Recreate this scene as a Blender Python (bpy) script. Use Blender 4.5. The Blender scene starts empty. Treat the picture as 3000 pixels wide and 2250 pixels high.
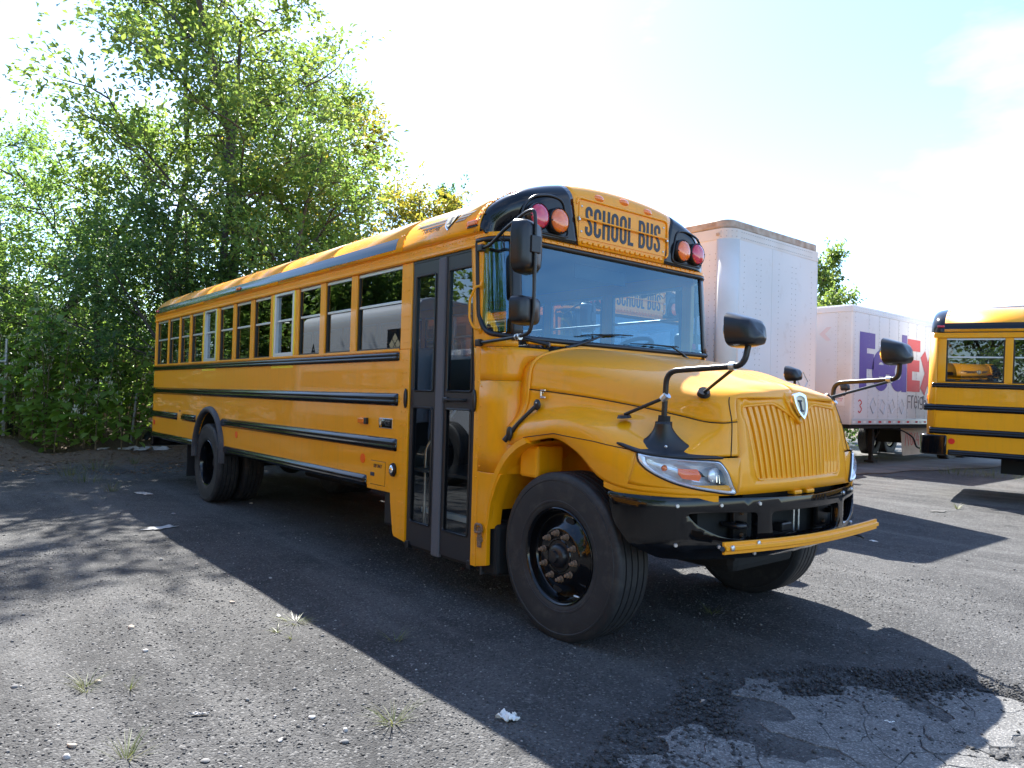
import bpy, bmesh, math, random
import numpy as np
from mathutils import Vector, Matrix
from mathutils.geometry import delaunay_2d_cdt

random.seed(7)
RNG = np.random.default_rng(11)
SC = bpy.context.scene
COL = SC.collection
PI = math.pi

# ------------------------------------------------------------------ camera
CAM_POS = Vector((3.3191, -4.3085, 1.5034))
YAW, PITCH, ROLL = 2.4489, 0.0189, 0.0276
_f = Vector((math.cos(PITCH) * math.cos(YAW), math.cos(PITCH) * math.sin(YAW), math.sin(PITCH)))
_r0 = Vector((math.sin(YAW), -math.cos(YAW), 0))
_u0 = _r0.cross(_f)
_r = _r0 * math.cos(ROLL) + _u0 * math.sin(ROLL)
_u = _u0 * math.cos(ROLL) - _r0 * math.sin(ROLL)
cam_data = bpy.data.cameras.new("camera")
cam = bpy.data.objects.new("camera", cam_data)
COL.objects.link(cam)
cam.matrix_world = Matrix(((_r.x, _u.x, -_f.x, CAM_POS.x), (_r.y, _u.y, -_f.y, CAM_POS.y),
                           (_r.z, _u.z, -_f.z, CAM_POS.z), (0, 0, 0, 1)))
cam_data.sensor_width = 36.0
cam_data.lens = 2128.676 / 3000 * 36.0
cam_data.clip_start = 0.05
cam_data.clip_end = 3000
SC.camera = cam

# ------------------------------------------------------------------ sun, sky, exposure
SUN_TO = Vector((-0.78, 0.365, 1.0)).normalized()          # direction towards the sun
SUN_EL = math.asin(SUN_TO.z)
SUN_ROT = math.atan2(SUN_TO.x, SUN_TO.y)
SUN_STRENGTH, SKY_STRENGTH, EXPOSURE = 5.0, 0.125, 1.76

sun_data = bpy.data.lights.new("sun", 'SUN')
sun_data.energy = SUN_STRENGTH
sun_data.angle = math.radians(0.53)
sun_data.color = (1.0, 0.965, 0.90)
sun = bpy.data.objects.new("sun", sun_data)
COL.objects.link(sun)
sun.rotation_euler = (-SUN_TO).to_track_quat('-Z', 'Y').to_euler()
sun.location = (0, 0, 30)

world = bpy.data.worlds.new("World")
SC.world = world
world.use_nodes = True
wn, wl = world.node_tree.nodes, world.node_tree.links
wn.clear()
w_out = wn.new('ShaderNodeOutputWorld')
w_bg = wn.new('ShaderNodeBackground')
w_bg.inputs['Strength'].default_value = SKY_STRENGTH
w_sky = wn.new('ShaderNodeTexSky')
w_sky.sky_type = 'NISHITA'
w_sky.sun_disc = False
w_sky.sun_elevation = SUN_EL
w_sky.sun_rotation = SUN_ROT
w_sky.altitude = 50
w_sky.air_density = 1.0
w_sky.dust_density = 0.4
w_sky.ozone_density = 4.0
w_tc = wn.new('ShaderNodeTexCoord')
w_map = wn.new('ShaderNodeMapping')
w_map.inputs['Scale'].default_value = (1.0, 1.0, 2.6)
w_map.inputs['Location'].default_value = (1.35, 0.4, 0.2)
w_noise = wn.new('ShaderNodeTexNoise')
w_noise.inputs['Scale'].default_value = 1.7
w_noise.inputs['Detail'].default_value = 9
w_noise.inputs['Roughness'].default_value = 0.55
w_ramp = wn.new('ShaderNodeValToRGB')
w_ramp.color_ramp.elements[0].position = 0.50
w_ramp.color_ramp.elements[0].color = (0, 0, 0, 1)
w_ramp.color_ramp.elements[1].position = 0.86
w_ramp.color_ramp.elements[1].color = (0.70, 0.70, 0.70, 1)
w_mix = wn.new('ShaderNodeMixRGB')
w_mix.inputs['Color2'].default_value = (7.0, 7.2, 7.6, 1)
wl.new(w_tc.outputs['Generated'], w_map.inputs['Vector'])
wl.new(w_map.outputs['Vector'], w_noise.inputs['Vector'])
wl.new(w_noise.outputs['Fac'], w_ramp.inputs['Fac'])
wl.new(w_ramp.outputs['Color'], w_mix.inputs['Fac'])
w_sat = wn.new('ShaderNodeHueSaturation')
w_sat.inputs['Saturation'].default_value = 1.05
wl.new(w_sky.outputs['Color'], w_sat.inputs['Color'])
wl.new(w_sat.outputs['Color'], w_mix.inputs['Color1'])
wl.new(w_mix.outputs['Color'], w_bg.inputs['Color'])
wl.new(w_bg.outputs['Background'], w_out.inputs['Surface'])

SC.render.engine = 'CYCLES'
SC.cycles.max_bounces = 8
SC.cycles.transparent_max_bounces = 16
SC.cycles.glossy_bounces = 4
SC.cycles.transmission_bounces = 4
SC.cycles.caustics_reflective = False
SC.cycles.caustics_refractive = False
SC.view_settings.view_transform = 'Standard'
SC.view_settings.look = 'None'
SC.view_settings.exposure = EXPOSURE
SC.view_settings.gamma = 1.0
SC.view_settings.use_curve_mapping = False


def at(px, py, depth):
    """pixel of the 3000x2250 photograph at a depth in metres -> world point"""
    return CAM_POS + depth * (_f + _r * ((px - 1500) / 2128.676) + _u * ((1125 - py) / 2128.676))


def on_ground(px, py, z=0.0):
    d = _f + _r * ((px - 1500) / 2128.676) + _u * ((1125 - py) / 2128.676)
    return CAM_POS + d * ((z - CAM_POS.z) / d.z)


# ------------------------------------------------------------------ materials
MATS = {}


def _nodes(name):
    m = bpy.data.materials.new(name)
    m.use_nodes = True
    MATS[name] = m
    nt = m.node_tree
    return m, nt.nodes, nt.links, nt.nodes['Principled BSDF']


def _pos(n, l, coord='Object'):
    t = n.new('ShaderNodeTexCoord')
    return t.outputs[coord]


def mat(name, base, rough=0.5, metal=0.0, coat=0.0, coat_rough=0.05, spec=0.5, vary=None, bump=None, island=0.0,
        dirt=None, emit=None, trans=None, coord='Object'):
    """vary=(scale, colour2, amount) noise tint; bump=(scale, strength, dist); dirt=(scale, colour, lo, hi)"""
    m, n, l, b = _nodes(name)
    b.inputs['Roughness'].default_value = rough
    b.inputs['Metallic'].default_value = metal
    b.inputs['Coat Weight'].default_value = coat
    b.inputs['Coat Roughness'].default_value = coat_rough
    b.inputs['Specular IOR Level'].default_value = spec
    b.inputs['Base Color'].default_value = (*base, 1)
    src = None
    pos = _pos(n, l, coord)
    if vary:
        t = n.new('ShaderNodeTexNoise')
        t.inputs['Scale'].default_value = vary[0]
        t.inputs['Detail'].default_value = 6
        l.new(pos, t.inputs['Vector'])
        r = n.new('ShaderNodeMapRange')
        r.inputs['From Min'].default_value = 0.35
        r.inputs['From Max'].default_value = 0.68
        r.inputs['To Max'].default_value = vary[2]
        l.new(t.outputs['Fac'], r.inputs['Value'])
        x = n.new('ShaderNodeMixRGB')
        x.inputs['Color1'].default_value = (*base, 1)
        x.inputs['Color2'].default_value = (*vary[1], 1)
        l.new(r.outputs['Result'], x.inputs['Fac'])
        src = x.outputs['Color']
    if dirt:
        t = n.new('ShaderNodeTexNoise')
        t.inputs['Scale'].default_value = dirt[0]
        t.inputs['Detail'].default_value = 10
        t.inputs['Roughness'].default_value = 0.7
        l.new(pos, t.inputs['Vector'])
        r = n.new('ShaderNodeMapRange')
        r.inputs['From Min'].default_value = dirt[2]
        r.inputs['From Max'].default_value = dirt[3]
        l.new(t.outputs['Fac'], r.inputs['Value'])
        x = n.new('ShaderNodeMixRGB')
        x.inputs['Color1'].default_value = (*base, 1)
        x.inputs['Color2'].default_value = (*dirt[1], 1)
        if src:
            l.new(src, x.inputs['Color1'])
        l.new(r.outputs['Result'], x.inputs['Fac'])
        src = x.outputs['Color']
    if island:
        g = n.new('ShaderNodeNewGeometry')
        h = n.new('ShaderNodeHueSaturation')
        h.inputs['Color'].default_value = (*base, 1)
        if src:
            l.new(src, h.inputs['Color'])
        r = n.new('ShaderNodeMapRange')
        r.inputs['To Min'].default_value = 1 - island
        r.inputs['To Max'].default_value = 1 + island
        l.new(g.outputs['Random Per Island'], r.inputs['Value'])
        l.new(r.outputs['Result'], h.inputs['Value'])
        src = h.outputs['Color']
    if src:
        l.new(src, b.inputs['Base Color'])
    if bump:
        t = n.new('ShaderNodeTexNoise')
        t.inputs['Scale'].default_value = bump[0]
        t.inputs['Detail'].default_value = 5 if bump[0] > 8 else 1
        l.new(pos, t.inputs['Vector'])
        k = n.new('ShaderNodeBump')
        k.inputs['Strength'].default_value = bump[1]
        k.inputs['Distance'].default_value = bump[2]
        l.new(t.outputs['Fac'], k.inputs['Height'])
        l.new(k.outputs['Normal'], b.inputs['Normal'])
        if coat:
            l.new(k.outputs['Normal'], b.inputs['Coat Normal'])
    if emit:
        b.inputs['Emission Color'].default_value = (*emit[0], 1)
        b.inputs['Emission Strength'].default_value = emit[1]
    if trans:
        b.inputs['Transmission Weight'].default_value = trans
    return m


def glass_mat(name, tint, ior=1.5, rough=0.0, bump=None, sheen=(0.86, 0.94, 1.0)):
    """thin pane: tinted see-through plus a Fresnel reflection"""
    m, n, l, b = _nodes(name)
    n.remove(b)
    out = n['Material Output']
    tr = n.new('ShaderNodeBsdfTransparent')
    tr.inputs['Color'].default_value = (*tint, 1)
    gl = n.new('ShaderNodeBsdfGlossy')
    gl.inputs['Roughness'].default_value = rough
    gl.inputs['Color'].default_value = (*sheen, 1)
    g = n.new('ShaderNodeNewGeometry')
    dt = n.new('ShaderNodeVectorMath')
    dt.operation = 'DOT_PRODUCT'
    l.new(g.outputs['Incoming'], dt.inputs[0])
    l.new(g.outputs['Normal'], dt.inputs[1])
    ab = n.new('ShaderNodeMath')
    ab.operation = 'ABSOLUTE'
    l.new(dt.outputs['Value'], ab.inputs[0])
    om = n.new('ShaderNodeMath')
    om.operation = 'SUBTRACT'
    om.inputs[0].default_value = 1.0
    l.new(ab.outputs[0], om.inputs[1])
    pw = n.new('ShaderNodeMath')
    pw.operation = 'POWER'
    pw.inputs[1].default_value = 5.0
    l.new(om.outputs[0], pw.inputs[0])
    f0 = 2 * ((ior - 1) / (ior + 1)) ** 2      # both faces of the pane
    fr = n.new('ShaderNodeMath')
    fr.operation = 'MULTIPLY_ADD'
    fr.inputs[1].default_value = 1 - f0
    fr.inputs[2].default_value = f0
    l.new(pw.outputs[0], fr.inputs[0])
    mx = n.new('ShaderNodeMixShader')
    if bump:
        t = n.new('ShaderNodeTexNoise')
        t.inputs['Scale'].default_value = bump[0]
        t.inputs['Detail'].default_value = 0
        l.new(_pos(n, l), t.inputs['Vector'])
        k = n.new('ShaderNodeBump')
        k.inputs['Strength'].default_value = bump[1]
        k.inputs['Distance'].default_value = bump[2]
        l.new(t.outputs['Fac'], k.inputs['Height'])
        l.new(k.outputs['Normal'], gl.inputs['Normal'])
    l.new(fr.outputs[0], mx.inputs['Fac'])
    l.new(tr.outputs['BSDF'], mx.inputs[1])
    l.new(gl.outputs['BSDF'], mx.inputs[2])
    l.new(mx.outputs['Shader'], out.inputs['Surface'])
    return m


def leaf_mat(name, c1, c2, translucency=0.52):
    m, n, l, b = _nodes(name)
    out = n['Material Output']
    g = n.new('ShaderNodeNewGeometry')
    cr = n.new('ShaderNodeMixRGB')
    cr.inputs['Color1'].default_value = (*c1, 1)
    cr.inputs['Color2'].default_value = (*c2, 1)
    l.new(g.outputs['Random Per Island'], cr.inputs['Fac'])
    b.inputs['Roughness'].default_value = 0.42
    b.inputs['Specular IOR Level'].default_value = 0.45
    l.new(cr.outputs['Color'], b.inputs['Base Color'])
    tl = n.new('ShaderNodeBsdfTranslucent')
    hs = n.new('ShaderNodeHueSaturation')
    hs.inputs['Hue'].default_value = 0.485
    hs.inputs['Saturation'].default_value = 1.05
    hs.inputs['Value'].default_value = 2.3
    l.new(cr.outputs['Color'], hs.inputs['Color'])
    l.new(hs.outputs['Color'], tl.inputs['Color'])
    mx = n.new('ShaderNodeMixShader')
    mx.inputs['Fac'].default_value = translucency
    l.new(b.outputs['BSDF'], mx.inputs[1])
    l.new(tl.outputs['BSDF'], mx.inputs[2])
    l.new(mx.outputs['Shader'], out.inputs['Surface'])
    return m


YEL = (0.95, 0.372, 0.002)
mat('bus_yellow', YEL, rough=0.42, coat=0.40, coat_rough=0.03, spec=0.3, vary=(1.3, (0.92, 0.355, 0.002), 0.6),
    bump=(1.6, 0.10, 0.02), dirt=(7.0, (0.66, 0.27, 0.02), 0.62, 0.98))
_m = MATS['bus_yellow']
_n, _l = _m.node_tree.nodes, _m.node_tree.links
_b = _n['Principled BSDF']
_src = _b.inputs['Base Color'].links[0].from_socket
_tc = _n.new('ShaderNodeTexCoord')
_mp = _n.new('ShaderNodeMapping')
_mp.inputs['Scale'].default_value = (9.0, 9.0, 0.55)
_l.new(_tc.outputs['Object'], _mp.inputs['Vector'])
_tx = _n.new('ShaderNodeTexNoise')
_tx.inputs['Scale'].default_value = 2.2
_tx.inputs['Detail'].default_value = 7
_l.new(_mp.outputs['Vector'], _tx.inputs['Vector'])
_mr = _n.new('ShaderNodeMapRange')
_mr.inputs['From Min'].default_value = 0.52
_mr.inputs['From Max'].default_value = 0.80
_mr.inputs['To Max'].default_value = 0.30
_l.new(_tx.outputs['Fac'], _mr.inputs['Value'])
_mx = _n.new('ShaderNodeMixRGB')
_mx.inputs['Color2'].default_value = (0.58, 0.28, 0.03, 1)
_l.new(_mr.outputs['Result'], _mx.inputs['Fac'])
_l.new(_src, _mx.inputs['Color1'])
_l.new(_mx.outputs['Color'], _b.inputs['Base Color'])
_rr = _n.new('ShaderNodeMapRange')
_rr.inputs['From Min'].default_value = 0.40
_rr.inputs['From Max'].default_value = 0.75
_rr.inputs['To Min'].default_value = 0.02
_rr.inputs['To Max'].default_value = 0.09
_l.new(_tx.outputs['Fac'], _rr.inputs['Value'])
_l.new(_rr.outputs['Result'], _b.inputs['Coat Roughness'])
mat('reflective_yellow', (0.98, 0.78, 0.0), rough=0.4, coat=0.3)
mat('black_gloss', (0.005, 0.005, 0.006), rough=0.10, spec=0.45, bump=(2.5, 0.08, 0.02),
    dirt=(9.0, (0.02, 0.018, 0.016), 0.62, 0.95))
mat('black_satin', (0.012, 0.012, 0.014), rough=0.33, dirt=(14, (0.03, 0.029, 0.028), 0.58, 0.95))
mat('black_matte', (0.012, 0.012, 0.013), rough=0.8)
mat('door_black', (0.024, 0.023, 0.026), rough=0.36, spec=0.4)
mat('grey_seal', (0.10, 0.10, 0.11), rough=0.7)
mat('tyre_rubber', (0.020, 0.020, 0.022), rough=0.62, dirt=(9, (0.075, 0.070, 0.062), 0.50, 0.90), bump=(60, 0.25, 0.004))
mat('fender_rubber', (0.045, 0.045, 0.05), rough=0.6, dirt=(10, (0.10, 0.09, 0.08), 0.5, 0.9))
mat('rusty_nut', (0.27, 0.165, 0.10), rough=0.75, vary=(90, (0.12, 0.075, 0.05), 0.9))
mat('chrome', (0.82, 0.84, 0.86), rough=0.07, metal=1.0)
mat('aluminium', (0.72, 0.74, 0.76), rough=0.3, metal=1.0)
mat('frame_aluminium', (0.62, 0.65, 0.68), rough=0.38, metal=0.7)
mat('steel_bolt', (0.6, 0.6, 0.6), rough=0.35, metal=0.9)
mat('red_lens', (0.62, 0.02, 0.06), rough=0.12, coat=0.8, spec=0.7)
mat('amber_lens', (0.85, 0.16, 0.01), rough=0.12, coat=0.8, spec=0.7)
mat('amber_marker', (0.92, 0.20, 0.0), rough=0.12, coat=0.8)
mat('orange_reflector', (0.98, 0.13, 0.0), rough=0.35)
mat('red_reflector', (0.85, 0.02, 0.01), rough=0.35)
glass_mat('window_glass', (0.15, 0.17, 0.175), ior=1.60, bump=(1.4, 0.05, 0.02))
glass_mat('windshield_glass', (0.50, 0.70, 0.82), ior=1.76, bump=(0.8, 0.04, 0.02), sheen=(0.44, 0.76, 1.0))  # sheen colour carries the blue of a deeper sky reflection
glass_mat('driver_glass', (0.80, 0.84, 0.84), ior=1.5)
glass_mat('door_glass', (0.62, 0.66, 0.66), ior=1.62, bump=(2.0, 0.10, 0.02))
glass_mat('clear_lens', (0.93, 0.95, 0.97), ior=1.35)
mat('mirror_glass', (0.8, 0.8, 0.82), rough=0.02, metal=1.0)
mat('seat_vinyl', (0.05, 0.06, 0.065), rough=0.5)
mat('interior_grey', (0.32, 0.33, 0.32), rough=0.7)
mat('dashboard', (0.03, 0.03, 0.032), rough=0.6)
mat('step_nosing', (0.75, 0.78, 0.74), rough=0.45)
mat('sign_blue_black', (0.012, 0.016, 0.028), rough=0.4)
mat('decal_grey', (0.05, 0.06, 0.08), rough=0.6, spec=0.2)
mat('shield_face', (0.72, 0.62, 0.42), rough=0.35)
mat('trailer_white', (0.70, 0.705, 0.715), rough=0.42, vary=(0.7, (0.61, 0.61, 0.61), 0.8),
    dirt=(3.2, (0.42, 0.38, 0.33), 0.58, 0.95))
mat('trailer_cream', (0.70, 0.685, 0.66), rough=0.45, vary=(2.0, (0.62, 0.57, 0.51), 0.9),
    dirt=(5.0, (0.33, 0.19, 0.10), 0.62, 0.92))
mat('trailer_rust', (0.48, 0.40, 0.32), rough=0.6, vary=(6.0, (0.30, 0.19, 0.12), 1.0))
mat('rivet_shadow_grey', (0.38, 0.37, 0.36), rough=0.6)  # shadow around the trailer rivets put into their grey
mat('faded_pink', (0.68, 0.57, 0.56), rough=0.6)
mat('tape_red', (0.55, 0.02, 0.03), rough=0.5)
mat('tape_white', (0.8, 0.8, 0.8), rough=0.5)
mat('logo_purple', (0.10, 0.055, 0.30), rough=0.5, dirt=(4.0, (0.30, 0.26, 0.42), 0.62, 0.9))
mat('logo_red', (0.60, 0.055, 0.06), rough=0.5, dirt=(4.0, (0.7, 0.35, 0.35), 0.62, 0.9))
mat('grey_lettering', (0.12, 0.12, 0.13), rough=0.6)
mat('red_paint_mark', (0.55, 0.03, 0.04), rough=0.6)
mat('flap_cream', (0.55, 0.47, 0.37), rough=0.7, vary=(3, (0.42, 0.35, 0.27), 0.8))
mat('truck_white', (0.46, 0.47, 0.50), rough=0.4)
mat('under_black', (0.012, 0.012, 0.012), rough=0.85)
mat('bark', (0.055, 0.043, 0.034), rough=0.95, vary=(9, (0.10, 0.085, 0.07), 0.9), bump=(22, 0.7, 0.03))
mat('stem_green', (0.13, 0.10, 0.05), rough=0.7)
leaf_mat('leaf_mid', (0.075, 0.145, 0.032), (0.135, 0.205, 0.046))
leaf_mat('leaf_olive', (0.075, 0.140, 0.030), (0.155, 0.200, 0.046), 0.48)
leaf_mat('leaf_dark', (0.040, 0.085, 0.026), (0.070, 0.125, 0.036))
leaf_mat('leaf_yellow', (0.12, 0.16, 0.03), (0.24, 0.20, 0.03))
leaf_mat('leaf_knot', (0.095, 0.185, 0.034), (0.175, 0.270, 0.055), 0.5)
leaf_mat('grass_blade', (0.065, 0.10, 0.022), (0.13, 0.125, 0.045), 0.3)
mat('blossom', (0.55, 0.55, 0.42), rough=0.8)
mat('galvanised', (0.42, 0.43, 0.44), rough=0.5, metal=0.6)
mat('house_wall', (0.42, 0.23, 0.20), rough=0.8)
mat('house_roof', (0.12, 0.10, 0.10), rough=0.9)
mat('pebble_grey', (0.11, 0.108, 0.106), rough=0.85, island=0.6)
mat('pebble_tan', (0.28, 0.235, 0.19), rough=0.85, island=0.4)
mat('pebble_white', (0.29, 0.28, 0.27), rough=0.8, island=0.5)
mat('gravel_dark', (0.038, 0.038, 0.039), rough=0.8, island=0.55)
mat('gravel_mid', (0.085, 0.084, 0.083), rough=0.85, island=0.6)
mat('paper_white', (0.78, 0.77, 0.74), rough=0.8)
mat('rag_grey', (0.42, 0.42, 0.41), rough=0.9)
mat('bin_liner', (0.02, 0.02, 0.022), rough=0.45)
mat('cardboard', (0.42, 0.38, 0.34), rough=0.9)
mat('dead_leaf', (0.16, 0.10, 0.055), rough=0.9, island=0.5)


def ground_mat():
    m, n, l, b = _nodes('asphalt_yard')
    b.inputs['Specular IOR Level'].default_value = 0.35
    pos = _pos(n, l)

    def noise(scale, detail=8, rough=0.6):
        t = n.new('ShaderNodeTexNoise')
        t.inputs['Scale'].default_value = scale
        t.inputs['Detail'].default_value = detail
        t.inputs['Roughness'].default_value = rough
        l.new(pos, t.inputs['Vector'])
        return t.outputs['Fac']

    def rng(v, a, c, d=0.0, e=1.0):
        r = n.new('ShaderNodeMapRange')
        r.inputs['From Min'].default_value = a
        r.inputs['From Max'].default_value = c
        r.inputs['To Min'].default_value = d
        r.inputs['To Max'].default_value = e
        l.new(v, r.inputs['Value'])
        return r.outputs['Result']

    def mix(fac, c1, c2):
        x = n.new('ShaderNodeMixRGB')
        for s, c in (('Color1', c1), ('Color2', c2)):
            if isinstance(c, tuple):
                x.inputs[s].default_value = (*c, 1)
            else:
                l.new(c, x.inputs[s])
        l.new(fac, x.inputs['Fac'])
        return x.outputs['Color']

    big = noise(0.55, 6)
    mid = noise(4.0, 8, 0.65)
    fine = noise(70, 4, 0.7)
    vor = n.new('ShaderNodeTexVoronoi')
    vor.inputs['Scale'].default_value = 85
    l.new(pos, vor.inputs['Vector'])
    vd, vc = vor.outputs['Distance'], vor.outputs['Color']
    sep = n.new('ShaderNodeSeparateColor')
    l.new(vc, sep.inputs['Color'])
    base = mix(rng(big, 0.40, 0.62), (0.042, 0.042, 0.043), (0.100, 0.099, 0.098))
    base = mix(rng(mid, 0.52, 0.72, 0, 0.7), base, (0.150, 0.148, 0.145))
    trk = n.new('ShaderNodeMapping')
    trk.inputs['Scale'].default_value = (0.16, 1.5, 1)
    trk.inputs['Rotation'].default_value = (0, 0, 0.22)
    l.new(pos, trk.inputs['Vector'])
    tn = n.new('ShaderNodeTexNoise')
    tn.inputs['Scale'].default_value = 1.6
    tn.inputs['Detail'].default_value = 5
    l.new(trk.outputs['Vector'], tn.inputs['Vector'])
    base = mix(rng(tn.outputs['Fac'], 0.50, 0.66, 0, 0.55), base, (0.150, 0.148, 0.145))
    oil = noise(1.15, 3)
    base = mix(rng(oil, 0.62, 0.72, 0, 0.75), base, (0.020, 0.020, 0.021))
    base = mix(rng(fine, 0.35, 0.75, 0, 0.6), base, (0.018, 0.018, 0.019))
    base = mix(rng(sep.outputs['Red'], 0.84, 0.99, 0, 0.7), base, (0.20, 0.198, 0.194))
    base = mix(rng(sep.outputs['Green'], 0.0, 0.35, 0.6, 0), base, (0.014, 0.014, 0.015))
    # packed earth with leaf litter beyond the end of the yard
    sx = n.new('ShaderNodeSeparateXYZ')
    l.new(pos, sx.inputs['Vector'])
    wob = n.new('ShaderNodeMath')
    wob.operation = 'MULTIPLY_ADD'
    wob.inputs[1].default_value = 3.0
    l.new(mid, wob.inputs[0])
    l.new(sx.outputs['X'], wob.inputs[2])
    earth = rng(wob.outputs[0], -10.2, -11.2)
    litter = mix(rng(fine, 0.45, 0.6), (0.10, 0.072, 0.050), (0.19, 0.140, 0.095))
    base = mix(earth, base, litter)
    l.new(base, b.inputs['Base Color'])
    rr = rng(mid, 0.3, 0.7, 0.75, 0.95)
    l.new(rr, b.inputs['Roughness'])
    bh = n.new('ShaderNodeMath')
    bh.operation = 'MULTIPLY_ADD'
    bh.inputs[1].default_value = -0.9
    l.new(vd, bh.inputs[0])
    l.new(fine, bh.inputs[2])
    k = n.new('ShaderNodeBump')
    k.inputs['Strength'].default_value = 0.9
    k.inputs['Distance'].default_value = 0.012
    l.new(bh.outputs[0], k.inputs['Height'])
    l.new(k.outputs['Normal'], b.inputs['Normal'])
    return m


ground_mat()
mat('old_asphalt', (0.20, 0.195, 0.188), rough=0.85, vary=(5, (0.14, 0.135, 0.13), 0.9), bump=(120, 0.6, 0.004),
    dirt=(60, (0.36, 0.35, 0.33), 0.56, 0.75), coord='Generated')
mat('old_asphalt_plate', (0.135, 0.133, 0.130), rough=0.9, vary=(7, (0.07, 0.069, 0.068), 1.0), bump=(110, 1.0, 0.010),
    dirt=(80, (0.34, 0.33, 0.315), 0.50, 0.66))
mat('lamp_chrome', (0.84, 0.87, 0.92), rough=0.20, metal=0.45)
mat('concrete', (0.135, 0.132, 0.126), rough=0.9, vary=(1.5, (0.07, 0.068, 0.066), 0.95), bump=(40, 0.4, 0.005),
    dirt=(4, (0.09, 0.085, 0.08), 0.5, 0.8))

# ------------------------------------------------------------------ mesh helpers
def V(*a):
    return Vector(a)


class MB:
    """collects verts and faces; build() links them as one mesh object"""

    def __init__(self):
        self.v, self.f = [], []

    def add(self, vs, fs):
        o = len(self.v)
        self.v.extend([tuple(p) for p in vs])
        self.f.extend([tuple(i + o for i in q) for q in fs])
        return self

    def box(self, x0, x1, y0, y1, z0, z1):
        if x0 > x1: x0, x1 = x1, x0
        if y0 > y1: y0, y1 = y1, y0
        if z0 > z1: z0, z1 = z1, z0
        vs = [(x0, y0, z0), (x1, y0, z0), (x1, y1, z0), (x0, y1, z0), (x0, y0, z1), (x1, y0, z1), (x1, y1, z1), (x0, y1, z1)]
        return self.add(vs, [(3, 2, 1, 0), (4, 5, 6, 7), (0, 1, 5, 4), (1, 2, 6, 5), (2, 3, 7, 6), (3, 0, 4, 7)])

    def prism(self, poly, fn, d0, d1):
        """poly: 2D points; fn(a, b, d) -> 3D; solid between depths d0 and d1"""
        n = len(poly)
        vs = [fn(a, b, d0) for a, b in poly] + [fn(a, b, d1) for a, b in poly]
        fs = [tuple(range(n - 1, -1, -1)), tuple(range(n, 2 * n))]
        fs += [(i, (i + 1) % n, n + (i + 1) % n, n + i) for i in range(n)]
        return self.add(vs, fs)

    def loft(self, rings, closed=True, caps=True):
        n = len(rings[0])
        vs = [p for r in rings for p in r]
        fs = []
        m = n if closed else n - 1
        for k in range(len(rings) - 1):
            for i in range(m):
                j = (i + 1) % n
                fs.append((k * n + i, k * n + j, (k + 1) * n + j, (k + 1) * n + i))
        if caps and closed:
            fs.append(tuple(range(n - 1, -1, -1)))
            o = (len(rings) - 1) * n
            fs.append(tuple(range(o, o + n)))
        return self.add(vs, fs)

    def grid(self, P, keep=None):
        nu, nv = len(P), len(P[0])
        vs = [p for c in P for p in c]
        fs = []
        for i in range(nu - 1):
            for j in range(nv - 1):
                if keep is None or keep(i, j):
                    fs.append((i * nv + j, (i + 1) * nv + j, (i + 1) * nv + j + 1, i * nv + j + 1))
        return self.add(vs, fs)

    def tube(self, pts, r, n=10, caps=True):
        pts = [Vector(p) for p in pts]
        rs = r if isinstance(r, (list, tuple)) else [r] * len(pts)
        rings = []
        ref = None
        for i, p in enumerate(pts):
            t = (pts[min(i + 1, len(pts) - 1)] - pts[max(i - 1, 0)]).normalized()
            if ref is None:
                ref = t.orthogonal().normalized()
            ref = (ref - t * ref.dot(t)).normalized()
            b = t.cross(ref)
            rings.append([p + (ref * math.cos(a) + b * math.sin(a)) * rs[i] for a in [2 * PI * k / n for k in range(n)]])
        return self.loft(rings, True, caps)

    def cyl(self, p0, p1, r0, r1=None, n=20):
        return self.tube([p0, p1], [r0, r0 if r1 is None else r1], n)

    def lathe(self, prof, o=(0, 0, 0), axis='Y', n=48, closed=False, caps=True):
        """prof: (r, a) pairs, a along the axis"""
        rings = []
        for r, a in prof:
            ring = []
            for k in range(n):
                t = 2 * PI * k / n
                c, s = r * math.cos(t), r * math.sin(t)
                q = {'Y': (c, a, s), 'X': (a, c, s), 'Z': (c, s, a)}[axis]
                ring.append((q[0] + o[0], q[1] + o[1], q[2] + o[2]))
            rings.append(ring)
        if closed:
            rings.append(rings[0])
        return self.loft(rings, True, caps and not closed)

    def ball(self, c, rx, ry, rz, nu=16, nv=10):
        vs, fs = [], []
        for j in range(nv + 1):
            a = PI * j / nv
            for i in range(nu):
                b = 2 * PI * i / nu
                vs.append((c[0] + rx * math.sin(a) * math.cos(b), c[1] + ry * math.sin(a) * math.sin(b), c[2] + rz * math.cos(a)))
        for j in range(nv):
            for i in range(nu):
                k = (i + 1) % nu
                fs.append((j * nu + i, (j + 1) * nu + i, (j + 1) * nu + k, j * nu + k))
        return self.add(vs, fs)

    def xform(self, M):
        self.v = [tuple(M @ Vector(p)) for p in self.v]
        return self

    def build(self, name, material, parent=None, smooth=35, bevel=0.0, solid=0.0, seg=2, face=None, **props):
        me = bpy.data.meshes.new(name)
        me.from_pydata(self.v, [], self.f)
        bm = bmesh.new()
        bm.from_mesh(me)
        bmesh.ops.remove_doubles(bm, verts=bm.verts, dist=1e-5)
        bmesh.ops.recalc_face_normals(bm, faces=bm.faces)
        if face is not None:
            bm.normal_update()
            if sum(f.normal.dot(Vector(face)) * f.calc_area() for f in bm.faces) < 0:
                bmesh.ops.reverse_faces(bm, faces=bm.faces)
        bm.to_mesh(me)
        bm.free()
        return link(name, me, material, parent, smooth, bevel, solid, seg, **props)


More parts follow.
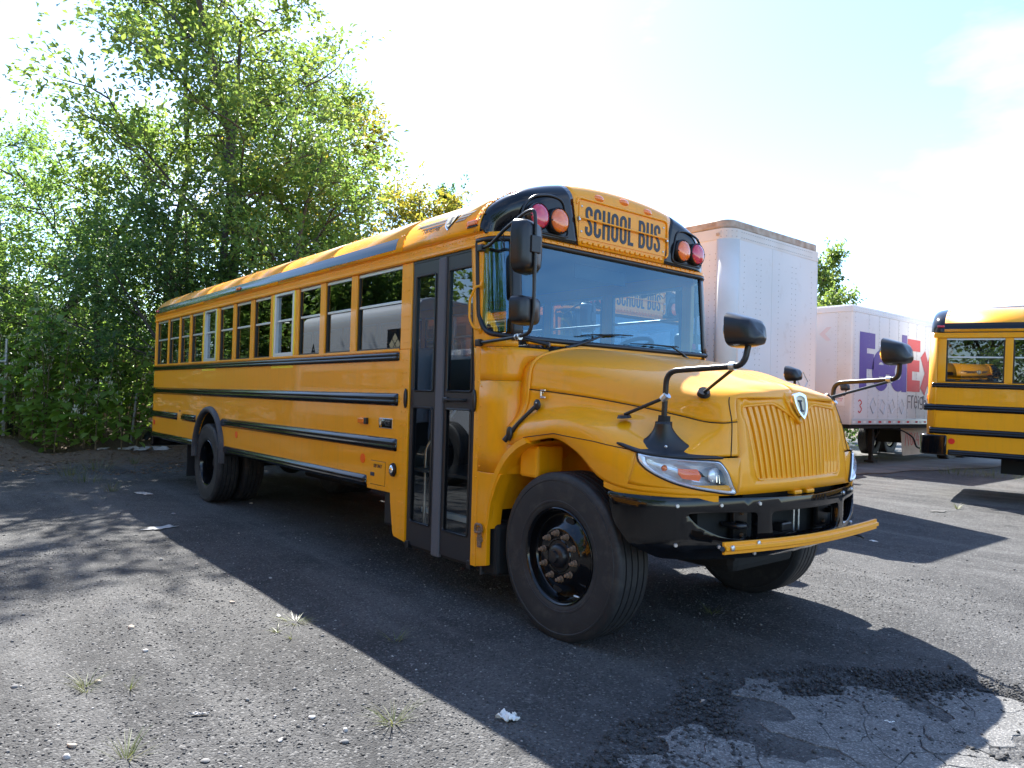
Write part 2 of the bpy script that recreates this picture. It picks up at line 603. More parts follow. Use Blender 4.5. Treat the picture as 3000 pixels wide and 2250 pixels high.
def link(name, me, material, parent=None, smooth=35, bevel=0.0, solid=0.0, seg=2, **props):
    if me.materials:
        pass
    else:
        me.materials.append(MATS[material] if isinstance(material, str) else material)
    if smooth:
        me.shade_smooth()
        me.set_sharp_from_angle(angle=math.radians(smooth))
    o = bpy.data.objects.new(name, me)
    COL.objects.link(o)
    if parent is not None:
        o.parent = parent
    if solid:
        s = o.modifiers.new('solid', 'SOLIDIFY')
        s.thickness = solid
        s.offset = -1 if solid > 0 else 1
        s.thickness = abs(solid)
    if bevel:
        b = o.modifiers.new('bevel', 'BEVEL')
        b.width = bevel
        b.segments = seg
        b.limit_method = 'ANGLE'
        b.angle_limit = math.radians(40)
        b.harden_normals = False
    for k, val in props.items():
        o[k] = val
    return o


def fast_mesh(name, verts, faces_n, idx, material, parent=None, smooth=0, **props):
    """numpy arrays straight into a mesh; all faces have faces_n corners"""
    me = bpy.data.meshes.new(name)
    verts = np.asarray(verts, dtype=np.float32)
    idx = np.asarray(idx, dtype=np.int32).ravel()
    nf = len(idx) // faces_n
    me.vertices.add(len(verts))
    me.vertices.foreach_set('co', verts.ravel())
    me.loops.add(len(idx))
    me.loops.foreach_set('vertex_index', idx)
    me.polygons.add(nf)
    me.polygons.foreach_set('loop_start', np.arange(nf, dtype=np.int32) * faces_n)
    me.update(calc_edges=True)
    me.validate()
    return link(name, me, material, parent, smooth, **props)


def thing(name, label, cat, loc=(0, 0, 0), rz=0.0, group=None):
    o = bpy.data.objects.new(name, None)
    COL.objects.link(o)
    o.empty_display_size = 0.2
    o.location = loc
    o.rotation_euler = (0, 0, rz)
    tag(o, label, cat, group)
    return o


def tag(o, label, cat, group=None):
    o['label'] = label
    o['category'] = cat
    if group:
        o['group'] = group
    return o


def copy_tree(o, parent=None):
    c = o.copy()
    COL.objects.link(c)
    c.parent = parent
    for ch in o.children:
        copy_tree(ch, c)
    return c


def shared(src, name=None, parent=None, loc=None, rot=None):
    """another object on the same mesh"""
    c = src.copy()
    COL.objects.link(c)
    c.parent = src.parent if parent is None else parent
    if loc is not None:
        c.location = loc
    if rot is not None:
        c.rotation_euler = rot
    return c


def crom(P, sub):
    """Catmull-Rom through points (lists of 3-tuples)"""
    P = [np.array(p, float) for p in P]
    out = []
    for i in range(len(P) - 1):
        p0 = P[i - 1] if i > 0 else 2 * P[0] - P[1]
        p1, p2 = P[i], P[i + 1]
        p3 = P[i + 2] if i + 2 < len(P) else 2 * P[-1] - P[-2]
        for k in range(sub):
            t = k / sub
            out.append(0.5 * ((2 * p1) + (-p0 + p2) * t + (2 * p0 - 5 * p1 + 4 * p2 - p3) * t * t + (-p0 + 3 * p1 - 3 * p2 + p3) * t ** 3))
    out.append(P[-1])
    return out


def crom_c(P, sub):
    """Catmull-Rom with chord-length knots: no overshoot where spacing is uneven"""
    P = [np.array(p, float) for p in P]
    Q = [2 * P[0] - P[1]] + P + [2 * P[-1] - P[-2]]
    out = []
    for i in range(1, len(Q) - 2):
        p0, p1, p2, p3 = Q[i - 1], Q[i], Q[i + 1], Q[i + 2]
        d = [max(1e-4, np.linalg.norm(b - a)) ** .75 for a, b in ((p0, p1), (p1, p2), (p2, p3))]
        t0, t1, t2, t3 = 0, d[0], d[0] + d[1], sum(d)
        for k in range(sub):
            t = t1 + (t2 - t1) * k / sub
            a1 = (t1 - t) / (t1 - t0) * p0 + (t - t0) / (t1 - t0) * p1
            a2 = (t2 - t) / (t2 - t1) * p1 + (t - t1) / (t2 - t1) * p2
            a3 = (t3 - t) / (t3 - t2) * p2 + (t - t2) / (t3 - t2) * p3
            b1 = (t2 - t) / (t2 - t0) * a1 + (t - t0) / (t2 - t0) * a2
            b2 = (t3 - t) / (t3 - t1) * a2 + (t - t1) / (t3 - t1) * a3
            out.append((t2 - t) / (t2 - t1) * b1 + (t - t1) / (t2 - t1) * b2)
    out.append(P[-1])
    return out


def bend(pts, rad=0.05, n=5):
    """round the corners of a polyline"""
    pts = [Vector(p) for p in pts]
    out = [pts[0]]
    for i in range(1, len(pts) - 1):
        a, b, c = pts[i - 1], pts[i], pts[i + 1]
        d0, d1 = (a - b), (c - b)
        k = min(rad, d0.length * 0.45, d1.length * 0.45)
        p, q = b + d0.normalized() * k, b + d1.normalized() * k
        for j in range(n + 1):
            t = j / n
            out.append(p * (1 - t) ** 2 + b * 2 * t * (1 - t) + q * t * t)
    out.append(pts[-1])
    return out


def round_poly(poly, rad, n=5):
    """round the corners of a closed 2D polygon"""
    m = len(poly)
    out = []
    for i in range(m):
        a, b, c = Vector(poly[i - 1]), Vector(poly[i]), Vector(poly[(i + 1) % m])
        r = rad[i] if isinstance(rad, (list, tuple)) else rad
        d0, d1 = a - b, c - b
        k = min(r, d0.length * 0.45, d1.length * 0.45)
        if k < 1e-5:
            out.append(tuple(b))
            continue
        p, q = b + d0.normalized() * k, b + d1.normalized() * k
        for j in range(n + 1):
            t = j / n
            w = p * (1 - t) ** 2 + b * 2 * t * (1 - t) + q * t * t
            out.append((w.x, w.y))
    return out


def resample(poly, step, closed=True):
    out = []
    m = len(poly)
    for i in range(m if closed else m - 1):
        a, b = Vector(poly[i]), Vector(poly[(i + 1) % m])
        k = max(1, int(math.ceil((b - a).length / step)))
        for j in range(k):
            w = a.lerp(b, j / k)
            out.append((w.x, w.y))
    if not closed:
        out.append(tuple(poly[-1]))
    return out


def holed_sheet(outer, holes, step, fn):
    """triangulated sheet with holes, mapped to 3D by fn(a, b); returns verts, faces"""
    loops = [resample(outer, step)] + [resample(h, step) for h in holes]
    pts, edges = [], []
    for lp in loops:
        o = len(pts)
        pts += [Vector(p) for p in lp]
        edges += [(o + i, o + (i + 1) % len(lp)) for i in range(len(lp))]
    xs = [p[0] for p in outer]
    ys = [p[1] for p in outer]

    def inside(p, poly):
        c = False
        j = len(poly) - 1
        for i in range(len(poly)):
            if (poly[i][1] > p[1]) != (poly[j][1] > p[1]) and p[0] < (poly[j][0] - poly[i][0]) * (p[1] - poly[i][1]) / (poly[j][1] - poly[i][1]) + poly[i][0]:
                c = not c
            j = i
        return c
    y = min(ys) + step
    while y < max(ys):
        x = min(xs) + step
        while x < max(xs):
            if inside((x, y), outer) and not any(inside((x, y), h) for h in holes):
                if min((Vector((x, y)) - q).length for lp in loops for q in map(Vector, lp)) > step * 0.45:
                    pts.append(Vector((x, y)))
            x += step
        y += step
    res = delaunay_2d_cdt(pts, edges, [], 2, 1e-6)
    vv, ff = res[0], res[2]
    keep = []
    for t in ff:
        c = sum((vv[i] for i in t), Vector((0, 0))) / len(t)
        if inside(c, outer) and not any(inside(c, h) for h in holes):
            keep.append(tuple(t))
    return [fn(p.x, p.y) for p in vv], keep


# ------------------------------------------------------------------ lettering (stroked outlines)
def _sp(pts, sub=8):
    return [(p[0], p[1]) for p in crom([(a, b, 0) for a, b in pts], sub)]


def _el(cx, cy, rx, ry, a0, a1, n=18):
    return [(cx + rx * math.cos(math.radians(a0 + (a1 - a0) * k / n)), cy + ry * math.sin(math.radians(a0 + (a1 - a0) * k / n))) for k in range(n + 1)]


def glyph(ch, w, h, t):
    """centre-line strokes of a letter in a w x h box with stroke width t"""
    a, b, c, d = t / 2, w - t / 2, t / 2, h - t / 2
    m = w / 2
    rx = (b - a) / 2
    ry = min(rx * 1.15, (d - c) / 2)
    if ch == 'S':
        return [_sp([(b, h * .70), (b - .02 * w, d - ry * .55), (m, d), (a + .02 * w, d - ry * .55), (a, h * .70), (a + .14 * w, h * .585), (m, h * .5),
                     (b - .14 * w, h * .415), (b, h * .30), (b - .02 * w, c + ry * .55), (m, c), (a + .02 * w, c + ry * .55), (a, h * .30)])]
    if ch == 'C':
        return [[(b, h * .66)] + _el(m, d - ry, rx, ry, 0, 180) + _el(m, c + ry, rx, ry, 180, 360) + [(b, h * .34)]]
    if ch in 'O0':
        return [_el(m, d - ry, rx, ry, 0, 180) + _el(m, c + ry, rx, ry, 180, 360) + [(b, d - ry)]]
    if ch == 'U':
        return [[(a, h)] + _el(m, c + ry, rx, ry, 180, 360) + [(b, h)]]
    if ch == 'H':
        return [[(a, 0), (a, h)], [(b, 0), (b, h)], [(a, h * .52), (b, h * .52)]]
    if ch == 'L':
        return [[(a, h), (a, c), (w, c)]]
    if ch == 'B':
        q = (h / 2 - c) / 2
        return [[(a, 0), (a, h)], [(a, d), (m, d)] + _el(m, d - q, rx, q, 90, -90)[1:] + [(a, h / 2)],
                [(a, h / 2), (m, h / 2)] + _el(m, c + q, rx, q, 90, -90)[1:] + [(a, c)]]
    if ch == 'F':
        return [[(a, 0), (a, d), (w, d)], [(a, h * .50), (w * .92, h * .50)]]
    if ch == 'E':
        return [[(w, d), (a, d), (a, c), (w, c)], [(a, h * .50), (w * .95, h * .50)]]
    if ch == 'e':
        ry = (d - c) / 2
        return [[(a + t * .3, h * .50), (b - t * .3, h * .50)], [(b, h * .42)] + _el(m, c + ry, rx, ry, 0, 318, 30)]
    if ch == 'd':
        x = h * .68 - t / 2
        q = (x - c) / 2
        return [_el(m, c + q, rx, q, 0, 360, 32), [(b, 0), (b, h)]]
    if ch == 'x':
        return [[(a * .8, 0), (w - a * .8, h)], [(a * .8, h), (w - a * .8, 0)]]
    if ch == 'r':
        return [[(a, 0), (a, h)], _sp([(a, h * .6), (m, d), (w, d)])]
    if ch == 'i':
        return [[(m, 0), (m, h * .68)], [(m, h * .86), (m, h * .98)]]
    if ch == 'g':
        q = (h * .98 - t - h * .32) / 2
        return [_el(m, h * .32 + q, rx, q, 0, 360, 28), [(b, h), (b, h * .1)] + _el(m, h * .1, rx, h * .12, 0, -150, 10)]
    if ch == 'h':
        return [[(a, 0), (a, h)], [(a, h * .45)] + _el(m, h * .45, rx, h * .2, 180, 0, 10) + [(b, 0)]]
    if ch == 't':
        return [[(m, h), (m, c + .1 * h), (w, c)], [(0, h * .68), (w, h * .68)]]
    if ch == '3':
        return [_sp([(a, d - .1 * h), (m, d), (b, d - .2 * h), (m, h * .55), (b, h * .3), (m, c), (a, c + .1 * h)])]
    if ch == '6':
        return [_sp([(b, d), (m * .9, h * .75), (a, h * .35), (m, c), (b, h * .25), (m, h * .45), (a * 1.2, h * .3)])]
    if ch == '4':
        return [[(m * 1.1, h), (a, h * .4), (w, h * .4)], [(b * .9, h * .75), (b * .8, 0)]]
    if ch == 'V':
        return [[(0, h), (m, 0), (w, h)]]
    if ch == '/':
        return [[(0, 0), (w, h)]]
    return []


def ribbon(mb, line, t, fn, d0, d1):
    P = [Vector(p) for p in line]
    P = [p for i, p in enumerate(P) if i == 0 or (p - P[i - 1]).length > 1e-5]
    n = len(P)
    L, Rr = [], []
    for i in range(n):
        d0v = (P[i] - P[i - 1]).normalized() if i > 0 else None
        d1v = (P[i + 1] - P[i]).normalized() if i < n - 1 and (P[i + 1] - P[i]).length > 1e-9 else None
        if d0v is None or d0v.length < .5: d0v = d1v
        if d1v is None: d1v = d0v
        n0 = Vector((-d0v.y, d0v.x))
        n1 = Vector((-d1v.y, d1v.x))
        mm = (n0 + n1)
        mm = mm.normalized() if mm.length > 1e-6 else n0
        k = min(1.0 / max(0.35, mm.dot(n1)), 2.0)
        L.append(P[i] + mm * (t / 2 * k))
        Rr.append(P[i] - mm * (t / 2 * k))
    vs = [fn(p.x, p.y, d1) for p in L] + [fn(p.x, p.y, d1) for p in Rr] + [fn(p.x, p.y, d0) for p in L] + [fn(p.x, p.y, d0) for p in Rr]
    fs = []
    for i in range(n - 1):
        fs += [(i, i + 1, n + i + 1, n + i), (2 * n + i, 3 * n + i, 3 * n + i + 1, 2 * n + i + 1),
               (i, 2 * n + i, 2 * n + i + 1, i + 1), (n + i, n + i + 1, 3 * n + i + 1, 3 * n + i)]
    fs += [(0, n, 3 * n, 2 * n), (n - 1, 3 * n - 1, 4 * n - 1, 2 * n - 1)]
    mb.add(vs, fs)


def letters(name, text, widths, h, t, gap, fn, material, parent, d=0.002, lift=0.0):
    """each letter its own object; fn(u, v, d) maps to 3D; returns total width"""
    x = 0.0
    k = 0
    for i, ch in enumerate(text):
        w = widths[i]
        if ch != ' ':
            mb = MB()
            for q, line in enumerate(glyph(ch, w, h, t)):
                ribbon(mb, [(p[0] + x, p[1]) for p in line], t, fn, -d * .5 + lift, d + lift + q * 0.0004)
            o = mb.build(name, material, parent, smooth=0)
        x += w + gap
    return x - gap


def word_width(widths, gap):
    return sum(widths) + gap * (len(widths) - 1)


def text_obj(name, body, size, origin, U, Vv, material, parent=None, sx=1.0, bold=0.0, align='LEFT'):
    cu = bpy.data.curves.new(name, 'FONT')
    cu.body = body
    cu.size = size
    cu.offset = bold
    cu.extrude = 0.001
    cu.align_x = align
    cu.materials.append(MATS[material])
    tmp = bpy.data.objects.new('tmp_text', cu)
    COL.objects.link(tmp)
    me = bpy.data.meshes.new_from_object(tmp.evaluated_get(bpy.context.evaluated_depsgraph_get()))
    bpy.data.objects.remove(tmp)
    me.name = name
    o = bpy.data.objects.new(name, me)
    COL.objects.link(o)
    U, Vv = Vector(U).normalized(), Vector(Vv).normalized()
    N = U.cross(Vv)
    M = Matrix((U * sx, Vv, N)).transposed().to_4x4()
    M.translation = Vector(origin)
    o.parent = parent
    o.matrix_local = M
    return o


def rivets(mb, pts, nrm, r=0.0065, h=0.004):
    """low domes"""
    nrm = Vector(nrm).normalized()
    a = nrm.orthogonal().normalized()
    b = nrm.cross(a)
    for p in pts:
        p = Vector(p)
        ring = [p + (a * math.cos(PI * k / 3) + b * math.sin(PI * k / 3)) * r for k in range(6)]
        top = [p + nrm * h + (a * math.cos(PI * k / 3) + b * math.sin(PI * k / 3)) * r * .55 for k in range(6)]
        mb.add(ring + top, [(k, (k + 1) % 6, 6 + (k + 1) % 6, 6 + k) for k in range(6)] + [tuple(range(6, 12))])

# ------------------------------------------------------------------ ground
def sstep(a, b, x):
    t = np.clip((x - a) / (b - a), 0, 1)
    return t * t * (3 - 2 * t)


def gz(x, y):
    x = np.asarray(x, float)
    y = np.asarray(y, float)
    z = 0.006 * np.sin(1.7 * x + 0.6 * y) * np.cos(1.1 * y - 0.5 * x) + 0.004 * np.sin(4.3 * x + 1.0) * np.sin(3.7 * y)
    z = z * (1 - 0.0 * x)
    z = z + 0.085 * sstep(6.2, 8.6, y)
    mound = sstep(-11.6, -14.2, x) * (0.30 + 0.13 * np.sin(1.3 * y + 0.7) + 0.07 * np.sin(3.1 * y + x) + 0.05 * np.sin(5.3 * x - 2.0 * y))
    z = z + mound * sstep(8.0, 5.0, np.abs(y + 1.0))
    return z


def axis_pts(segs):
    out = []
    for a, b, s in segs:
        k = max(1, int(round((b - a) / s)))
        out += [a + (b - a) * i / k for i in range(k)]
    out.append(segs[-1][1])
    return np.array(out)


gx = axis_pts([(-900, -60, 120), (-60, -26, 3), (-26, -18, 0.5), (-18, -9, 0.14), (-9, 4, 0.12), (4, 12, 1.0), (12, 60, 8), (60, 900, 120)])
gy = axis_pts([(-900, -60, 120), (-60, -10, 4), (-10, -5, 0.5), (-5, 3, 0.12), (3, 12, 0.4), (12, 30, 1.0), (30, 60, 6), (60, 900, 120)])
GX, GY = np.meshgrid(gx, gy, indexing='ij')
gv = np.stack([GX, GY, gz(GX, GY)], -1).reshape(-1, 3)
ii, jj = np.meshgrid(np.arange(len(gx) - 1), np.arange(len(gy) - 1), indexing='ij')
a0 = (ii * len(gy) + jj).ravel()
gi = np.stack([a0, a0 + len(gy), a0 + len(gy) + 1, a0 + 1], 1)
fast_mesh('ground', gv, 4, gi, 'asphalt_yard', smooth=180, kind='structure')


def slab(name, poly, material, top, step=0.25, rag=0.05, seed=1):
    """thin worn sheet lying on the ground with a ragged edge"""
    rs = random.Random(seed)
    ph = [rs.uniform(0, 6.28) for _ in range(6)]
    out = []
    for x, y in resample(poly, step):
        out.append((x + rag * (math.sin(3.1 * y + ph[0]) + .6 * math.sin(9.3 * y + 4 * x + ph[1])) + rs.uniform(-.4, .4) * rag,
                    y + rag * (math.sin(2.7 * x + ph[2]) + .6 * math.sin(8.1 * x - 3 * y + ph[3])) + rs.uniform(-.4, .4) * rag))
    vs, fs = holed_sheet(out, [], step * 1.6, lambda x, y: (x, y, float(gz(x, y)) + top))
    mb = MB()
    mb.add(vs, fs)
    return mb.build(name, material, None, smooth=60, solid=0.02, kind='structure')


# old cracked asphalt showing through at the front right of the bus: plates with open cracks
def clip_half(poly, p, nrm):
    out = []
    for i in range(len(poly)):
        a, b = poly[i], poly[(i + 1) % len(poly)]
        da, db = (a - p) @ nrm, (b - p) @ nrm
        if da <= 0:
            out.append(a)
        if da * db < 0:
            out.append(a + (b - a) * (da / (da - db)))
    return out


PATCH_C = np.array([2.60, -1.24])


def patch_r(a):
    return 1.38 + 0.13 * math.sin(2 * a + 2.2) + 0.10 * math.sin(3 * a + 2.0) + 0.08 * math.sin(7 * a) + 0.05 * math.sin(13 * a + 1)


def in_patch(x, y, grow=0.0):
    dx, dy = x - PATCH_C[0], (y - PATCH_C[1])
    a = math.atan2(dy, dx)
    return math.hypot(dx, dy) < patch_r(a) + grow


patch_poly = []
for k in range(80):
    a = 2 * PI * k / 80
    rr_ = patch_r(a) - 0.0
    patch_poly.append((PATCH_C[0] + rr_ * math.cos(a), PATCH_C[1] + rr_ * math.sin(a)))
base_patch = slab('old_pavement', patch_poly, 'asphalt_yard', 0.004, step=0.12, rag=0.02, seed=5)
sites = []
rs = np.random.default_rng(5)
while len(sites) < 330:
    p = PATCH_C + rs.uniform(-1.9, 1.9, 2)
    if all(np.hypot(*(p - q)) > 0.085 + 0.07 * (0.5 + 0.5 * math.sin(3 * p[0] + 2 * p[1])) for q in sites):
        sites.append(p)
sites = np.array(sites)
n_plate = 0
for s in sites:
    if not in_patch(s[0], s[1], 0.05):
        continue
    poly = [s + np.array(c) for c in ((-.6, -.6), (.6, -.6), (.6, .6), (-.6, .6))]
    for q in sites:
        d = q - s
        L = np.hypot(*d)
        if 1e-6 < L < 1.2:
            poly = clip_half(poly, s + d / 2 - d / L * rs.uniform(0.0008, 0.0032), d / L)
    if len(poly) < 3:
        continue
    pp = resample([tuple(p) for p in poly], 0.045)
    warp = lambda x, y: (x + .030 * math.sin(9 * y + 3 * x) + .012 * math.sin(31 * y + 7 * x) + .006 * math.sin(83 * y),
                         y + .030 * math.sin(8 * x - 2 * y) + .012 * math.sin(29 * x - 5 * y) + .006 * math.sin(77 * x))
    pp = [warp(*p) for p in pp]
    cx = sum(p[0] for p in pp) / len(pp)
    cy = sum(p[1] for p in pp) / len(pp)
    if not in_patch(cx, cy, -0.03) or (not in_patch(cx, cy, -0.30) and rs.random() < .30) or math.sin(4.1 * cx + 1.3) * math.sin(3.7 * cy + .4) > .80:
        continue
    g0 = float(gz(cx, cy))
    tilt = rs.normal(0, .005, 2)
    top = g0 + 0.010 + rs.uniform(-.0015, .0015)
    mb = MB()
    n = len(pp)
    vs = [(x, y, g0 - .002) for x, y in pp] + [(x, y, top - .0025 + tilt[0] * (x - cx) + tilt[1] * (y - cy)) for x, y in pp] + \
         [(cx + (x - cx) * .975, cy + (y - cy) * .975, top + tilt[0] * (x - cx) + tilt[1] * (y - cy)) for x, y in pp]
    fs = [(i, (i + 1) % n, n + (i + 1) % n, n + i) for i in range(n)] + [(n + i, n + (i + 1) % n, 2 * n + (i + 1) % n, 2 * n + i) for i in range(n)]
    fs.append(tuple(range(2 * n, 3 * n)))
    mb.add(vs, fs)
    mb.build('pavement_plate', 'old_asphalt_plate', base_patch, smooth=30)
    n_plate += 1

slab('concrete_apron', [(-3.9, 10.0), (-3.3, 15.0), (-2.0, 22.0), (-16, 24.0), (-16, 10.0)], 'concrete', 0.007, step=0.6, rag=0.10, seed=4)


# loose gravel: real stones, denser towards the open yard in front
def stones(name, N, cx, cy, rmax, smin, smax, material, seed, power=1.0, skip=None, flat=0.6, lift=0.0, ring=None):
    g = np.random.default_rng(seed)
    r = rmax * g.random(N) ** power
    a = g.uniform(0, 2 * PI, N)
    x, y = cx + r * np.cos(a), cy + r * np.sin(a)
    if ring is not None:
        a = g.uniform(ring[0], ring[1], N)
        r = np.array([patch_r(q) for q in a]) + g.normal(-.03, .10, N)
        x, y = PATCH_C[0] + r * np.cos(a), PATCH_C[1] + r * np.sin(a)
    # clumping
    dens = 0.5 + 0.5 * np.sin(2.1 * x + 1.3 * y) * np.sin(1.7 * y - 0.8 * x + 1) + 0.35 * np.sin(6.5 * x + 2 * y) * np.sin(5.7 * y - x)
    ok = g.random(N) < np.clip(dens + 0.25, 0.08, 1)
    if skip is not None:
        ok &= ~skip(x, y)
    x, y = x[ok], y[ok]
    n = len(x)
    s = smin * (smax / smin) ** (g.random(n) ** 2.2)
    base = np.array([(1, 0, 0), (-1, 0, 0), (0, 1, 0), (0, -1, 0), (0, 0, 1), (0, 0, -1)], float)
    tri = np.array([(0, 2, 4), (2, 1, 4), (1, 3, 4), (3, 0, 4), (2, 0, 5), (1, 2, 5), (3, 1, 5), (0, 3, 5)])
    P = base[None] * (1 + g.uniform(-.35, .35, (n, 6, 1)))
    P = P + g.uniform(-.22, .22, (n, 6, 3))
    P[:, :, 2] *= flat
    th = g.uniform(0, 2 * PI, n)
    c, q = np.cos(th)[:, None], np.sin(th)[:, None]
    X = P[:, :, 0] * c - P[:, :, 1] * q
    Y = P[:, :, 0] * q + P[:, :, 1] * c
    vs = np.stack([X * s[:, None] + x[:, None], Y * s[:, None] + y[:, None], P[:, :, 2] * s[:, None] + (gz(x, y) + s * 0.25)[:, None]], -1).reshape(-1, 3)
    idx = (tri[None] + (np.arange(n) * 6)[:, None, None]).reshape(-1, 3)
    vs[:, 2] += lift
    return fast_mesh(name, vs, 3, idx, material, smooth=0, kind='stuff')


def patch_mask(x, y):
    return np.array([in_patch(a, b, -0.10) for a, b in zip(x, y)]) & (np.random.default_rng(3).random(len(x)) < 0.90)


o = stones('loose_gravel', 85000, 0.6, -2.6, 5.2, 0.0028, 0.009, 'gravel_mid', 21, 0.62, patch_mask)
tag(o, 'dark loose asphalt gravel covering the yard in front of the camera', 'gravel')
o = stones('black_gravel', 16000, 0.4, -2.7, 5.4, 0.003, 0.009, 'gravel_dark', 29, 0.62, patch_mask)
tag(o, 'fine black asphalt grit mixed through the yard gravel', 'gravel')
o = stones('pale_gravel', 4200, 0.4, -2.8, 5.5, 0.003, 0.010, 'pebble_white', 22, 0.62, patch_mask)
tag(o, 'small pale stone chips strewn over the dark yard', 'gravel')
o = stones('coarse_gravel', 4200, -1.0, -2.0, 9.0, 0.006, 0.016, 'pebble_grey', 23, 0.7, patch_mask)
tag(o, 'coarser grey gravel scattered across the yard and under the bus', 'gravel')
def crumb_skip(x, y):
    d = np.array([patch_r(math.atan2(v - PATCH_C[1], u - PATCH_C[0])) - math.hypot(u - PATCH_C[0], v - PATCH_C[1]) for u, v in zip(x, y)])
    clump = 0.5 + 0.5 * np.sin(5.0 * x + 1.0) * np.sin(4.2 * y + 0.6 * x)
    p = np.where(d < -0.25, 0.0, np.clip(np.exp(-np.maximum(d, 0) / 0.13) + 0.20 * clump ** 2, 0, 1))
    return np.random.default_rng(4).random(len(x)) > p


o = stones('crumbled_asphalt', 30000, PATCH_C[0], PATCH_C[1], 1.75, 0.005, 0.015, 'gravel_dark', 24, 0.5, crumb_skip, 0.7, 0.008)
tag(o, 'black asphalt crumbs lying over the cracked old pavement', 'gravel')
o = stones('patch_edge_gravel', 3600, 0, 0, 1, 0.005, 0.018, 'gravel_dark', 27, 0.5, None, 0.7, 0.006, (math.radians(70), math.radians(290)))
tag(o, 'loose gravel heaped along the edge of the cracked pavement', 'gravel')
o = stones('leaf_litter', 9000, -15.0, -0.5, 4.6, 0.015, 0.045, 'dead_leaf', 25, 0.6, None, 0.15)
tag(o, 'brown leaf litter and dirt crumbs on the bank behind the bus', 'litter')

# ------------------------------------------------------------------ the school bus (x forward, front axle at x = 0, y to its left)
BUS = thing('school_bus', 'yellow school bus in the foreground with folding black entrance door facing the camera', 'bus', group='school buses parked in the yard')
SIDE = 1.22
Z_SILL, Z_HEAD = 1.872, 2.575
X_REAR = -9.70
YW = 'bus_yellow'


def xz(y):
    return lambda a, b, d: (a, y + d, b)


# window bays: (x0, x1, is_emergency)
BAYS = [(-9.50, -8.87, 0), (-8.81, -8.26, 0), (-8.19, -7.73, 0), (-7.64, -7.12, 0), (-7.03, -6.53, 1), (-6.42, -5.91, 0),
        (-5.81, -5.30, 0), (-5.19, -4.68, 0), (-4.56, -4.03, 1), (-3.92, -3.40, 0), (-3.29, -2.75, 0), (-2.64, -1.86, 0)]


def side_window(parent, s, x0, x1, z0, z1, emergency, split=None, sy=SIDE, pane='window_glass'):
    """aluminium sash in its opening: frame with upper and lower pane and a sash rail"""
    yo = s * (sy - 0.022)
    split = z0 + (z1 - z0) * 0.57 if split is None else split
    t = 0.020 if not emergency else 0.045
    mb = MB()
    d0, d1 = (0.0, 0.035) if not emergency else (-0.020, 0.035)
    fm = 'black_satin'
    for (a, b, c, d) in ((x0, x1, z0, z0 + t), (x0, x0 + t, z0 + t, z1 - 0.03), (x1 - t, x1, z0 + t, z1 - 0.03)):
        mb.box(a, b, yo - s * d0, yo - s * d1, c, d)
    w = mb.build('window', fm if not emergency else 'frame_aluminium', parent, smooth=0, bevel=0.003, seg=1)
    MB().box(x0 + t + .001, x1 - t - .001, yo - s * .002, yo - s * .024, split - 0.012, split + 0.012).build('sash_rail', 'frame_aluminium', w, smooth=0, bevel=0.003, seg=1)
    MB().box(x0 + .001, x1 - .001, yo - s * d0, yo - s * .033, z1 - 0.030, z1).build('top_rail', 'frame_aluminium', w, smooth=0, bevel=0.003, seg=1)
    g = MB().add([(x0 + t, yo - s * .010, split + .012), (x1 - t, yo - s * .010, split + .012), (x1 - t, yo - s * .010, z1 - .03), (x0 + t, yo - s * .010, z1 - .03)], [(0, 1, 2, 3)])
    g.build('upper_pane', pane, w, smooth=0)
    g = MB().add([(x0 + t, yo - s * .017, z0 + t), (x1 - t, yo - s * .017, z0 + t), (x1 - t, yo - s * .017, split - .012), (x0 + t, yo - s * .017, split - .012)], [(0, 1, 2, 3)])
    g.build('lower_pane', pane, w, smooth=0)
    return w


def rub_rail(parent, s, x0, x1, z0, z1, name='rub_rail', sy=SIDE):
    """pressed steel rail with two ribs and closed ends"""
    h = z1 - z0
    prof = [(0.0, 0), (.012, .004), (.020, .016), (.030, .024), (.036, .034), (.036, h * .36), (.030, h * .43), (.030, h * .57), (.036, h * .64), (.036, h - .034),
            (.030, h - .024), (.020, h - .016), (.012, h - .004), (0.0, h)]
    if h < 0.09:
        prof = [(0, 0), (.016, .006), (.026, .016), (.026, h * .40), (.020, h * .5), (.026, h * .6), (.026, h - .016), (.016, h - .006), (0, h)]
    rings = []
    for x, k in ((x0, .35), (x0 + .012, .85), (x0 + .03, 1), (x1 - .03, 1), (x1 - .012, .85), (x1, .35)):
        rings.append([(x, s * (sy - .004 + d * k), z0 + h / 2 + (z - h / 2) * (0.86 + .14 * k)) for d, z in prof])
    return MB().loft(rings, True, True).build(name, 'black_gloss', parent, smooth=50)


def ra(t, off=0.0, w=1.245, h=.478):
    """roof cross-section at angle t: half width and height (slightly square-shouldered)"""
    c, s_ = math.cos(t), math.sin(t)
    e = 2 / 2.22
    return (math.copysign(abs(c) ** e, c) * (w + off), 2.672 + abs(s_) ** e * (h + off))


def roof_arc(k, n=40, w=1.245, z0=2.672, h=0.478):
    return [(ra(PI * i / n)[0] * k, z0 + (ra(PI * i / n)[1] - 2.672) * k) for i in range(n + 1)]


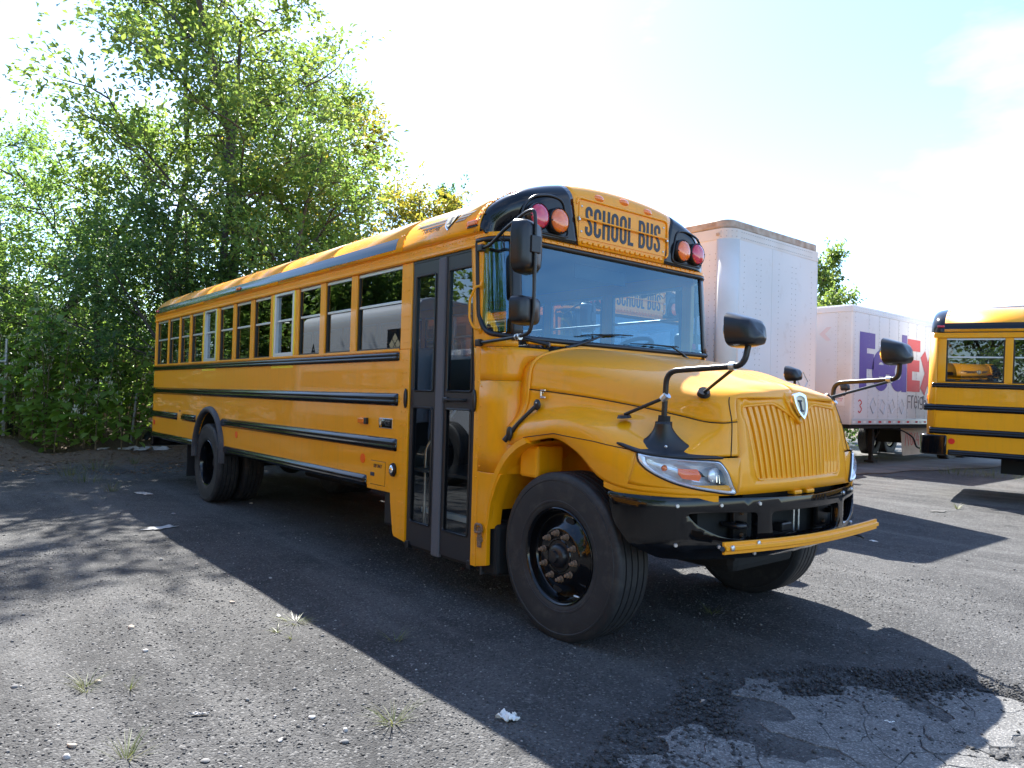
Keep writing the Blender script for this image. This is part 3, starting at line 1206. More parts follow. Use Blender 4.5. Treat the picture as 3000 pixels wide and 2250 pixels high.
def build_side(parent, s):
    """one side of the body; the door opening is on the right (s = -1)"""
    right = s < 0
    xf = -1.70 if right else -0.70
    arch = [(-6.67 + 0.545 * math.cos(a), 0.66 + 0.545 * math.sin(a)) for a in [PI - PI * k / 24 for k in range(25)]]
    arch = [(-7.215, .715)] + [q for q in arch if q[1] > .72] + [(-6.125, .715)]
    low = [(X_REAR + .13, .715)] + arch
    if right:
        low += [(-2.338, .715), (-2.338, .688), (-1.945, .690), (-1.94, .62), (-1.89, .37), (-1.87, .345), (-1.70, .325)]
    else:
        low += [(-0.82, .70), (-0.70, .70)]
    poly = low + [(xf, Z_SILL), (X_REAR + .13, Z_SILL)]
    MB().prism(poly, xz(s * SIDE), 0, -s * .03).build('side_panel', YW, parent, smooth=30, bevel=0.004, seg=1)
    # rear rounded corner
    cor = [(X_REAR + .13 - .13 * math.sin(a), SIDE - .13 + .13 * math.cos(a)) for a in [PI / 2 * k / 8 for k in range(9)]]
    rings = [[(x, s * y, z) for x, y in cor] for z in (.715, 2.66)]
    MB().loft(rings, False, False).build('rear_corner', YW, parent, smooth=60, solid=.01)
    # pillars between the windows
    edges = [X_REAR + .13] + [v for b in BAYS for v in b[:2]] + [-1.70 if right else -1.80]
    for k in range(0, len(edges), 2):
        a, b = edges[k], edges[k + 1]
        if b - a < .02:
            continue
        p = MB().box(a, b, s * (SIDE - .004), s * (SIDE - .05), Z_SILL + .001, Z_HEAD - .001).build('window_pillar', YW, parent, smooth=0, bevel=0.006)
    # reflective tape round the emergency windows
    for x0, x1, e in BAYS:
        if e:
            for a, b, c, d in ((x0 - .034, x0 - .006, Z_SILL + .02, Z_HEAD - .01), (x1 + .006, x1 + .034, Z_SILL + .02, Z_HEAD - .01)):
                MB().box(a, b, s * (SIDE - .006), s * (SIDE - .0005), c, d).build('reflective_tape', 'reflective_yellow', parent, smooth=0)
            MB().box(x0 - .04, x1 + .03, s * (SIDE + .0005), s * (SIDE - .006), 1.755, 1.778).build('reflective_tape', 'reflective_yellow', parent, smooth=0)
        side_window(parent, s, x0, x1, Z_SILL + .002, Z_HEAD - .002, e, pane='driver_glass' if s > 0 and x0 > -4 else 'window_glass')
    # header with drip rail
    prof = [(SIDE - .05, 2.575), (SIDE + .004, 2.575), (SIDE + .012, 2.585), (SIDE + .012, 2.60), (SIDE + .002, 2.612), (SIDE + .006, 2.66), (SIDE + .018, 2.668), (SIDE + .018, 2.684), (SIDE - .03, 2.684)]
    rings = [[(x, s * y, z) for y, z in prof] for x in (X_REAR + .1, -0.74)]
    MB().loft(rings, True, True).build('header_rail', YW, parent, smooth=25)
    mb = MB()
    rivets(mb, [(-0.80 - .042 * k, s * (SIDE + .004), 2.640) for k in range(205)], (0, s, 0), r=.008, h=.005)
    rivets(mb, [(x, s * (SIDE + .001), 1.885 - .0) for x in np.arange(-9.5, -1.8, .075) if all(True for _ in (0,))], (0, s, 0), r=.005, h=.003) if False else None
    rivets(mb, [(-9.4 + .11 * k, s * (SIDE + .001), z) for z in (1.772, 1.545, 1.378, 1.172, 1.006, .83) for k in range(69) if not (z < 1.3 and -7.32 < -9.4 + .11 * k < -6.0)], (0, s, 0), r=.005, h=.003)
    if right:
        for xx in (-1.74, -1.80):
            rivets(mb, [(xx, s * (SIDE + .001), .42 + .105 * k) for k in range(14)], (0, s, 0), r=.007, h=.004)
            rivets(mb, [(xx, s * (SIDE - .003), 1.93 + .105 * k) for k in range(7)], (0, s, 0), r=.007, h=.004)
    for xx in (-5.95, -4.02, -8.3, -7.5):
        rivets(mb, [(xx + d, s * (SIDE + .001), .90 + .05 * k) for k in range(20) for d in (0, .02)], (0, s, 0), r=.0035, h=.002)
    mb.build('rivets', YW, parent, smooth=40, kind='stuff')
    # sill trim under the windows
    MB().box(X_REAR + .14, -1.86 if right else -1.82, s * (SIDE + .008), s * (SIDE - .002), Z_SILL - .014, Z_SILL + .010).build('window_sill', YW, parent, smooth=0, bevel=.004, seg=1)
    xe = -1.855 if right else -0.84
    rub_rail(parent, s, X_REAR + .10, xe, 1.778, 1.855)
    rub_rail(parent, s, X_REAR + .06, xe, 1.408, 1.515)
    for a, b in ((X_REAR + .06, -8.17), (-7.92, -7.27), (-6.17, xe)):
        rub_rail(parent, s, a, b, 1.035, 1.142)
    for a, b in ((X_REAR + .14, -7.30), (-6.04, -2.345)):
        rub_rail(parent, s, a, b, .702, .800, 'skirt_rail')
    # rear wheel arch trim
    rings = []
    for k in range(33):
        a = math.radians(188 - 196 * k / 32)
        c, q = math.cos(a), math.sin(a)
        rings.append([(-6.67 + r * c, s * (SIDE + y), .66 + r * q) for r, y in ((.545, -.02), (.540, .02), (.555, .045), (.585, .05), (.612, .035), (.622, -.005))])
    MB().loft(rings, True, True).build('wheel_arch_trim', 'fender_rubber', parent, smooth=50)
    # inner wheel house
    rings = [[(-6.67 + .56 * math.cos(a), s * y, .66 + .56 * math.sin(a)) for a in [PI * k / 16 for k in range(17)]] for y in (SIDE - .03, .5)]
    MB().loft(rings, False, False).build('wheel_house', 'under_black', parent, smooth=60)
    # reflectors
    for x, z, m_ in ((-2.422, .938, 'orange_reflector'), (-5.628, .962, 'orange_reflector'), (-9.47, .950, 'red_reflector')):
        MB().lathe([(.0, -.001), (.040, -.001), (.042, 0), (.040, .006), (0.0, .006)][1:4], (x, 0, z), 'Y', 24).xform(Matrix.Translation((0, s * (SIDE + .001), 0)) @ Matrix.Diagonal((1, s, 1, 1))).build('reflector', m_, parent, smooth=40)
    # fuel / access flaps with small latches
    fx = ((-2.272, -2.03, .735, .932),) if right else ((-3.2, -2.8, .85, 1.0),)
    for x0, x1, z0, z1 in fx:
        fl = MB().box(x0 - .045, x1 + .045, s * (SIDE + .0015), s * (SIDE - .004), z0 - .035, z1 + .04).build('access_panel', YW, parent, smooth=0)
        dr = MB().box(x0, x1, s * (SIDE + .006), s * (SIDE - .001), z0, z1).build('flap', YW, fl, smooth=0, bevel=.002, seg=1)
        MB().box(x0 - .004, x1 + .004, s * (SIDE + .0025), s * (SIDE - .001), z0 - .004, z1 + .004).build('gap', 'black_matte', fl, smooth=0)
        MB().box(x0 + .006, x0 + .07, s * (SIDE + .012), s * (SIDE + .004), z0 + .068, z0 + .10).build('latch', 'decal_grey', fl, smooth=0, bevel=.003, seg=1)
        mb = MB()
        rivets(mb, [(x0 - .025, s * (SIDE + .002), z0 + .05 * k) for k in (0, 2, 4)] + [(x1 + .025, s * (SIDE + .002), z0 + .05 * k) for k in (0, 2, 4)] + [((x0 + x1) / 2, s * (SIDE + .002), z) for z in (z0 - .02, z1 + .025)], (0, s, 0), r=.006)
        mb.build('rivets', YW, fl, smooth=40, kind='stuff')
        if right:
            text_obj('lettering', 'DEF ONLY', .040, (x0 + .055, -SIDE - .0065, z1 - .052), (1, 0, 0), (0, 0, 1), 'sign_blue_black', fl, sx=.75, bold=.001)
    MB().box(-8.06, -8.01, s * (SIDE + .006), s * (SIDE - .001), 1.165, 1.185).build('latch', 'decal_grey', parent, smooth=0)
    MB().box(-8.13, -7.95, s * (SIDE + .002), s * (SIDE - .001), 1.06, 1.25).build('access_panel', YW, parent, smooth=0)
    # side marker lamp, door lamp, badge
    mk = MB().box(-2.50, -2.385, s * (SIDE + .028), s * (SIDE - .001), 1.245, 1.290).build('marker_lamp', 'amber_marker', parent, smooth=0, bevel=.008)
    MB().box(-2.383, -2.345, s * (SIDE + .030), s * (SIDE - .001), 1.240, 1.295).build('housing', 'black_satin', mk, smooth=0, bevel=.005)
    if right:
        lp = MB().lathe([(.042, 0), (.046, .010), (.040, .028), (.034, .030)], (0, 0, 0), 'Y', 24).xform(Matrix.Translation((-1.888, -SIDE, .886)) @ Matrix.Diagonal((.92, -1, 1.25, 1))).build('step_lamp', 'black_satin', parent, smooth=40)
        MB().ball((-1.888, -SIDE - .026, .886), .030, .018, .040).build('lens', 'chrome', lp, smooth=60)
        bd = MB().box(-2.145, -1.935, -SIDE - .010, -SIDE + .001, 1.222, 1.298).build('badge', 'black_gloss', parent, smooth=0, bevel=.004)
        MB().box(-2.150, -1.930, -SIDE - .006, -SIDE + .001, 1.217, 1.303).build('surround', 'aluminium', bd, smooth=0, bevel=.003, seg=1)
        text_obj('lettering', 'CE', .062, (-2.045, -SIDE - .0112, 1.240), (1, 0, 0), (0, 0, 1), 'chrome', bd, sx=1.1, bold=.002)
        shield_emblem(bd, Vector((-2.10, -SIDE - .0108, 1.262)), (1, 0, 0), (0, 0, 1), .028, .036, letter=False)
    # roof stripe
    return


def shield_outline(w, h):
    pts = [(0, h), (w * .45, h * .93), (w * .95, h * .78)] + [(w * .97, h * .35), (w * .85, -h * .1), (w * .55, -h * .58), (0, -h)]
    full = crom([(a, b, 0) for a, b in pts[2:]], 5)
    rp = [(0, h), (w * .5, h * .93)] + [(p[0], p[1]) for p in full]
    return rp + [(-x, y) for x, y in rp[1:-1]][::-1]


def shield_emblem(parent, c, U, Vv, w, h, letter=True, depth=.012, name='emblem'):
    U, Vv = Vector(U).normalized(), Vector(Vv).normalized()
    N = U.cross(Vv)
    fn = lambda a, b, d: tuple(c + U * a + Vv * b + N * d)
    out = shield_outline(w, h)
    e = MB()
    n = len(out)
    inn = [(a * .72, b * .76 - h * .01) for a, b in out]
    vs = [fn(a, b, 0) for a, b in out] + [fn(a * .98, b * .98, depth) for a, b in out] + [fn(a, b, depth) for a, b in inn] + [fn(a, b, depth * .35) for a, b in inn]
    fs = [(k * n + i, k * n + (i + 1) % n, (k + 1) * n + (i + 1) % n, (k + 1) * n + i) for k in range(3) for i in range(n)]
    e.add(vs, fs)
    o = e.build(name, 'chrome', parent, smooth=30)
    MB().prism(inn, fn, -depth * .2, depth * .4).build('face', 'shield_face', o, smooth=0)
    if letter:
        t = MB()
        for a0, a1, b0, b1 in ((-.10, .10, -.32, .32), (-.26, .26, .30, .42), (-.26, .26, -.42, -.30)):
            t.prism([(w * a0, h * b0), (w * a1, h * b0), (w * a1, h * b1), (w * a0, h * b1)], fn, depth * .3, depth * .75 + .0004 * (b0 > 0))
        t.build('letter', 'decal_grey', o, smooth=0)
    return o


for s in (-1, 1):
    build_side(BUS, s)

# roof: overlapping panels, black stripe on the lower edge, rear dome
seams = [X_REAR + .20, -8.35, -7.05, -5.75, -4.45, -3.15, -1.85, -0.78]
for k in range(len(seams) - 1):
    a, b = seams[k], seams[k + 1] + (.03 if k < len(seams) - 2 else 0)
    up = .003 if k % 2 else 0.0
    rings = [[(x, y, z) for y, z in roof_arc(1 + up / 1.2)] for x in (a, (a + b) / 2, b)]
    MB().loft(rings, False, False).build('roof_panel', YW, BUS, smooth=60, solid=.004, face=(0, 0, 1))
rings = []
for q in range(9):
    t = PI / 2 * q / 8
    k = 1 - .20 * (1 - math.cos(t))
    rings.append([(X_REAR + .20 - .20 * math.sin(t), y, 2.672 + (z - 2.672) * k) for y, z in roof_arc(k, w=1.245)])
MB().loft(rings, False, False).build('rear_dome', YW, BUS, smooth=60)
poly = [(y * .8 / .8, z) for y, z in roof_arc(.80)]
MB().add([(X_REAR + .001, y, 2.672 + (z - 2.672) * .8) for y, z in roof_arc(.80)], [tuple(range(41))]).build('rear_dome_face', YW, BUS, smooth=0)
for s in (-1, 1):
    for q, (a, b) in enumerate(((X_REAR + .30, -5.77), (-5.76, -1.92))):
        cols = []
        for x in (a, (a + b) / 2, b):
            cols.append([(x, s * ra(t, .0055)[0], ra(t, .0055)[1]) for t in [math.radians(2.5 + 10.5 * k / 6) for k in range(7)]])
        MB().grid(cols).build('roof_stripe', 'black_gloss', BUS, smooth=60)
    mb = MB()
    for x in seams[1:]:
        for k in range(12):
            t = math.radians(14 + 13 * k)
            if t < PI / 2:
                for dx in (.012, -.028):
                    rivets(mb, [(x + dx, s * ra(t, .004)[0], ra(t, .004)[1])], (0, s * math.cos(t), math.sin(t)), r=.009, h=.006)
    mb.build('rivets', YW, BUS, smooth=40, kind='stuff')
    # emergency window tape at the roof edge and roof-side clearance lamps
    for x0, x1, e in BAYS:
        if e:
            MB().box(x0 - .05, x1 + .02, s * (SIDE + .0185), s * (SIDE + .021), 2.668, 2.685).build('reflective_tape', 'reflective_yellow', BUS, smooth=0)
    for x, m_ in ((-.86, 'amber_lens'), (-5.65, 'amber_lens'), (-9.42, 'red_lens')):
        t = math.radians(9)
        lam = MB().box(x - .055, x + .055, s * 1.212, s * 1.262, 2.725, 2.760).build('clearance_lamp', m_, BUS, smooth=0, bevel=.008)
        MB().box(x - .062, x + .062, s * 1.205, s * 1.254, 2.712, 2.7245).build('base', 'black_satin', lam, smooth=0, bevel=.004)

# roof decal: winged shield on each side above the door
for s in (-1, 1):
    def rp(x, t, off):  # point on the roof: x along, t up the arc in metres
        a = math.radians(6.5) + t / 0.80
        q = ra(a, off)
        return (x, s * q[0], q[1])
    for k, (x0, x1, t0) in enumerate(((-1.70, -1.26, .17), (-1.62, -1.28, .128), (-1.54, -1.30, .086))):
        MB().grid([[rp(x0 + (x1 - x0) * i / 4 + (.03 if j else 0), t0 + .028 * j, .004) for j in range(2)] for i in range(5)]).build('decal_stripe', 'decal_grey', BUS, smooth=60)
    for k, (x0, x1, t0) in enumerate(((-1.10, -.93, .17), (-1.11, -.965, .128), (-1.12, -1.0, .086))):
        MB().grid([[rp(x0 + (x1 - x0) * i / 3 + (.03 if j else 0), t0 + .028 * j, .004) for j in range(2)] for i in range(4)]).build('decal_stripe', 'decal_grey', BUS, smooth=60)
    out = shield_outline(.075, .118)
    for q, (k, m_, off) in enumerate(((1.0, 'aluminium', .005), (.84, 'decal_grey', .0065), (.74, 'shield_face', .008))):
        MB().add([rp(-1.19 + a * k * (-s), .125 + b * k, off) for a, b in out], [tuple(range(len(out)))]).build('decal_shield', m_, BUS, smooth=0)
    mb = MB()
    for a0, a1, b0, b1 in ((-.010, .010, -.035, .045), (-.026, .026, .045, .058), (-.026, .026, -.048, -.035)):
        mb.grid([[rp(-1.19 + a, .13 + b, .0095) for b in (b0, b1)] for a in (a0, a1)])
    mb.build('decal_letter', 'decal_grey', BUS, smooth=0)
    if s < 0:
        q0 = Vector(rp(-1.53, .045, .006))
        up = (Vector(rp(-1.53, .095, .006)) - q0)
        text_obj('lettering', 'NAVISTAR', .048, q0, (1, 0, 0), up, 'decal_grey', BUS, sx=.95, bold=.0)

# ------------------------------------------------------------------ front of the body
def front_pt(l, z, off=0.0, rc=.20, flat=1.02):
    """point on the front wall: l = distance along the plan outline from the middle"""
    xf = -.515 - .06 * (z - 1.91) / .71
    s = 1 if l >= 0 else -1
    a = abs(l)
    if a <= flat:
        n = (1, 0)
        p = (xf, a)
    elif a <= flat + rc * PI / 2:
        t = (a - flat) / rc
        n = (math.cos(t), math.sin(t))
        p = (xf - rc + rc * math.cos(t), flat + rc * math.sin(t))
    else:
        n = (0, 1)
        p = (xf - rc - (a - flat - rc * PI / 2), flat + rc)
    return (p[0] + n[0] * off, s * (p[1] + n[1] * off), z)


def front_sheet(l0, l1, z0, z1, nl=14, nz=6, off=0.0):
    return [[front_pt(l0 + (l1 - l0) * i / nl, z0 + (z1 - z0) * j / nz, off) for j in range(nz + 1)] for i in range(nl + 1)]


LQ = 1.02 + .2 * PI / 2 + .055      # where the quarter glass ends on the side
# cap above the windscreen: yellow middle, black shoulders
def cap_col(s):
    """column of the front cap at s in -1..1: from the roof edge forward and down the face"""
    a = abs(s)
    sg = 1 if s >= 0 else -1
    if a <= .5:
        ay, by = 1.22 * a, 1.0 * a
    else:
        q = (a - .5) / .5
        ang0 = math.acos(.61 / 1.245)
        ay = 1.245 * math.cos(ang0 * (1 - q))
        by = .50 + (1.222 - .50) * q
    az = 2.672 + .478 * max(0, 1 - (ay / 1.245) ** 2.22) ** (1 / 2.22)
    xf = lambda y: -.540 - .17 * max(0.0, (y - .93) / .30) ** 2
    out = []
    R = .11 * min(1.0, (az - 2.655) / .12)
    xa = xf(ay)
    xs = -.79
    for k in range(5):
        out.append((xs + (xa - R - xs) * k / 4, ay, az))
    for k in range(1, 7):
        t = PI / 2 * k / 6
        sh = R * (1 - math.cos(t))
        out.append((xa - R + R * math.sin(t), ay * (1 - sh / 1.6), az - sh))
    ay2, az2 = out[-1][1], out[-1][2]
    for k in range(1, 11):
        t = k / 10
        y = ay2 + (by - ay2) * t
        out.append((xf(y), y, az2 + (2.655 - az2) * t))
    return [(x, sg * y, z) for x, y, z in out]


mid = [cap_col(-.5 + k / 24) for k in range(25)]
MB().grid(mid).build('cap_panel', YW, BUS, smooth=50, solid=.006, face=(1, 0, 1))
for sg in (-1, 1):
    MB().grid([cap_col(sg * (.5 + .5 * k / 22)) for k in range(23)]).build('cap_shoulder', 'black_gloss', BUS, smooth=50, solid=.006, face=(1, 0, 1))
# roof-edge band with rivets
mb = MB()
rings = [[(x, y, z) for y, z in roof_arc(1.004)] for x in (-.84, -.775)]
MB().loft(rings, False, False).build('roof_band', YW, BUS, smooth=60, solid=.004)
mb = MB()
for k in range(1, 40):
    t = PI * k / 40
    for xx in (-.825, -.79):
        rivets(mb, [(xx, ra(t, .005)[0], ra(t, .005)[1])], (0, math.cos(t), math.sin(t)), r=.008, h=.005)
# trim strip with square clips under the cap
strip = [front_pt(-LQ - .02 + (2 * LQ + .04) * k / 60, 2.645, .004) for k in range(61)]
rings = [[(p[0], p[1], 2.627), (p[0] + .014, p[1] * 1.006, 2.631), (p[0] + .014, p[1] * 1.006, 2.657), (p[0] - .005, p[1], 2.664)] for p in strip]
MB().loft(rings, True, True).build('cap_trim', YW, BUS, smooth=40)
rivets(mb, [front_pt(-LQ + 2 * LQ * k / 44, 2.645, .018 + .003 * abs(math.sin(0))) for k in range(1, 44) if abs(-LQ + 2 * LQ * k / 44) < 1.0], (1, 0, 0), r=.010, h=.006)
mb.build('rivets', YW, BUS, smooth=40, kind='stuff')
mb = MB()
for k in range(16):
    y = -.45 + .9 * k / 15
    mb.box(-.542, -.524, y - .021, y + .021, 2.672, 2.696)
# stiffening dimples above the trim
mb.build('clip_row', YW, BUS, smooth=0, bevel=.006, kind='stuff')

# sign panel with raised frame
sign_fr = [(-.545, 2.985), (.545, 2.985), (.555, 2.70), (-.555, 2.70)]
fx = lambda a, b, d: (-.540 + d, a, b)
sp = MB().prism(round_poly([(-.505, 2.715), (.505, 2.715), (.505, 2.985), (-.505, 2.985)], .012), fx, .001, .006).build('sign_panel', YW, BUS, smooth=30)
ring = round_poly([(-.545, 2.705), (.545, 2.705), (.530, 3.012), (-.530, 3.012)], .05)
MB().tube([fx(a, b, .004) for a, b in ring[7:]] , .010, 8).build('sign_frame', YW, BUS, smooth=50)
wid = [.076, .078, .082, .080, .080, .064, .030, .080, .078, .078]
tw = word_width(wid, .017)
letters('sign_letter', 'SCHOOL BUS', wid, .222, .0265, .017, lambda a, b, d: (-.534 + d, -tw / 2 + a, 2.738 + b), 'sign_blue_black', sp, d=.0015, lift=.0015)
bar = MB().tube([(-.515, -.52, 2.858), (-.515, .52, 2.858)], .007, 8).build('sign_bar', YW, BUS, smooth=50)
for y in (-.515, .515):
    MB().box(-.538, -.512, y - .009, y + .009, 2.835, 2.866).build('bracket', 'steel_bolt', bar, smooth=0, bevel=.003, seg=1)
for y, z in ((-.48, 2.95), (.48, 2.95), (-.48, 2.76), (.48, 2.75)):
    MB().lathe([(.009, 0), (.009, .004), (.005, .007)], (-.534, y, z), 'X', 10).build('bolt', 'steel_bolt', sp, smooth=40)

# warning lamps: red outside, amber inside, in a recessed frame
for sg in (-1, 1):
    fr = round_poly([(sg * .60, 2.688), (sg * .665, 2.955), (sg * .80, 2.972), (sg * .96, 2.935), (sg * 1.035, 2.85), (sg * 1.045, 2.69)], .06)
    pts = [(-.540 - .17 * max(0.0, (abs(a) - .93) / .30) ** 2 + .002, a, b) for a, b in fr]
    MB().tube(pts + [pts[0]], .010, 8, caps=False).build('lamp_recess_frame', 'black_satin', BUS, smooth=60)
    for y, m_ in ((.726, 'amber_lens'), (.922, 'red_lens')):
        hd = MB().lathe([(.092, -.03), (.098, .0), (.098, .035), (.090, .045), (.086, .036), (.086, .0)], (-.545, sg * y, 2.792), 'X', 32).build('warning_lamp', 'black_satin', BUS, smooth=40)
        MB().lathe([(.086, .034), (.082, .048), (.060, .058), (.030, .063), (.004, .064)], (-.545, sg * y, 2.792), 'X', 32).build('lens', m_, hd, smooth=60)
        for k in range(4):
            t = PI / 2 * k + .1
            MB().lathe([(.006, 0), (.006, .003)], (-.498, sg * y + .084 * math.cos(t), 2.792 + .084 * math.sin(t)), 'X', 8).build('screw', 'black_matte', hd, smooth=0)
for y, z in ((-.285, 3.058), (0, 3.083), (.285, 3.058)):
    bs = MB().ball((-.556, y, z - .012), .030, .060, .030, 20, 10).xform(Matrix.Identity(4)).build('identification_lamp', 'amber_marker', BUS, smooth=60)

# windscreen, gasket, pillars and quarter glass
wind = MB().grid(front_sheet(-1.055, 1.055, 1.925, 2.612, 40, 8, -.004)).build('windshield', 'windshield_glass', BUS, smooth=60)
loop = [front_pt(-LQ + (2 * LQ) * k / 80, 2.612, .002) for k in range(81)]
lo = [front_pt(-1.07 + 2.14 * k / 60, 1.918, .004) for k in range(61)]
gk = MB().tube(loop, .019, 8)
gk.build('windshield_gasket', 'black_satin', BUS, smooth=60)
MB().tube(lo, .021, 8).build('windshield_gasket', 'black_satin', BUS, smooth=60)
MB().tube([front_pt(-1.0 + 2.0 * k / 30, 1.895, .0) for k in range(31)], .014, 8).build('cowl_seal', YW, BUS, smooth=60)
for sg in (-1, 1):
    MB().grid([[front_pt(sg * (1.040 + .085 * i / 4), 1.90 + .71 * j / 8, .008) for j in range(9)] for i in range(5)]).build('windshield_pillar', 'black_satin', BUS, smooth=60, solid=.02, face=(1, sg * .5, 0))
    q0, q1 = 1.112, LQ
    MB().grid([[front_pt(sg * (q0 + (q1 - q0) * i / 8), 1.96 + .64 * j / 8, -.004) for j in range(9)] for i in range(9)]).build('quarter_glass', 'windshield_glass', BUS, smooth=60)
    # gasket round the quarter glass: straight down the side, rounded lower corner
    pl = [(q1, 2.60), (q1 + .004, 2.14), (q1 - .01, 2.06), (q1 - .05, 1.99), (q1 - .12, 1.945), (q0, 1.925)]
    pl = [(p[0], p[1]) for p in crom([(a, b, 0) for a, b in pl], 6)]
    MB().tube([front_pt(sg * a, b, .002) for a, b in pl], .017, 8).build('quarter_gasket', 'black_satin', BUS, smooth=60)
    # yellow corner skin round the quarter glass (behind and below it)
    hol = [(q0 - .02, 2.61)] + pl + [(q0 - .02, 1.925)]
    vs_, fs_ = holed_sheet([(1.075, 1.856), (q1 + .074, 1.856), (q1 + .074, 2.632), (1.075, 2.632)], [hol], .03, lambda a, b, sg=sg: front_pt(sg * a, b, 0))
    MB().add(vs_, fs_).build('corner_skin', YW, BUS, smooth=60, solid=.006, face=(.6, sg, 0))
    # body post between door and corner
    MB().box(-.815, -.752, sg * (SIDE + .002), sg * (SIDE - .05), .315, 2.60).build('door_post', YW, BUS, smooth=0, bevel=.006)
    mb = MB()
    rivets(mb, [(-.772, sg * (SIDE + .0022), .40 + .135 * k) for k in range(16)], (0, sg, 0), r=.0065, h=.004)
    # cowl corner under the quarter glass, in panels
    for z0, z1, off in ((1.62, 1.853, 0.0), (.985, 1.618, .0015)):
        MB().grid(front_sheet(sg * .80, sg * (q1 + .073), z0, z1, 26, 4, off)).build('cowl_panel', YW, BUS, smooth=60, solid=.006, face=(.6, sg, 0))
    rivets(mb, [front_pt(sg * (1.14 + .05 * k), 1.845, .001) for k in range(5)], (.6, sg * .8, 0), r=.006, h=.004)
    rivets(mb, [(-.735, sg * (SIDE + .0025), 1.02 + .14 * k) for k in range(5)], (0, sg, 0), r=.006, h=.004)
    mb.build('rivets', YW, BUS, smooth=40, kind='stuff')
    low = [(-.750, .318), (-.628, .345), (-.632, .60), (-.600, .78), (-.540, .915), (-.497, .983), (-.750, .983)]
    MB().prism(low, xz(sg * SIDE), .001 * sg, -sg * .035).build('cowl_skirt', YW, BUS, smooth=30, bevel=.005)
    # wheel-arch flange behind the front wheel
    arc = crom([(-.632, 0, .60), (-.605, 0, .77), (-.53, 0, .945), (-.44, 0, 1.075), (-.33, 0, 1.165), (-.22, 0, 1.215)], 5)
    rings = [[(p[0] + a, sg * y, p[2] + b) for a, b, y in ((-.045, .03, 1.222), (-.01, 0, 1.226), (.002, -.006, 1.20), (.0, -.004, 1.10), (-.03, .02, 1.10))] for p in arc]
    MB().loft(rings, True, True).build('arch_flange', YW, BUS, smooth=50)
MB().box(-.62, -.56, -.98, .98, .95, 1.86).build('firewall', 'under_black', BUS, smooth=0)
tow = MB().tube(bend([(-.735, -SIDE - .02, .565), (-.735, -SIDE - .02, .62), (-.665, -SIDE - .02, .62), (-.665, -SIDE - .02, .565), (-.735, -SIDE - .02, .565)], .03), .010, 8)
tow = tow.build('hold_open_hook', 'rusty_nut', BUS, smooth=50)
MB().box(-.718, -.682, -SIDE - .018, -SIDE, .46, .60).build('strap', 'rusty_nut', tow, smooth=0, bevel=.005)
MB().box(-.730, -.670, -SIDE - .012, -SIDE, .50, .53).build('plate', 'rusty_nut', tow, smooth=0, bevel=.004)

# ------------------------------------------------------------------ hood: one smooth shell from a control net (right half, mirrored)
NET = [
    [(-.47, 1.19, 1.185), (-.44, 1.20, 1.235), (-.41, 1.18, 1.315), (-.40, 1.12, 1.39), (-.39, 1.09, 1.47), (-.385, 1.085, 1.565), (-.40, 1.035, 1.745), (-.41, .75, 1.850), (-.42, 0, 1.872)],
    [(-.23, 1.19, 1.222), (-.23, 1.205, 1.27), (-.22, 1.185, 1.345), (-.20, 1.10, 1.412), (-.18, 1.045, 1.47), (-.17, 1.025, 1.545), (-.17, .975, 1.710), (-.18, .68, 1.825), (-.19, 0, 1.852)],
    [(0, 1.19, 1.255), (0, 1.21, 1.30), (0, 1.19, 1.372), (.02, 1.07, 1.425), (.04, .985, 1.47), (.06, .965, 1.52), (.06, .915, 1.665), (.05, .62, 1.792), (.04, 0, 1.822)],
    [(.19, 1.19, 1.185), (.20, 1.205, 1.26), (.22, 1.19, 1.347), (.24, 1.04, 1.402), (.26, .93, 1.45), (.28, .91, 1.49), (.29, .86, 1.620), (.27, .57, 1.750), (.25, 0, 1.785)],
    [(.39, 1.185, 1.045), (.42, 1.20, 1.165), (.44, 1.175, 1.292), (.46, .99, 1.375), (.48, .87, 1.43), (.50, .85, 1.455), (.50, .805, 1.585), (.48, .52, 1.705), (.46, 0, 1.742)],
    [(.56, 1.16, 1.005), (.60, 1.155, 1.11), (.62, 1.125, 1.225), (.64, .96, 1.315), (.66, .82, 1.395), (.68, .79, 1.42), (.67, .755, 1.555), (.65, .47, 1.655), (.63, 0, 1.697)],
    [(.78, 1.04, .992), (.79, 1.03, 1.10), (.79, 1.00, 1.205), (.78, .90, 1.285), (.79, .775, 1.365), (.80, .745, 1.395), (.775, .72, 1.540), (.77, .42, 1.628), (.76, 0, 1.662)],
    [(.922, .82, .986), (.922, .80, 1.10), (.912, .78, 1.205), (.902, .745, 1.28), (.896, .72, 1.35), (.888, .70, 1.392), (.830, .665, 1.542), (.845, .38, 1.610), (.845, 0, 1.636)],
    [(.958, .66, .985), (.950, .645, 1.10), (.943, .63, 1.205), (.932, .625, 1.28), (.922, .62, 1.35), (.915, .615, 1.40), (.880, .58, 1.540), (.888, .32, 1.594), (.888, 0, 1.612)],
    [(1.0, 0, .985), (.995, 0, 1.10), (.985, 0, 1.205), (.975, 0, 1.28), (.965, 0, 1.35), (.955, 0, 1.40), (.918, 0, 1.548), (.908, 0, 1.585), (.895, 0, 1.606)],
]
SU, SV = 7, 6
for k_ in range(7):                                   # the column beside the grille lies exactly on the grille panel
    _p = NET[8][k_]
    _zz = [.985, 1.10, 1.205, 1.28, 1.35, 1.40, 1.548]
    NET[8][k_] = (float(np.interp(_p[2], _zz, [1.0, .995, .985, .975, .965, .955, .918])) - .097 * _p[1] ** 2 + .0005, _p[1], _p[2])
rows = [crom_c([c[j] for c in NET], SU) for j in range(9)]          # dense along the length
dense = [crom_c([rows[j][i] for j in range(9)], SV) for i in range(len(rows[0]))]


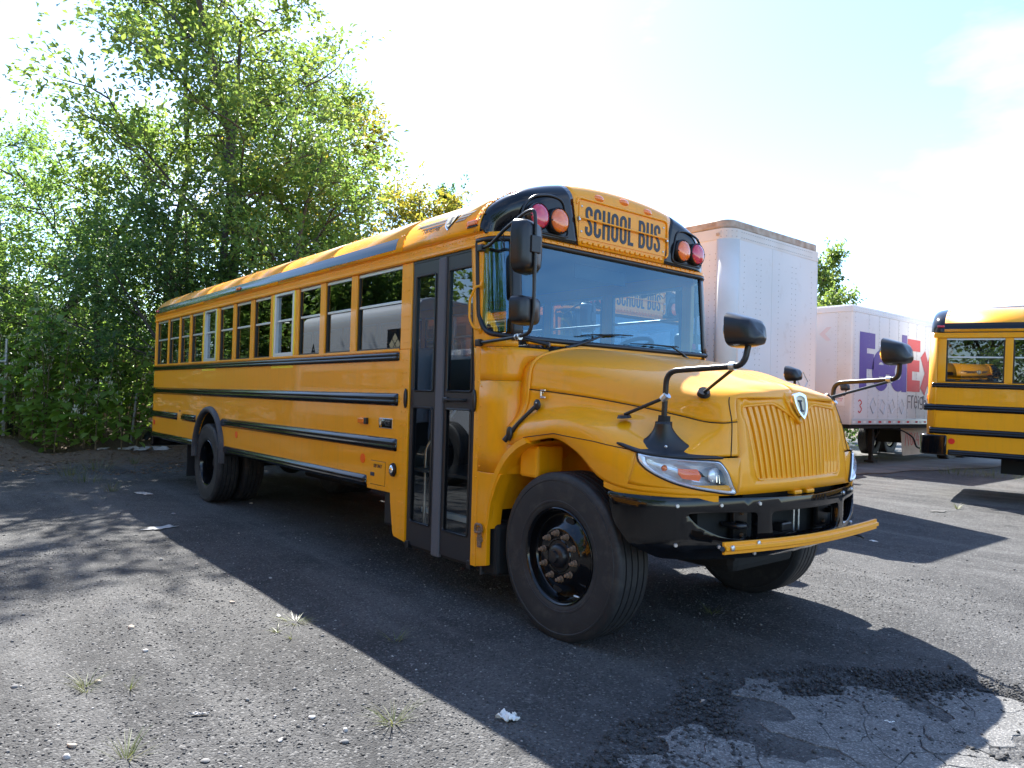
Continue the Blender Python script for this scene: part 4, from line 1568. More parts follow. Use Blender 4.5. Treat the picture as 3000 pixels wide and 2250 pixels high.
def hood_surface(u, v):
    i, j = int(round(u * SU)), int(round(v * SV))
    return Vector(dense[min(i, len(dense) - 1)][min(j, len(dense[0]) - 1)])


for sg in (-1, 1):
    P = [[(p[0], sg * p[1], p[2]) for p in col] for col in dense]
    # upper hood (above the crease row 5) and fender below; a thin dark joint runs between
    MB().grid(P, lambda i, j: j >= 5 * SV and not (i >= 8 * SU and j < 6 * SV)).build('hood', YW, BUS, smooth=60, solid=.010, face=(.2, sg * .3, 1))
    # headlamp cut-out: between columns 5 and 8, rows 0..2
    MB().grid(P, lambda i, j: j < 5 * SV and i < 8 * SU and not (5.0 * SU <= i and .35 * SV <= j < 1.85 * SV)).build('fender', YW, BUS, smooth=60, solid=.010, face=(.4, sg, .4))
    jl = [Vector(P[i][5 * SV]) + Vector((0, sg * .0015, 0)) for i in range(0, 8 * SU + 1)]
    MB().tube(jl, .0032, 5).build('panel_joint', 'black_matte', BUS, smooth=60)
    jl = [Vector(P[8 * SU - 3][j]) + Vector((.0012, sg * .0012, 0)) for j in range(int(2 * SV), 6 * SV + 1)] + [Vector(P[i][6 * SV]) + Vector((.001, 0, .0012)) for i in range(8 * SU - 2, 9 * SU + 1)]
    jl2 = []
    for i in range(int(.75 * SU), 5 * SU + 1):
        col = [Vector(p) for p in P[i][:2 * SV + 1]]
        zt = float(np.interp(col[0].x, [-.3, 0, .3, .56], [1.245, 1.288, 1.262, 1.222]))
        for j in range(2 * SV):
            if (col[j].z - zt) * (col[j + 1].z - zt) <= 0:
                jl2.append(col[j].lerp(col[j + 1], (zt - col[j].z) / (col[j + 1].z - col[j].z + 1e-9)) + Vector((0, sg * .0012, 0)))
                break
    MB().tube(jl[:int(4 * SV) + 1], .0030, 5).build('panel_joint', 'black_matte', BUS, smooth=60)
    MB().tube(jl2, .0028, 5).build('panel_joint', 'black_matte', BUS, smooth=60)
    # rear roll of the hood
    jl = [Vector(P[0][j]) + Vector((-.004, 0, 0)) for j in range(2 * SV, 8 * SV + 1)]
    MB().tube(jl, .012, 8).build('hood_edge', YW, BUS, smooth=60)
    MB().grid([[(p[0] - .004 - .10 * q, p[1] * (1 - .012 * q) , p[2] - .008 - .010 * q) for q in (0, .5, 1)] for p in P[0][2 * SV:]]).build('hood_flange', YW, BUS, smooth=60, solid=.006, face=(0, sg, .8))
    # inner wheel house and inner wall
    rings = [[(-.03 + .60 * math.cos(a), sg * y, .64 + .60 * math.sin(a)) for a in [math.radians(8 + 164 * k / 18) for k in range(19)]] for y in (1.15, .68)]
    MB().loft(rings, False, False).build('wheel_house', YW, BUS, smooth=60)
    MB().box(-.62, .55, sg * .66, sg * .68, .60, 1.25).build('inner_fender', YW, BUS, smooth=0)
    MB().box(-.40, -.22, sg * .90, sg * 1.14, .98, 1.19).build('fender_bracket', YW, BUS, smooth=0, bevel=.02)
    # lower front valance under the headlamp
    vl = [Vector(P[i][0]) for i in range(int(4.2 * SU), int(7.4 * SU))]
    rings = [[(p.x - .02, p.y * .985, p.z - .035), (p.x - .004, p.y * .996, p.z - .035), (p.x - .001, p.y, p.z + .004), (p.x - .02, p.y * .985, p.z + .004)] for p in vl]
    MB().loft(rings, True, True).build('valance', YW, BUS, smooth=40)

# rubber hood latches and maker's mark
for sg in (-1, 1):
    p0, p1 = Vector((-.275, sg * 1.105, 1.462)), Vector((-.455, sg * 1.228, 1.215))
    la = MB().tube([p0, p0.lerp(p1, .5) + Vector((0, sg * .02, 0)), p1], [.014, .012, .020], 8).build('hood_latch', 'black_satin', BUS, smooth=50)
    MB().ball(p0, .032, .016, .038, 10, 6).build('plate', 'black_satin', la, smooth=30)
    MB().ball(p0.lerp(p1, .80) + Vector((0, sg * .014, 0)), .026, .018, .05, 10, 6).build('clasp', 'black_satin', la, smooth=30)
    for d in ((.008, .012), (-.006, -.014)):
        MB().ball(p0 + Vector((d[0], sg * .016, d[1])), .006, .005, .006, 8, 5).build('bolt', 'steel_bolt', la, smooth=60)
    c0 = Vector((-.255, sg * 1.064, 1.535))
    lg = MB()
    for a0, a1, b0, b1 in ((-.028, .022, .018, .030), (-.028, .022, -.030, -.018), (-.028, -.016, -.017, .017), (-.010, .006, .004, .010)):
        lg.box(c0.x + a0, c0.x + a1, c0.y, c0.y + sg * .012, c0.z + b0, c0.z + b1)
    lg.build('maker_mark', 'chrome', BUS, smooth=0, bevel=.002, seg=1)

# ------------------------------------------------------------------ grille panel
def face_x(y, z):
    zz = [.985, 1.10, 1.205, 1.28, 1.35, 1.40, 1.548]
    xx = [1.0, .995, .985, .975, .965, .955, .918]
    return float(np.interp(z, zz, xx)) - .097 * y * y


outer = [(-.66, .985), (.66, .985), (.645, 1.10), (.63, 1.205), (.625, 1.28), (.62, 1.35), (.615, 1.40), (.58, 1.540), (.3, 1.545), (0, 1.548), (-.3, 1.545), (-.58, 1.540),
         (-.615, 1.40), (-.62, 1.35), (-.625, 1.28), (-.63, 1.205), (-.645, 1.10)]
hole = round_poly([(-.487, 1.062), (.487, 1.062), (.555, 1.488), (.24, 1.512), (.10, 1.455), (0, 1.400), (-.10, 1.455), (-.24, 1.512), (-.555, 1.488)], [.04, .04, .04, .04, .03, .02, .03, .04, .04])
vs, fs = holed_sheet(outer, [hole], .05, lambda a, b: (face_x(a, b), a, b))
gp = MB().add(vs, fs).build('grille_panel', YW, BUS, smooth=40, solid=.03, face=(1, 0, 0))
MB().tube([(face_x(a, b) - .004, a, b) for a, b in hole + hole[:1]], .008, 8, caps=False).build('grille_rim', YW, BUS, smooth=60)
MB().box(.84, .86, -.55, .55, 1.04, 1.50).build('radiator_screen', 'under_black', BUS, smooth=0)
hole_top = lambda y: float(np.interp(abs(y), [0, .10, .24, .555], [1.398, 1.455, 1.512, 1.49]))
NS = 19
for k in range(NS):
    q = -1 + 2 * (k + .5) / NS
    zt = hole_top(q * .55) + .004
    cols = []
    for j in range(7):
        z = 1.058 + (zt - 1.058) * j / 6
        hw = .487 + (.555 - .487) * (z - 1.06) / .43
        y = q * hw
        w = hw / NS * .74
        x = face_x(y, z) - .004
        cols.append([(x - .065, y - w, z), (x - .010, y - w, z), (x - .003, y - w * .82, z), (x, y + w * .70, z), (x - .004, y + w, z), (x - .065, y + w, z)])
    MB().loft(cols, True, True).build('grille_slat', YW, gp, smooth=40)
# emblem on its raised boss
bz = [( -.115, 1.60), (.115, 1.60), (.12, 1.545), (.085, 1.455), (0, 1.372), (-.085, 1.455), (-.12, 1.545)]
boss = round_poly(bz, [.05, .05, .03, .03, .02, .03, .03])
mb = MB()
nb = len(boss)
vs = [(face_x(a, min(b, 1.548)) - .02 - max(0, b - 1.548) * .6, a, b) for a, b in boss] + [(face_x(a, min(b, 1.548)) + .018 - max(0, b - 1.548) * .5, a * .86, 1.49 + (b - 1.49) * .88) for a, b in boss]
mb.add(vs, [(i, (i + 1) % nb, nb + (i + 1) % nb, nb + i) for i in range(nb)] + [tuple(range(nb, 2 * nb))])
mb.build('emblem_boss', YW, BUS, smooth=50, bevel=.008)
shield_emblem(BUS, Vector((.962, 0, 1.500)), (0, 1, 0), (-.23, 0, 1), .078, .088, depth=.016)
for y in (-.075, .075):
    MB().box(.955, 1.01, y - .045, y + .045, .958, .984).build('hood_hinge', YW, BUS, smooth=0, bevel=.008)

# ------------------------------------------------------------------ headlamps
hl_top = hood_surface
for sg in (-1, 1):
    def HS(u, v, off=0.0, sg=sg):
        i = int(u * SU)
        fu = u * SU - i
        j = int(v * SV)
        fv = v * SV - j
        i2, j2 = min(i + 1, len(dense) - 1), min(j + 1, len(dense[0]) - 1)
        p = (1 - fu) * (1 - fv) * dense[i][j] + fu * (1 - fv) * dense[i2][j] + (1 - fu) * fv * dense[i][j2] + fu * fv * dense[i2][j2]
        n = Vector((.75, .66 * (1 - max(0, u - 6) * .3), .05)).normalized()
        q = Vector((p[0], p[1], p[2])) + n * off
        return Vector((q.x, sg * q.y, q.z))
    # outline in (u, v): long leaf shape, pointed at the outer rear, cut at the inner front
    ol = [(5.0, 1.86), (5.35, 1.86), (5.9, 1.82), (6.5, 1.76), (6.95, 1.70), (7.15, 1.52), (7.45, 1.02), (7.70, .45), (7.86, .10), (7.4, .12), (6.9, .22), (6.4, .40), (5.9, .70), (5.4, 1.15), (5.1, 1.52)]
    oc = [(p[0], p[1]) for p in crom([(a, b, 0) for a, b in ol + ol[:1]], 4)][:-1]
    cu, cv = 6.55, 1.08
    rings = []
    for k, off in ((1.0, .004), (.99, .014), (.93, .018), (.86, .010), (.80, -.045), (.55, -.075), (.2, -.08)):
        rings.append([HS(cu + (a - cu) * k, cv + (b - cv) * k, off) for a, b in oc])
    hl = MB().loft(rings, True, False).build('headlight', 'lamp_chrome', BUS, smooth=40)
    # dark outline seal and fill of the cut-out behind
    MB().tube([HS(a, b, .004) for a, b in oc + oc[:1]], .008, 6, caps=False).build('seal', 'black_satin', hl, smooth=60)
    back = []
    for i in range(12):
        u = 4.95 + 3.0 * i / 11
        back.append([HS(u, .30 + 1.65 * j / 6, -.10) for j in range(7)])
    MB().grid(back).build('back_shell', 'black_matte', hl, smooth=60)
    # surround of body colour between the lamp outline and the square cut-out
    sur = []
    for i in range(25):
        u = 5.0 + 3.0 * i / 24
        us = np.array([q[0] for q in oc])
        top = [q[1] for q in oc]
        sel_hi = [b for a, b in oc if abs(a - u) < .22 and b > 1.08 - (u - 6.5) * .25]
        sel_lo = [b for a, b in oc if abs(a - u) < .22 and b <= 1.08 - (u - 6.5) * .25]
        sur.append((u, max(sel_hi) if sel_hi else 1.3, min(sel_lo) if sel_lo else 1.3))
    gl = []
    for k in (1.0, .92, .6, .3, .02):
        gl.append([HS(cu + (a - cu) * k, cv + (b - cv) * k, .006 + .022 * (1 - k * k)) for a, b in oc])
    MB().loft(gl, True, False).build('lens', 'clear_lens', hl, smooth=60)
    # inside: turn-signal bulb, orange reflector, main reflector bowl
    MB().prism([(6.10, 1.32), (6.52, 1.30), (6.62, .95), (6.58, .70), (6.22, .82), (6.12, 1.05)], lambda a, b, d: HS(a, b, d), -.030, -.012).build('side_reflector', 'orange_reflector', hl, smooth=30)
    c = HS(5.78, 1.30, -.025)
    MB().ball(c, .018, .018, .018, 12, 8).build('bulb', 'amber_lens', hl, smooth=60)
    c = HS(7.0, .98, -.042)
    MB().ball(c, .018, .062, .044, 18, 12).build('reflector_bowl', 'lamp_chrome', hl, smooth=60)
    for k_ in range(3):
        a_ = HS(6.86 + .14 * k_, 1.22 - .10 * k_, -.026)
        b_ = HS(6.92 + .14 * k_, .70 - .06 * k_, -.026)
        MB().tube([a_, b_], .004, 5).build('lens_rib', 'chrome', hl, smooth=50)
    MB().prism([(7.10, 1.30), (7.25, 1.15), (7.52, .55), (7.25, .45)], lambda a, b, d: HS(a, b, d), -.022, -.018).build('turn_panel', 'decal_grey', hl, smooth=0)
    # body-coloured filler strips closing the corners of the cut-out
    tops = [HS(4.98 + (8.0 - 4.98) * i / 30, 1.95, -.002) for i in range(31)]
    def edge(u, hi):
        best = None
        for k in range(len(oc)):
            a, b = oc[k], oc[(k + 1) % len(oc)]
            if (a[0] - u) * (b[0] - u) <= 0 and a[0] != b[0]:
                v = a[1] + (b[1] - a[1]) * (u - a[0]) / (b[0] - a[0])
                if best is None or (v > best if hi else v < best):
                    best = v
        return best
    up, dn = [], []
    for i in range(41):
        u = 4.99 + 3.03 * i / 40
        eh, el = edge(u, True), edge(u, False)
        if eh is None:
            eh = el = 1.86 if u < 5.1 else .10
        up.append([HS(u, eh + (1.90 - eh) * j / 3, .0012) for j in range(4)])
        dn.append([HS(u, .30 + (el - .30) * j / 5 if el > .30 else .30, .0012) for j in range(6)])
    MB().grid(up).build('lamp_surround', YW, hl, smooth=60, solid=.006, face=(1, sg, 0))
    MB().grid(dn).build('lamp_surround', YW, hl, smooth=60, solid=.006, face=(1, sg, 0))

# ------------------------------------------------------------------ bumper with three openings
bp = crom([(.46, 1.205, 0), (.60, 1.185, 0), (.75, 1.09, 0), (.85, .98, 0), (.93, .78, 0), (1.005, .507, 0), (1.045, .25, 0), (1.06, 0, 0)], 8)
arc_s = [0.0]
for k in range(1, len(bp)):
    arc_s.append(arc_s[-1] + float(np.hypot(*(bp[k] - bp[k - 1])[:2])))
TOTAL = arc_s[-1]


def bump_pt(s, z):
    """s: distance along the bumper from the middle, signed"""
    a = TOTAL - abs(s)
    x = float(np.interp(a, arc_s, [p[0] for p in bp]))
    y = float(np.interp(a, arc_s, [p[1] for p in bp]))
    # lower edge rolls back under, upper edge rolls back
    t = (z - .60) / .40
    back = .10 * max(0, (.30 - t) / .30) ** 2 + .035 * max(0, (t - .88) / .12) ** 2
    nrm = Vector((.9, .45 * min(1, y / 1.0), 0)).normalized()
    return (x - nrm.x * back, math.copysign(y - nrm.y * back, s), z)


def zb(a, b):   # the bumper bottom rises to its ends
    return b


E_ = TOTAL
out = [(-E_, .985), (-E_ + .05, .82), (-E_ + .16, .70), (-E_ + .34, .63), (-.45, .598), (0, .59), (.45, .598), (E_ - .34, .63), (E_ - .16, .70), (E_ - .05, .82), (E_, .985), (.6, .968), (0, .955), (-.6, .968)]
out = round_poly(out, .03, 3)
h_mid = round_poly([(-.41, .880), (.41, .880), (.39, .715), (-.39, .715)], .045)
h_r = round_poly([(.52, .882), (.86, .892), (1.01, .888), (.95, .825), (.80, .757), (.66, .730), (.52, .722)], [.03, .04, .03, .08, .08, .06, .03])
h_l = [(-a, b) for a, b in h_r][::-1]
vs, fs = holed_sheet(out, [h_mid, h_r, h_l], .04, bump_pt)
bm_o = MB().add(vs, fs).build('bumper', 'black_gloss', BUS, smooth=50, solid=.05, bevel=.008, face=(1, 0, 0))
for sx in (-.51, .51, -.79, -1.065, 1.065, .79):
    p = bump_pt(sx, .932)
    n = Vector((.9, .5 * p[1], 0)).normalized()
    MB().cyl(Vector(p), Vector(p) + n * .010, .013, .010, 12).build('bolt', 'steel_bolt', bm_o, smooth=40)
for sx, z in ((-1.07, .716), (1.07, .716), (-.80, .700), (.80, .700), (-.50, .638), (.50, .638)):
    p = bump_pt(sx, z)
    n = Vector((.9, .5 * p[1], -.1)).normalized()
    MB().cyl(Vector(p), Vector(p) + n * .010, .012, .010, 12).build('bolt', 'steel_bolt', bm_o, smooth=40)
# what shows through the openings
MB().box(.78, .82, -.84, .84, .66, .94).build('crossmember', 'under_black', BUS, smooth=0)
for sg in (-1, 1):
    hk = MB().tube(bend([(.84, sg * .62, .80), (.95, sg * .62, .80), (.95, sg * .53, .80), (.86, sg * .53, .80)], .04), .018, 8).build('tow_hook', 'black_satin', BUS, smooth=50)
    MB().box(.842, .875, sg * .42, sg * .56, .70, .89).build('hook_plate', 'black_satin', BUS, smooth=0, bevel=.006)
    for z in (.73, .86):
        MB().cyl((.874, sg * .49, z), (.889, sg * .49, z), .014, .012, 8).build('bolt', 'rusty_nut', BUS, smooth=30)
MB().box(.86, .93, -.12, .0, .715, .775).build('arm_motor', 'black_satin', BUS, smooth=0, bevel=.012)
for y in (.10, .16):
    MB().cyl((.88, y, .70), (.88, y, .89), .008, n=8).build('latch_rod', 'steel_bolt', BUS, smooth=50)
MB().prism([(-.55, .935), (.55, .935), (.50, .99), (-.50, .99)], lambda a, b, d: (.93 + d - .09 * a * a, a, b), -.03, 0).build('gap_filler', 'under_black', BUS, smooth=0)

# crossing-gate arm folded across the bumper
arm = MB()
N_ = 24
rings = []
for k in range(N_ + 1):
    t = k / N_
    y = -.955 + 1.80 * t
    x = 1.075 + .035 * math.sin(PI * t) + .0 * t
    z = .735 - .018 * math.sin(PI * t) - .028 * t
    rings.append([(x - .012, y, z - .034), (x + .004, y, z - .034), (x + .004, y, z - .016), (x + .018, y, z - .012), (x + .018, y, z + .010), (x + .004, y, z + .014), (x + .004, y, z + .032), (x - .012, y, z + .032)])
arm.loft(rings, True, True)
am = arm.build('crossing_arm', YW, BUS, smooth=30, bevel=.002, seg=1)
for y in (-.91, -.66):
    MB().lathe([(.016, 0), (.016, .008), (.010, .012)], (1.096, y, .735), 'X', 12).build('bolt', 'steel_bolt', am, smooth=40)
MB().tube(bend([(1.0, -.80, .70), (1.05, -.90, .70), (1.075, -.97, .735)], .03), .014, 8).build('pivot_rod', 'black_satin', am, smooth=50)
MB().tube(bend([(.93, .77, .62), (.99, .80, .612), (1.0, .82, .60)], .02), .010, 6).build('rest_hook', 'black_satin', am, smooth=50)

# ------------------------------------------------------------------ mirrors
def crossview(sg):
    c = Vector((1.18, sg * .925, 1.885))
    mb = MB()
    # shell: rounded box swelling towards the rear glass
    rings = []
    for k, (dx, w, h, dz) in enumerate(((-.085, .104, .086, .010), (-.080, .114, .094, .010), (-.055, .112, .090, .006), (.0, .098, .078, 0), (.045, .082, .066, -.004), (.062, .060, .045, -.006), (.066, .02, .015, -.006))):
        ring = []
        for i in range(24):
            a = 2 * PI * i / 24
            ca, sa = math.cos(a), math.sin(a)
            e = .55
            ring.append((c.x + dx - .010 * sa, c.y + math.copysign(abs(ca) ** e, ca) * w, c.z + dz + math.copysign(abs(sa) ** e, sa) * h))
        rings.append(ring)
    m_ = MB().loft(rings, True, True).build('crossview_mirror', 'black_satin', BUS, smooth=50)
    MB().ball((c.x - .088, c.y, c.z + .010), .030, .100, .082, 20, 12).build('mirror_glass', 'mirror_glass', m_, smooth=60)
    pts = bend([(.680, sg * .985, 1.385), (.690, sg * .980, 1.68), (1.165, sg * .945, 1.705), (1.180, sg * .925, 1.83)], .075, 7)
    MB().tube(pts, .0165, 10).build('arm', 'black_satin', m_, smooth=60)
    MB().tube([(1.105, sg * .948, 1.690), (.775, sg * .742, 1.565)], .0095, 8).build('brace', 'black_satin', m_, smooth=60)
    MB().tube([(.687, sg * .983, 1.53), (.425, sg * 1.03, 1.422)], .0105, 8).build('brace', 'black_satin', m_, smooth=60)
    MB().cyl((.768, sg * .735, 1.556), (.780, sg * .748, 1.575), .040, .034, 18).build('pad', 'black_satin', m_, smooth=40)
    MB().cyl((.42, sg * 1.028, 1.402), (.42, sg * 1.030, 1.420), .045, .036, 18).build('pad', 'black_satin', m_, smooth=40)
    for p in ((.687, .985, 1.53), (1.10, .948, 1.702)):
        MB().cyl((p[0] - .016, sg * p[1], p[2] - .014 * (p[2] < 1.6)), (p[0] + .016, sg * p[1], p[2] + .014 * (p[2] < 1.6)), .024, .024, 12).build('clamp', 'steel_bolt', m_, smooth=40)
    # flared base above the headlamp
    def HS(u, v):
        i, j = int(u * SU), int(v * SV)
        fu, fv = u * SU - i, v * SV - j
        p = (1 - fu) * (1 - fv) * dense[i][j] + fu * (1 - fv) * dense[i + 1][j] + (1 - fu) * fv * dense[i][j + 1] + fu * fv * dense[i + 1][j + 1]
        return Vector((p[0], p[1], p[2]))
    cols = []
    for k in range(33):
        w = -1 + 2 * k / 32
        B = HS(5.75 + w * 1.45, 1.93) + Vector((.012, .014, .004))
        col = []
        for q in range(13):
            h = q / 12
            kk = (1 - h) ** 1.9
            top = Vector((.682 + .050 * w, .985 + .048 * math.sqrt(max(0, 1 - w * w)), 1.225 + .165 * h))
            x = top.x + (B.x - top.x) * kk
            y = top.y + (B.y - top.y) * kk
            col.append((x, sg * y, B.z * kk + (1 - kk) * top.z))
        cols.append(col)
    MB().grid(cols).build('base', 'black_satin', m_, smooth=60, solid=.012, face=(.3, sg, .2))
    MB().cyl((.682, sg * .985, 1.20), (.682, sg * .985, 1.392), .055, .047, 18).build('base_core', 'black_satin', m_, smooth=40)
    MB().cyl((.681, sg * .985, 1.385), (.684, sg * .984, 1.425), .036, .034, 16).build('collar', 'black_matte', m_, smooth=40)
    for dx in (-.05, .055):
        MB().ball((.70 + dx, sg * 1.055, 1.255), .009, .009, .009, 8, 6).build('bolt', 'steel_bolt', m_, smooth=60)
    return m_


def side_mirror(sg):
    yo = 1.30
    SX = .045 if sg < 0 else -.62
    P_ = lambda x, y, z: (x + SX if x > -.70 else x + (SX if sg > 0 else 0), sg * y, z)
    arm_pts = [P_(-.755, 1.235, 2.548), P_(-.66, 1.27, 2.548), P_(-.47, 1.30, 2.62), P_(-.25, 1.31, 2.690), P_(-.175, 1.30, 2.700), P_(-.165, 1.295, 2.60), P_(-.165, 1.295, 2.05), P_(-.185, 1.30, 1.915), P_(-.30, 1.31, 1.895), P_(-.735, 1.24, 1.882)]
    m_ = MB().tube(bend(arm_pts, .045, 6), .0125, 10).build('side_mirror', 'black_satin', BUS, smooth=60)
    MB().tube([P_(-.30, 1.31, 1.893), P_(-.165, 1.16, 1.852)], .012, 8).build('brace', 'black_satin', m_, smooth=60)

    def head(name, cx, cy, cz, w, h, d):
        rings = []
        yaw = math.radians(-18) * sg
        for dx, k in ((-.5, .93), (-.42, 1.0), (-.1, .97), (.22, .90), (.42, .74), (.5, .50)):
            ring = []
            for i in range(28):
                a = 2 * PI * i / 28
                ca, sa = math.cos(a), math.sin(a)
                e = .45
                yy = math.copysign(abs(ca) ** e, ca) * w / 2 * k
                zz = math.copysign(abs(sa) ** e, sa) * h / 2 * (k * .6 + .4)
                xx = dx * d
                ring.append((cx + xx * math.cos(yaw) - sg * yy * math.sin(yaw), sg * cy + sg * yy * math.cos(yaw) + xx * math.sin(yaw), cz + zz))
            rings.append(ring)
        hd = MB().loft(rings, True, True).build(name, 'black_satin', m_, smooth=50)
        return hd
    head('flat_mirror_head', -.235 + SX, 1.295, 2.470, .265, .345, .115)
    head('convex_mirror_head', -.235 + SX, 1.295, 2.062, .265, .185, .110)
    MB().box(-.180 + SX, -.150 + SX, sg * 1.255, sg * 1.335, 2.42, 2.53).build('bracket', 'black_satin', m_, smooth=0, bevel=.006)
    for z in (2.548, 1.882):
        MB().box(-.775 + min(SX, 0), -.725 + min(SX, 0), sg * 1.222, sg * 1.265, z - .025, z + .025).build('mount', 'black_satin', m_, smooth=0, bevel=.008)
    for dx in (.0, .03):
        MB().cyl(P_(-.31 + dx, 1.31, 1.895), P_(-.298 + dx, 1.31, 1.895), .021, .021, 12).build('clamp', 'steel_bolt', m_, smooth=40)
    MB().cyl(P_(-.172, 1.162, 1.850), P_(-.158, 1.155, 1.850), .020, .016, 12).build('foot', 'black_satin', m_, smooth=40)
    MB().tube(crom([P_(-.62, 1.235, 2.60), P_(-.56, 1.24, 2.55), P_(-.52, 1.26, 2.50), P_(-.50, 1.28, 2.56), P_(-.49, 1.30, 2.60)], 5), .004, 5).build('wire', 'black_matte', m_, smooth=60)
    return m_


for sg in (-1, 1):
    crossview(sg)
    side_mirror(sg)

# grab rail by the door
gr = MB().tube(bend([(-.757, -1.235, 2.285), (-.765, -1.275, 2.275), (-.815, -1.285, 2.19), (-.815, -1.285, 2.05), (-.775, -1.275, 1.985), (-.765, -1.235, 1.975)], .03), .009, 8).build('grab_rail', YW, BUS, smooth=60)
for z in (2.29, 1.975):
    MB().ball((-.765, -1.228, z), .016, .008, .028, 10, 6).build('foot', YW, gr, smooth=60)

# wipers
def wiper(pivot, tip0, tip1, joint):
    w = MB().tube([pivot, Vector(pivot).lerp(Vector(joint), .45) + Vector((.02, 0, 0)), joint], [.016, .010, .006], 8).build('wiper', 'black_satin', BUS, smooth=50)
    MB().tube([tip0, Vector(tip0).lerp(Vector(joint), .5) + Vector((.012, 0, .004)), Vector(joint) + Vector((.008, 0, 0)), Vector(tip1).lerp(Vector(joint), .5) + Vector((.012, 0, .004)), tip1], [.004, .006, .008, .006, .004], 6).build('blade', 'black_matte', w, smooth=50)
    MB().cyl(Vector(pivot) - Vector((.02, 0, .03)), Vector(pivot) + Vector((.01, 0, .01)), .022, .018, 12).build('pivot', 'black_satin', w, smooth=40)


wiper((-.475, -.655, 1.872), (-.488, -.50, 1.978), (-.488, .08, 2.018), (-.484, -.25, 1.998))
wiper((-.475, .76, 1.872), (-.488, .05, 1.955), (-.488, .66, 1.965), (-.484, .56, 1.962))
for y, w_, m_ in ((.925, .045, 'red_paint_mark'), (1.005, .036, 'tape_white')):
    MB().add([front_pt(y - w_ / 2, 1.965, -.006), front_pt(y + w_ / 2, 1.965, -.006), front_pt(y + w_ / 2, 2.015, -.006), front_pt(y - w_ / 2, 2.015, -.006)], [(0, 1, 2, 3)]).build('windshield_sticker', m_, BUS, smooth=0)

# ------------------------------------------------------------------ folding entrance door
DY = -SIDE + .012
door_root = MB().box(-1.69, -.82, DY - .004, DY + .05, 2.555, 2.572).build('entrance_door', 'door_black', BUS, smooth=0)


def leaf(x0, x1, gx0, gx1, nm):
    mb = MB()
    zb_, zt_ = .318, 2.553
    g = [(.50, 1.41), (1.535, 2.45)]
    for a, b, c, d in ((x0, gx0, zb_, zt_), (gx1, x1, zb_, zt_), (gx0, gx1, zb_, g[0][0]), (gx0, gx1, g[0][1], g[1][0]), (gx0, gx1, g[1][1], zt_)):
        mb.box(a, b, DY, DY + .035, c, d)
    lf = mb.build(nm, 'door_black', door_root, smooth=0)
    for z0, z1 in g:
        rim = round_poly([(gx0 + .003, z0 + .003), (gx1 - .003, z0 + .003), (gx1 - .003, z1 - .003), (gx0 + .003, z1 - .003)], .02, 4)
        MB().tube([(a, DY - .002, b) for a, b in rim + rim[:1]], .008, 6, caps=False).build('glazing_seal', 'black_satin', lf, smooth=60)
        MB().add([(gx0, DY + .010, z0), (gx1, DY + .010, z0), (gx1, DY + .010, z1), (gx0, DY + .010, z1)], [(0, 1, 2, 3)]).build('pane', 'door_glass', lf, smooth=0)
    return lf


leaf(-1.690, -1.318, -1.640, -1.360, 'rear_leaf')
lf = leaf(-1.215, -.822, -1.182, -.868, 'front_leaf')
MB().box(-1.316, -1.217, DY - .016, DY + .035, .290, 2.556).build('centre_seal', 'grey_seal', door_root, smooth=0, bevel=.012)
hd = MB().box(-1.205, -1.150, DY - .02, DY - .001, 1.455, 1.495).build('door_handle', 'black_satin', door_root, smooth=0, bevel=.006)
MB().tube(bend([(-1.18, DY - .012, 1.475), (-1.16, DY - .03, 1.475), (-.94, DY - .03, 1.475), (-.93, DY - .005, 1.475)], .015), .011, 8).build('grip', 'black_matte', hd, smooth=60)
for x, w_ in ((-1.725, .012), (-.800, .012)):
    MB().ball((x, -SIDE - .012, 1.475), .017, .018, .082, 10, 8).build('door_hinge', 'black_satin', door_root, smooth=50)
MB().box(-1.66, -.85, DY + .02, DY + .03, .300, .317).build('threshold', 'black_matte', door_root, smooth=0)
for x in (-1.66, -.83):
    MB().box(x - .02, x + .02, DY - .02, DY + .02, .285, .345).build('pivot_block', 'black_satin', door_root, smooth=0, bevel=.006)

# steps, pole and inside of the entrance
for k, (z, y0) in enumerate(((.60, -1.09), (.875, -.80))):
    st = MB().box(-1.69, -.82, y0, y0 + .30, z - .04, z).build('step', 'black_matte', BUS, smooth=0)
    MB().box(-1.66, -.85, y0 - .006, y0 + .045, z - .038, z + .004).build('step_nosing', 'step_nosing', st, smooth=0, bevel=.004, seg=1)
    MB().box(-1.69, -.82, y0 + .26, y0 + .28, z, z + .27).build('riser', 'black_matte', BUS, smooth=0)
MB().tube(bend([(-1.60, -1.10, .33), (-1.60, -1.10, 1.08), (-1.55, -1.06, 1.17), (-1.40, -.85, 1.5)], .10), .015, 8).build('stanchion', 'aluminium', BUS, smooth=60)
MB().box(-1.72, -1.70, -1.18, -.35, .35, 1.55).build('modesty_panel', 'black_matte', BUS, smooth=0)
MB().box(-.82, -.80, -1.18, -.60, .35, 1.60).build('kick_panel', 'black_matte', BUS, smooth=0)
MB().box(-1.70, -.82, -1.19, -.36, .295, .325).build('step_well', 'under_black', BUS, smooth=0)
MB().box(-2.14, -1.96, -1.16, -.80, .40, .69).build('battery_box', 'black_satin', BUS, smooth=0, bevel=.02)

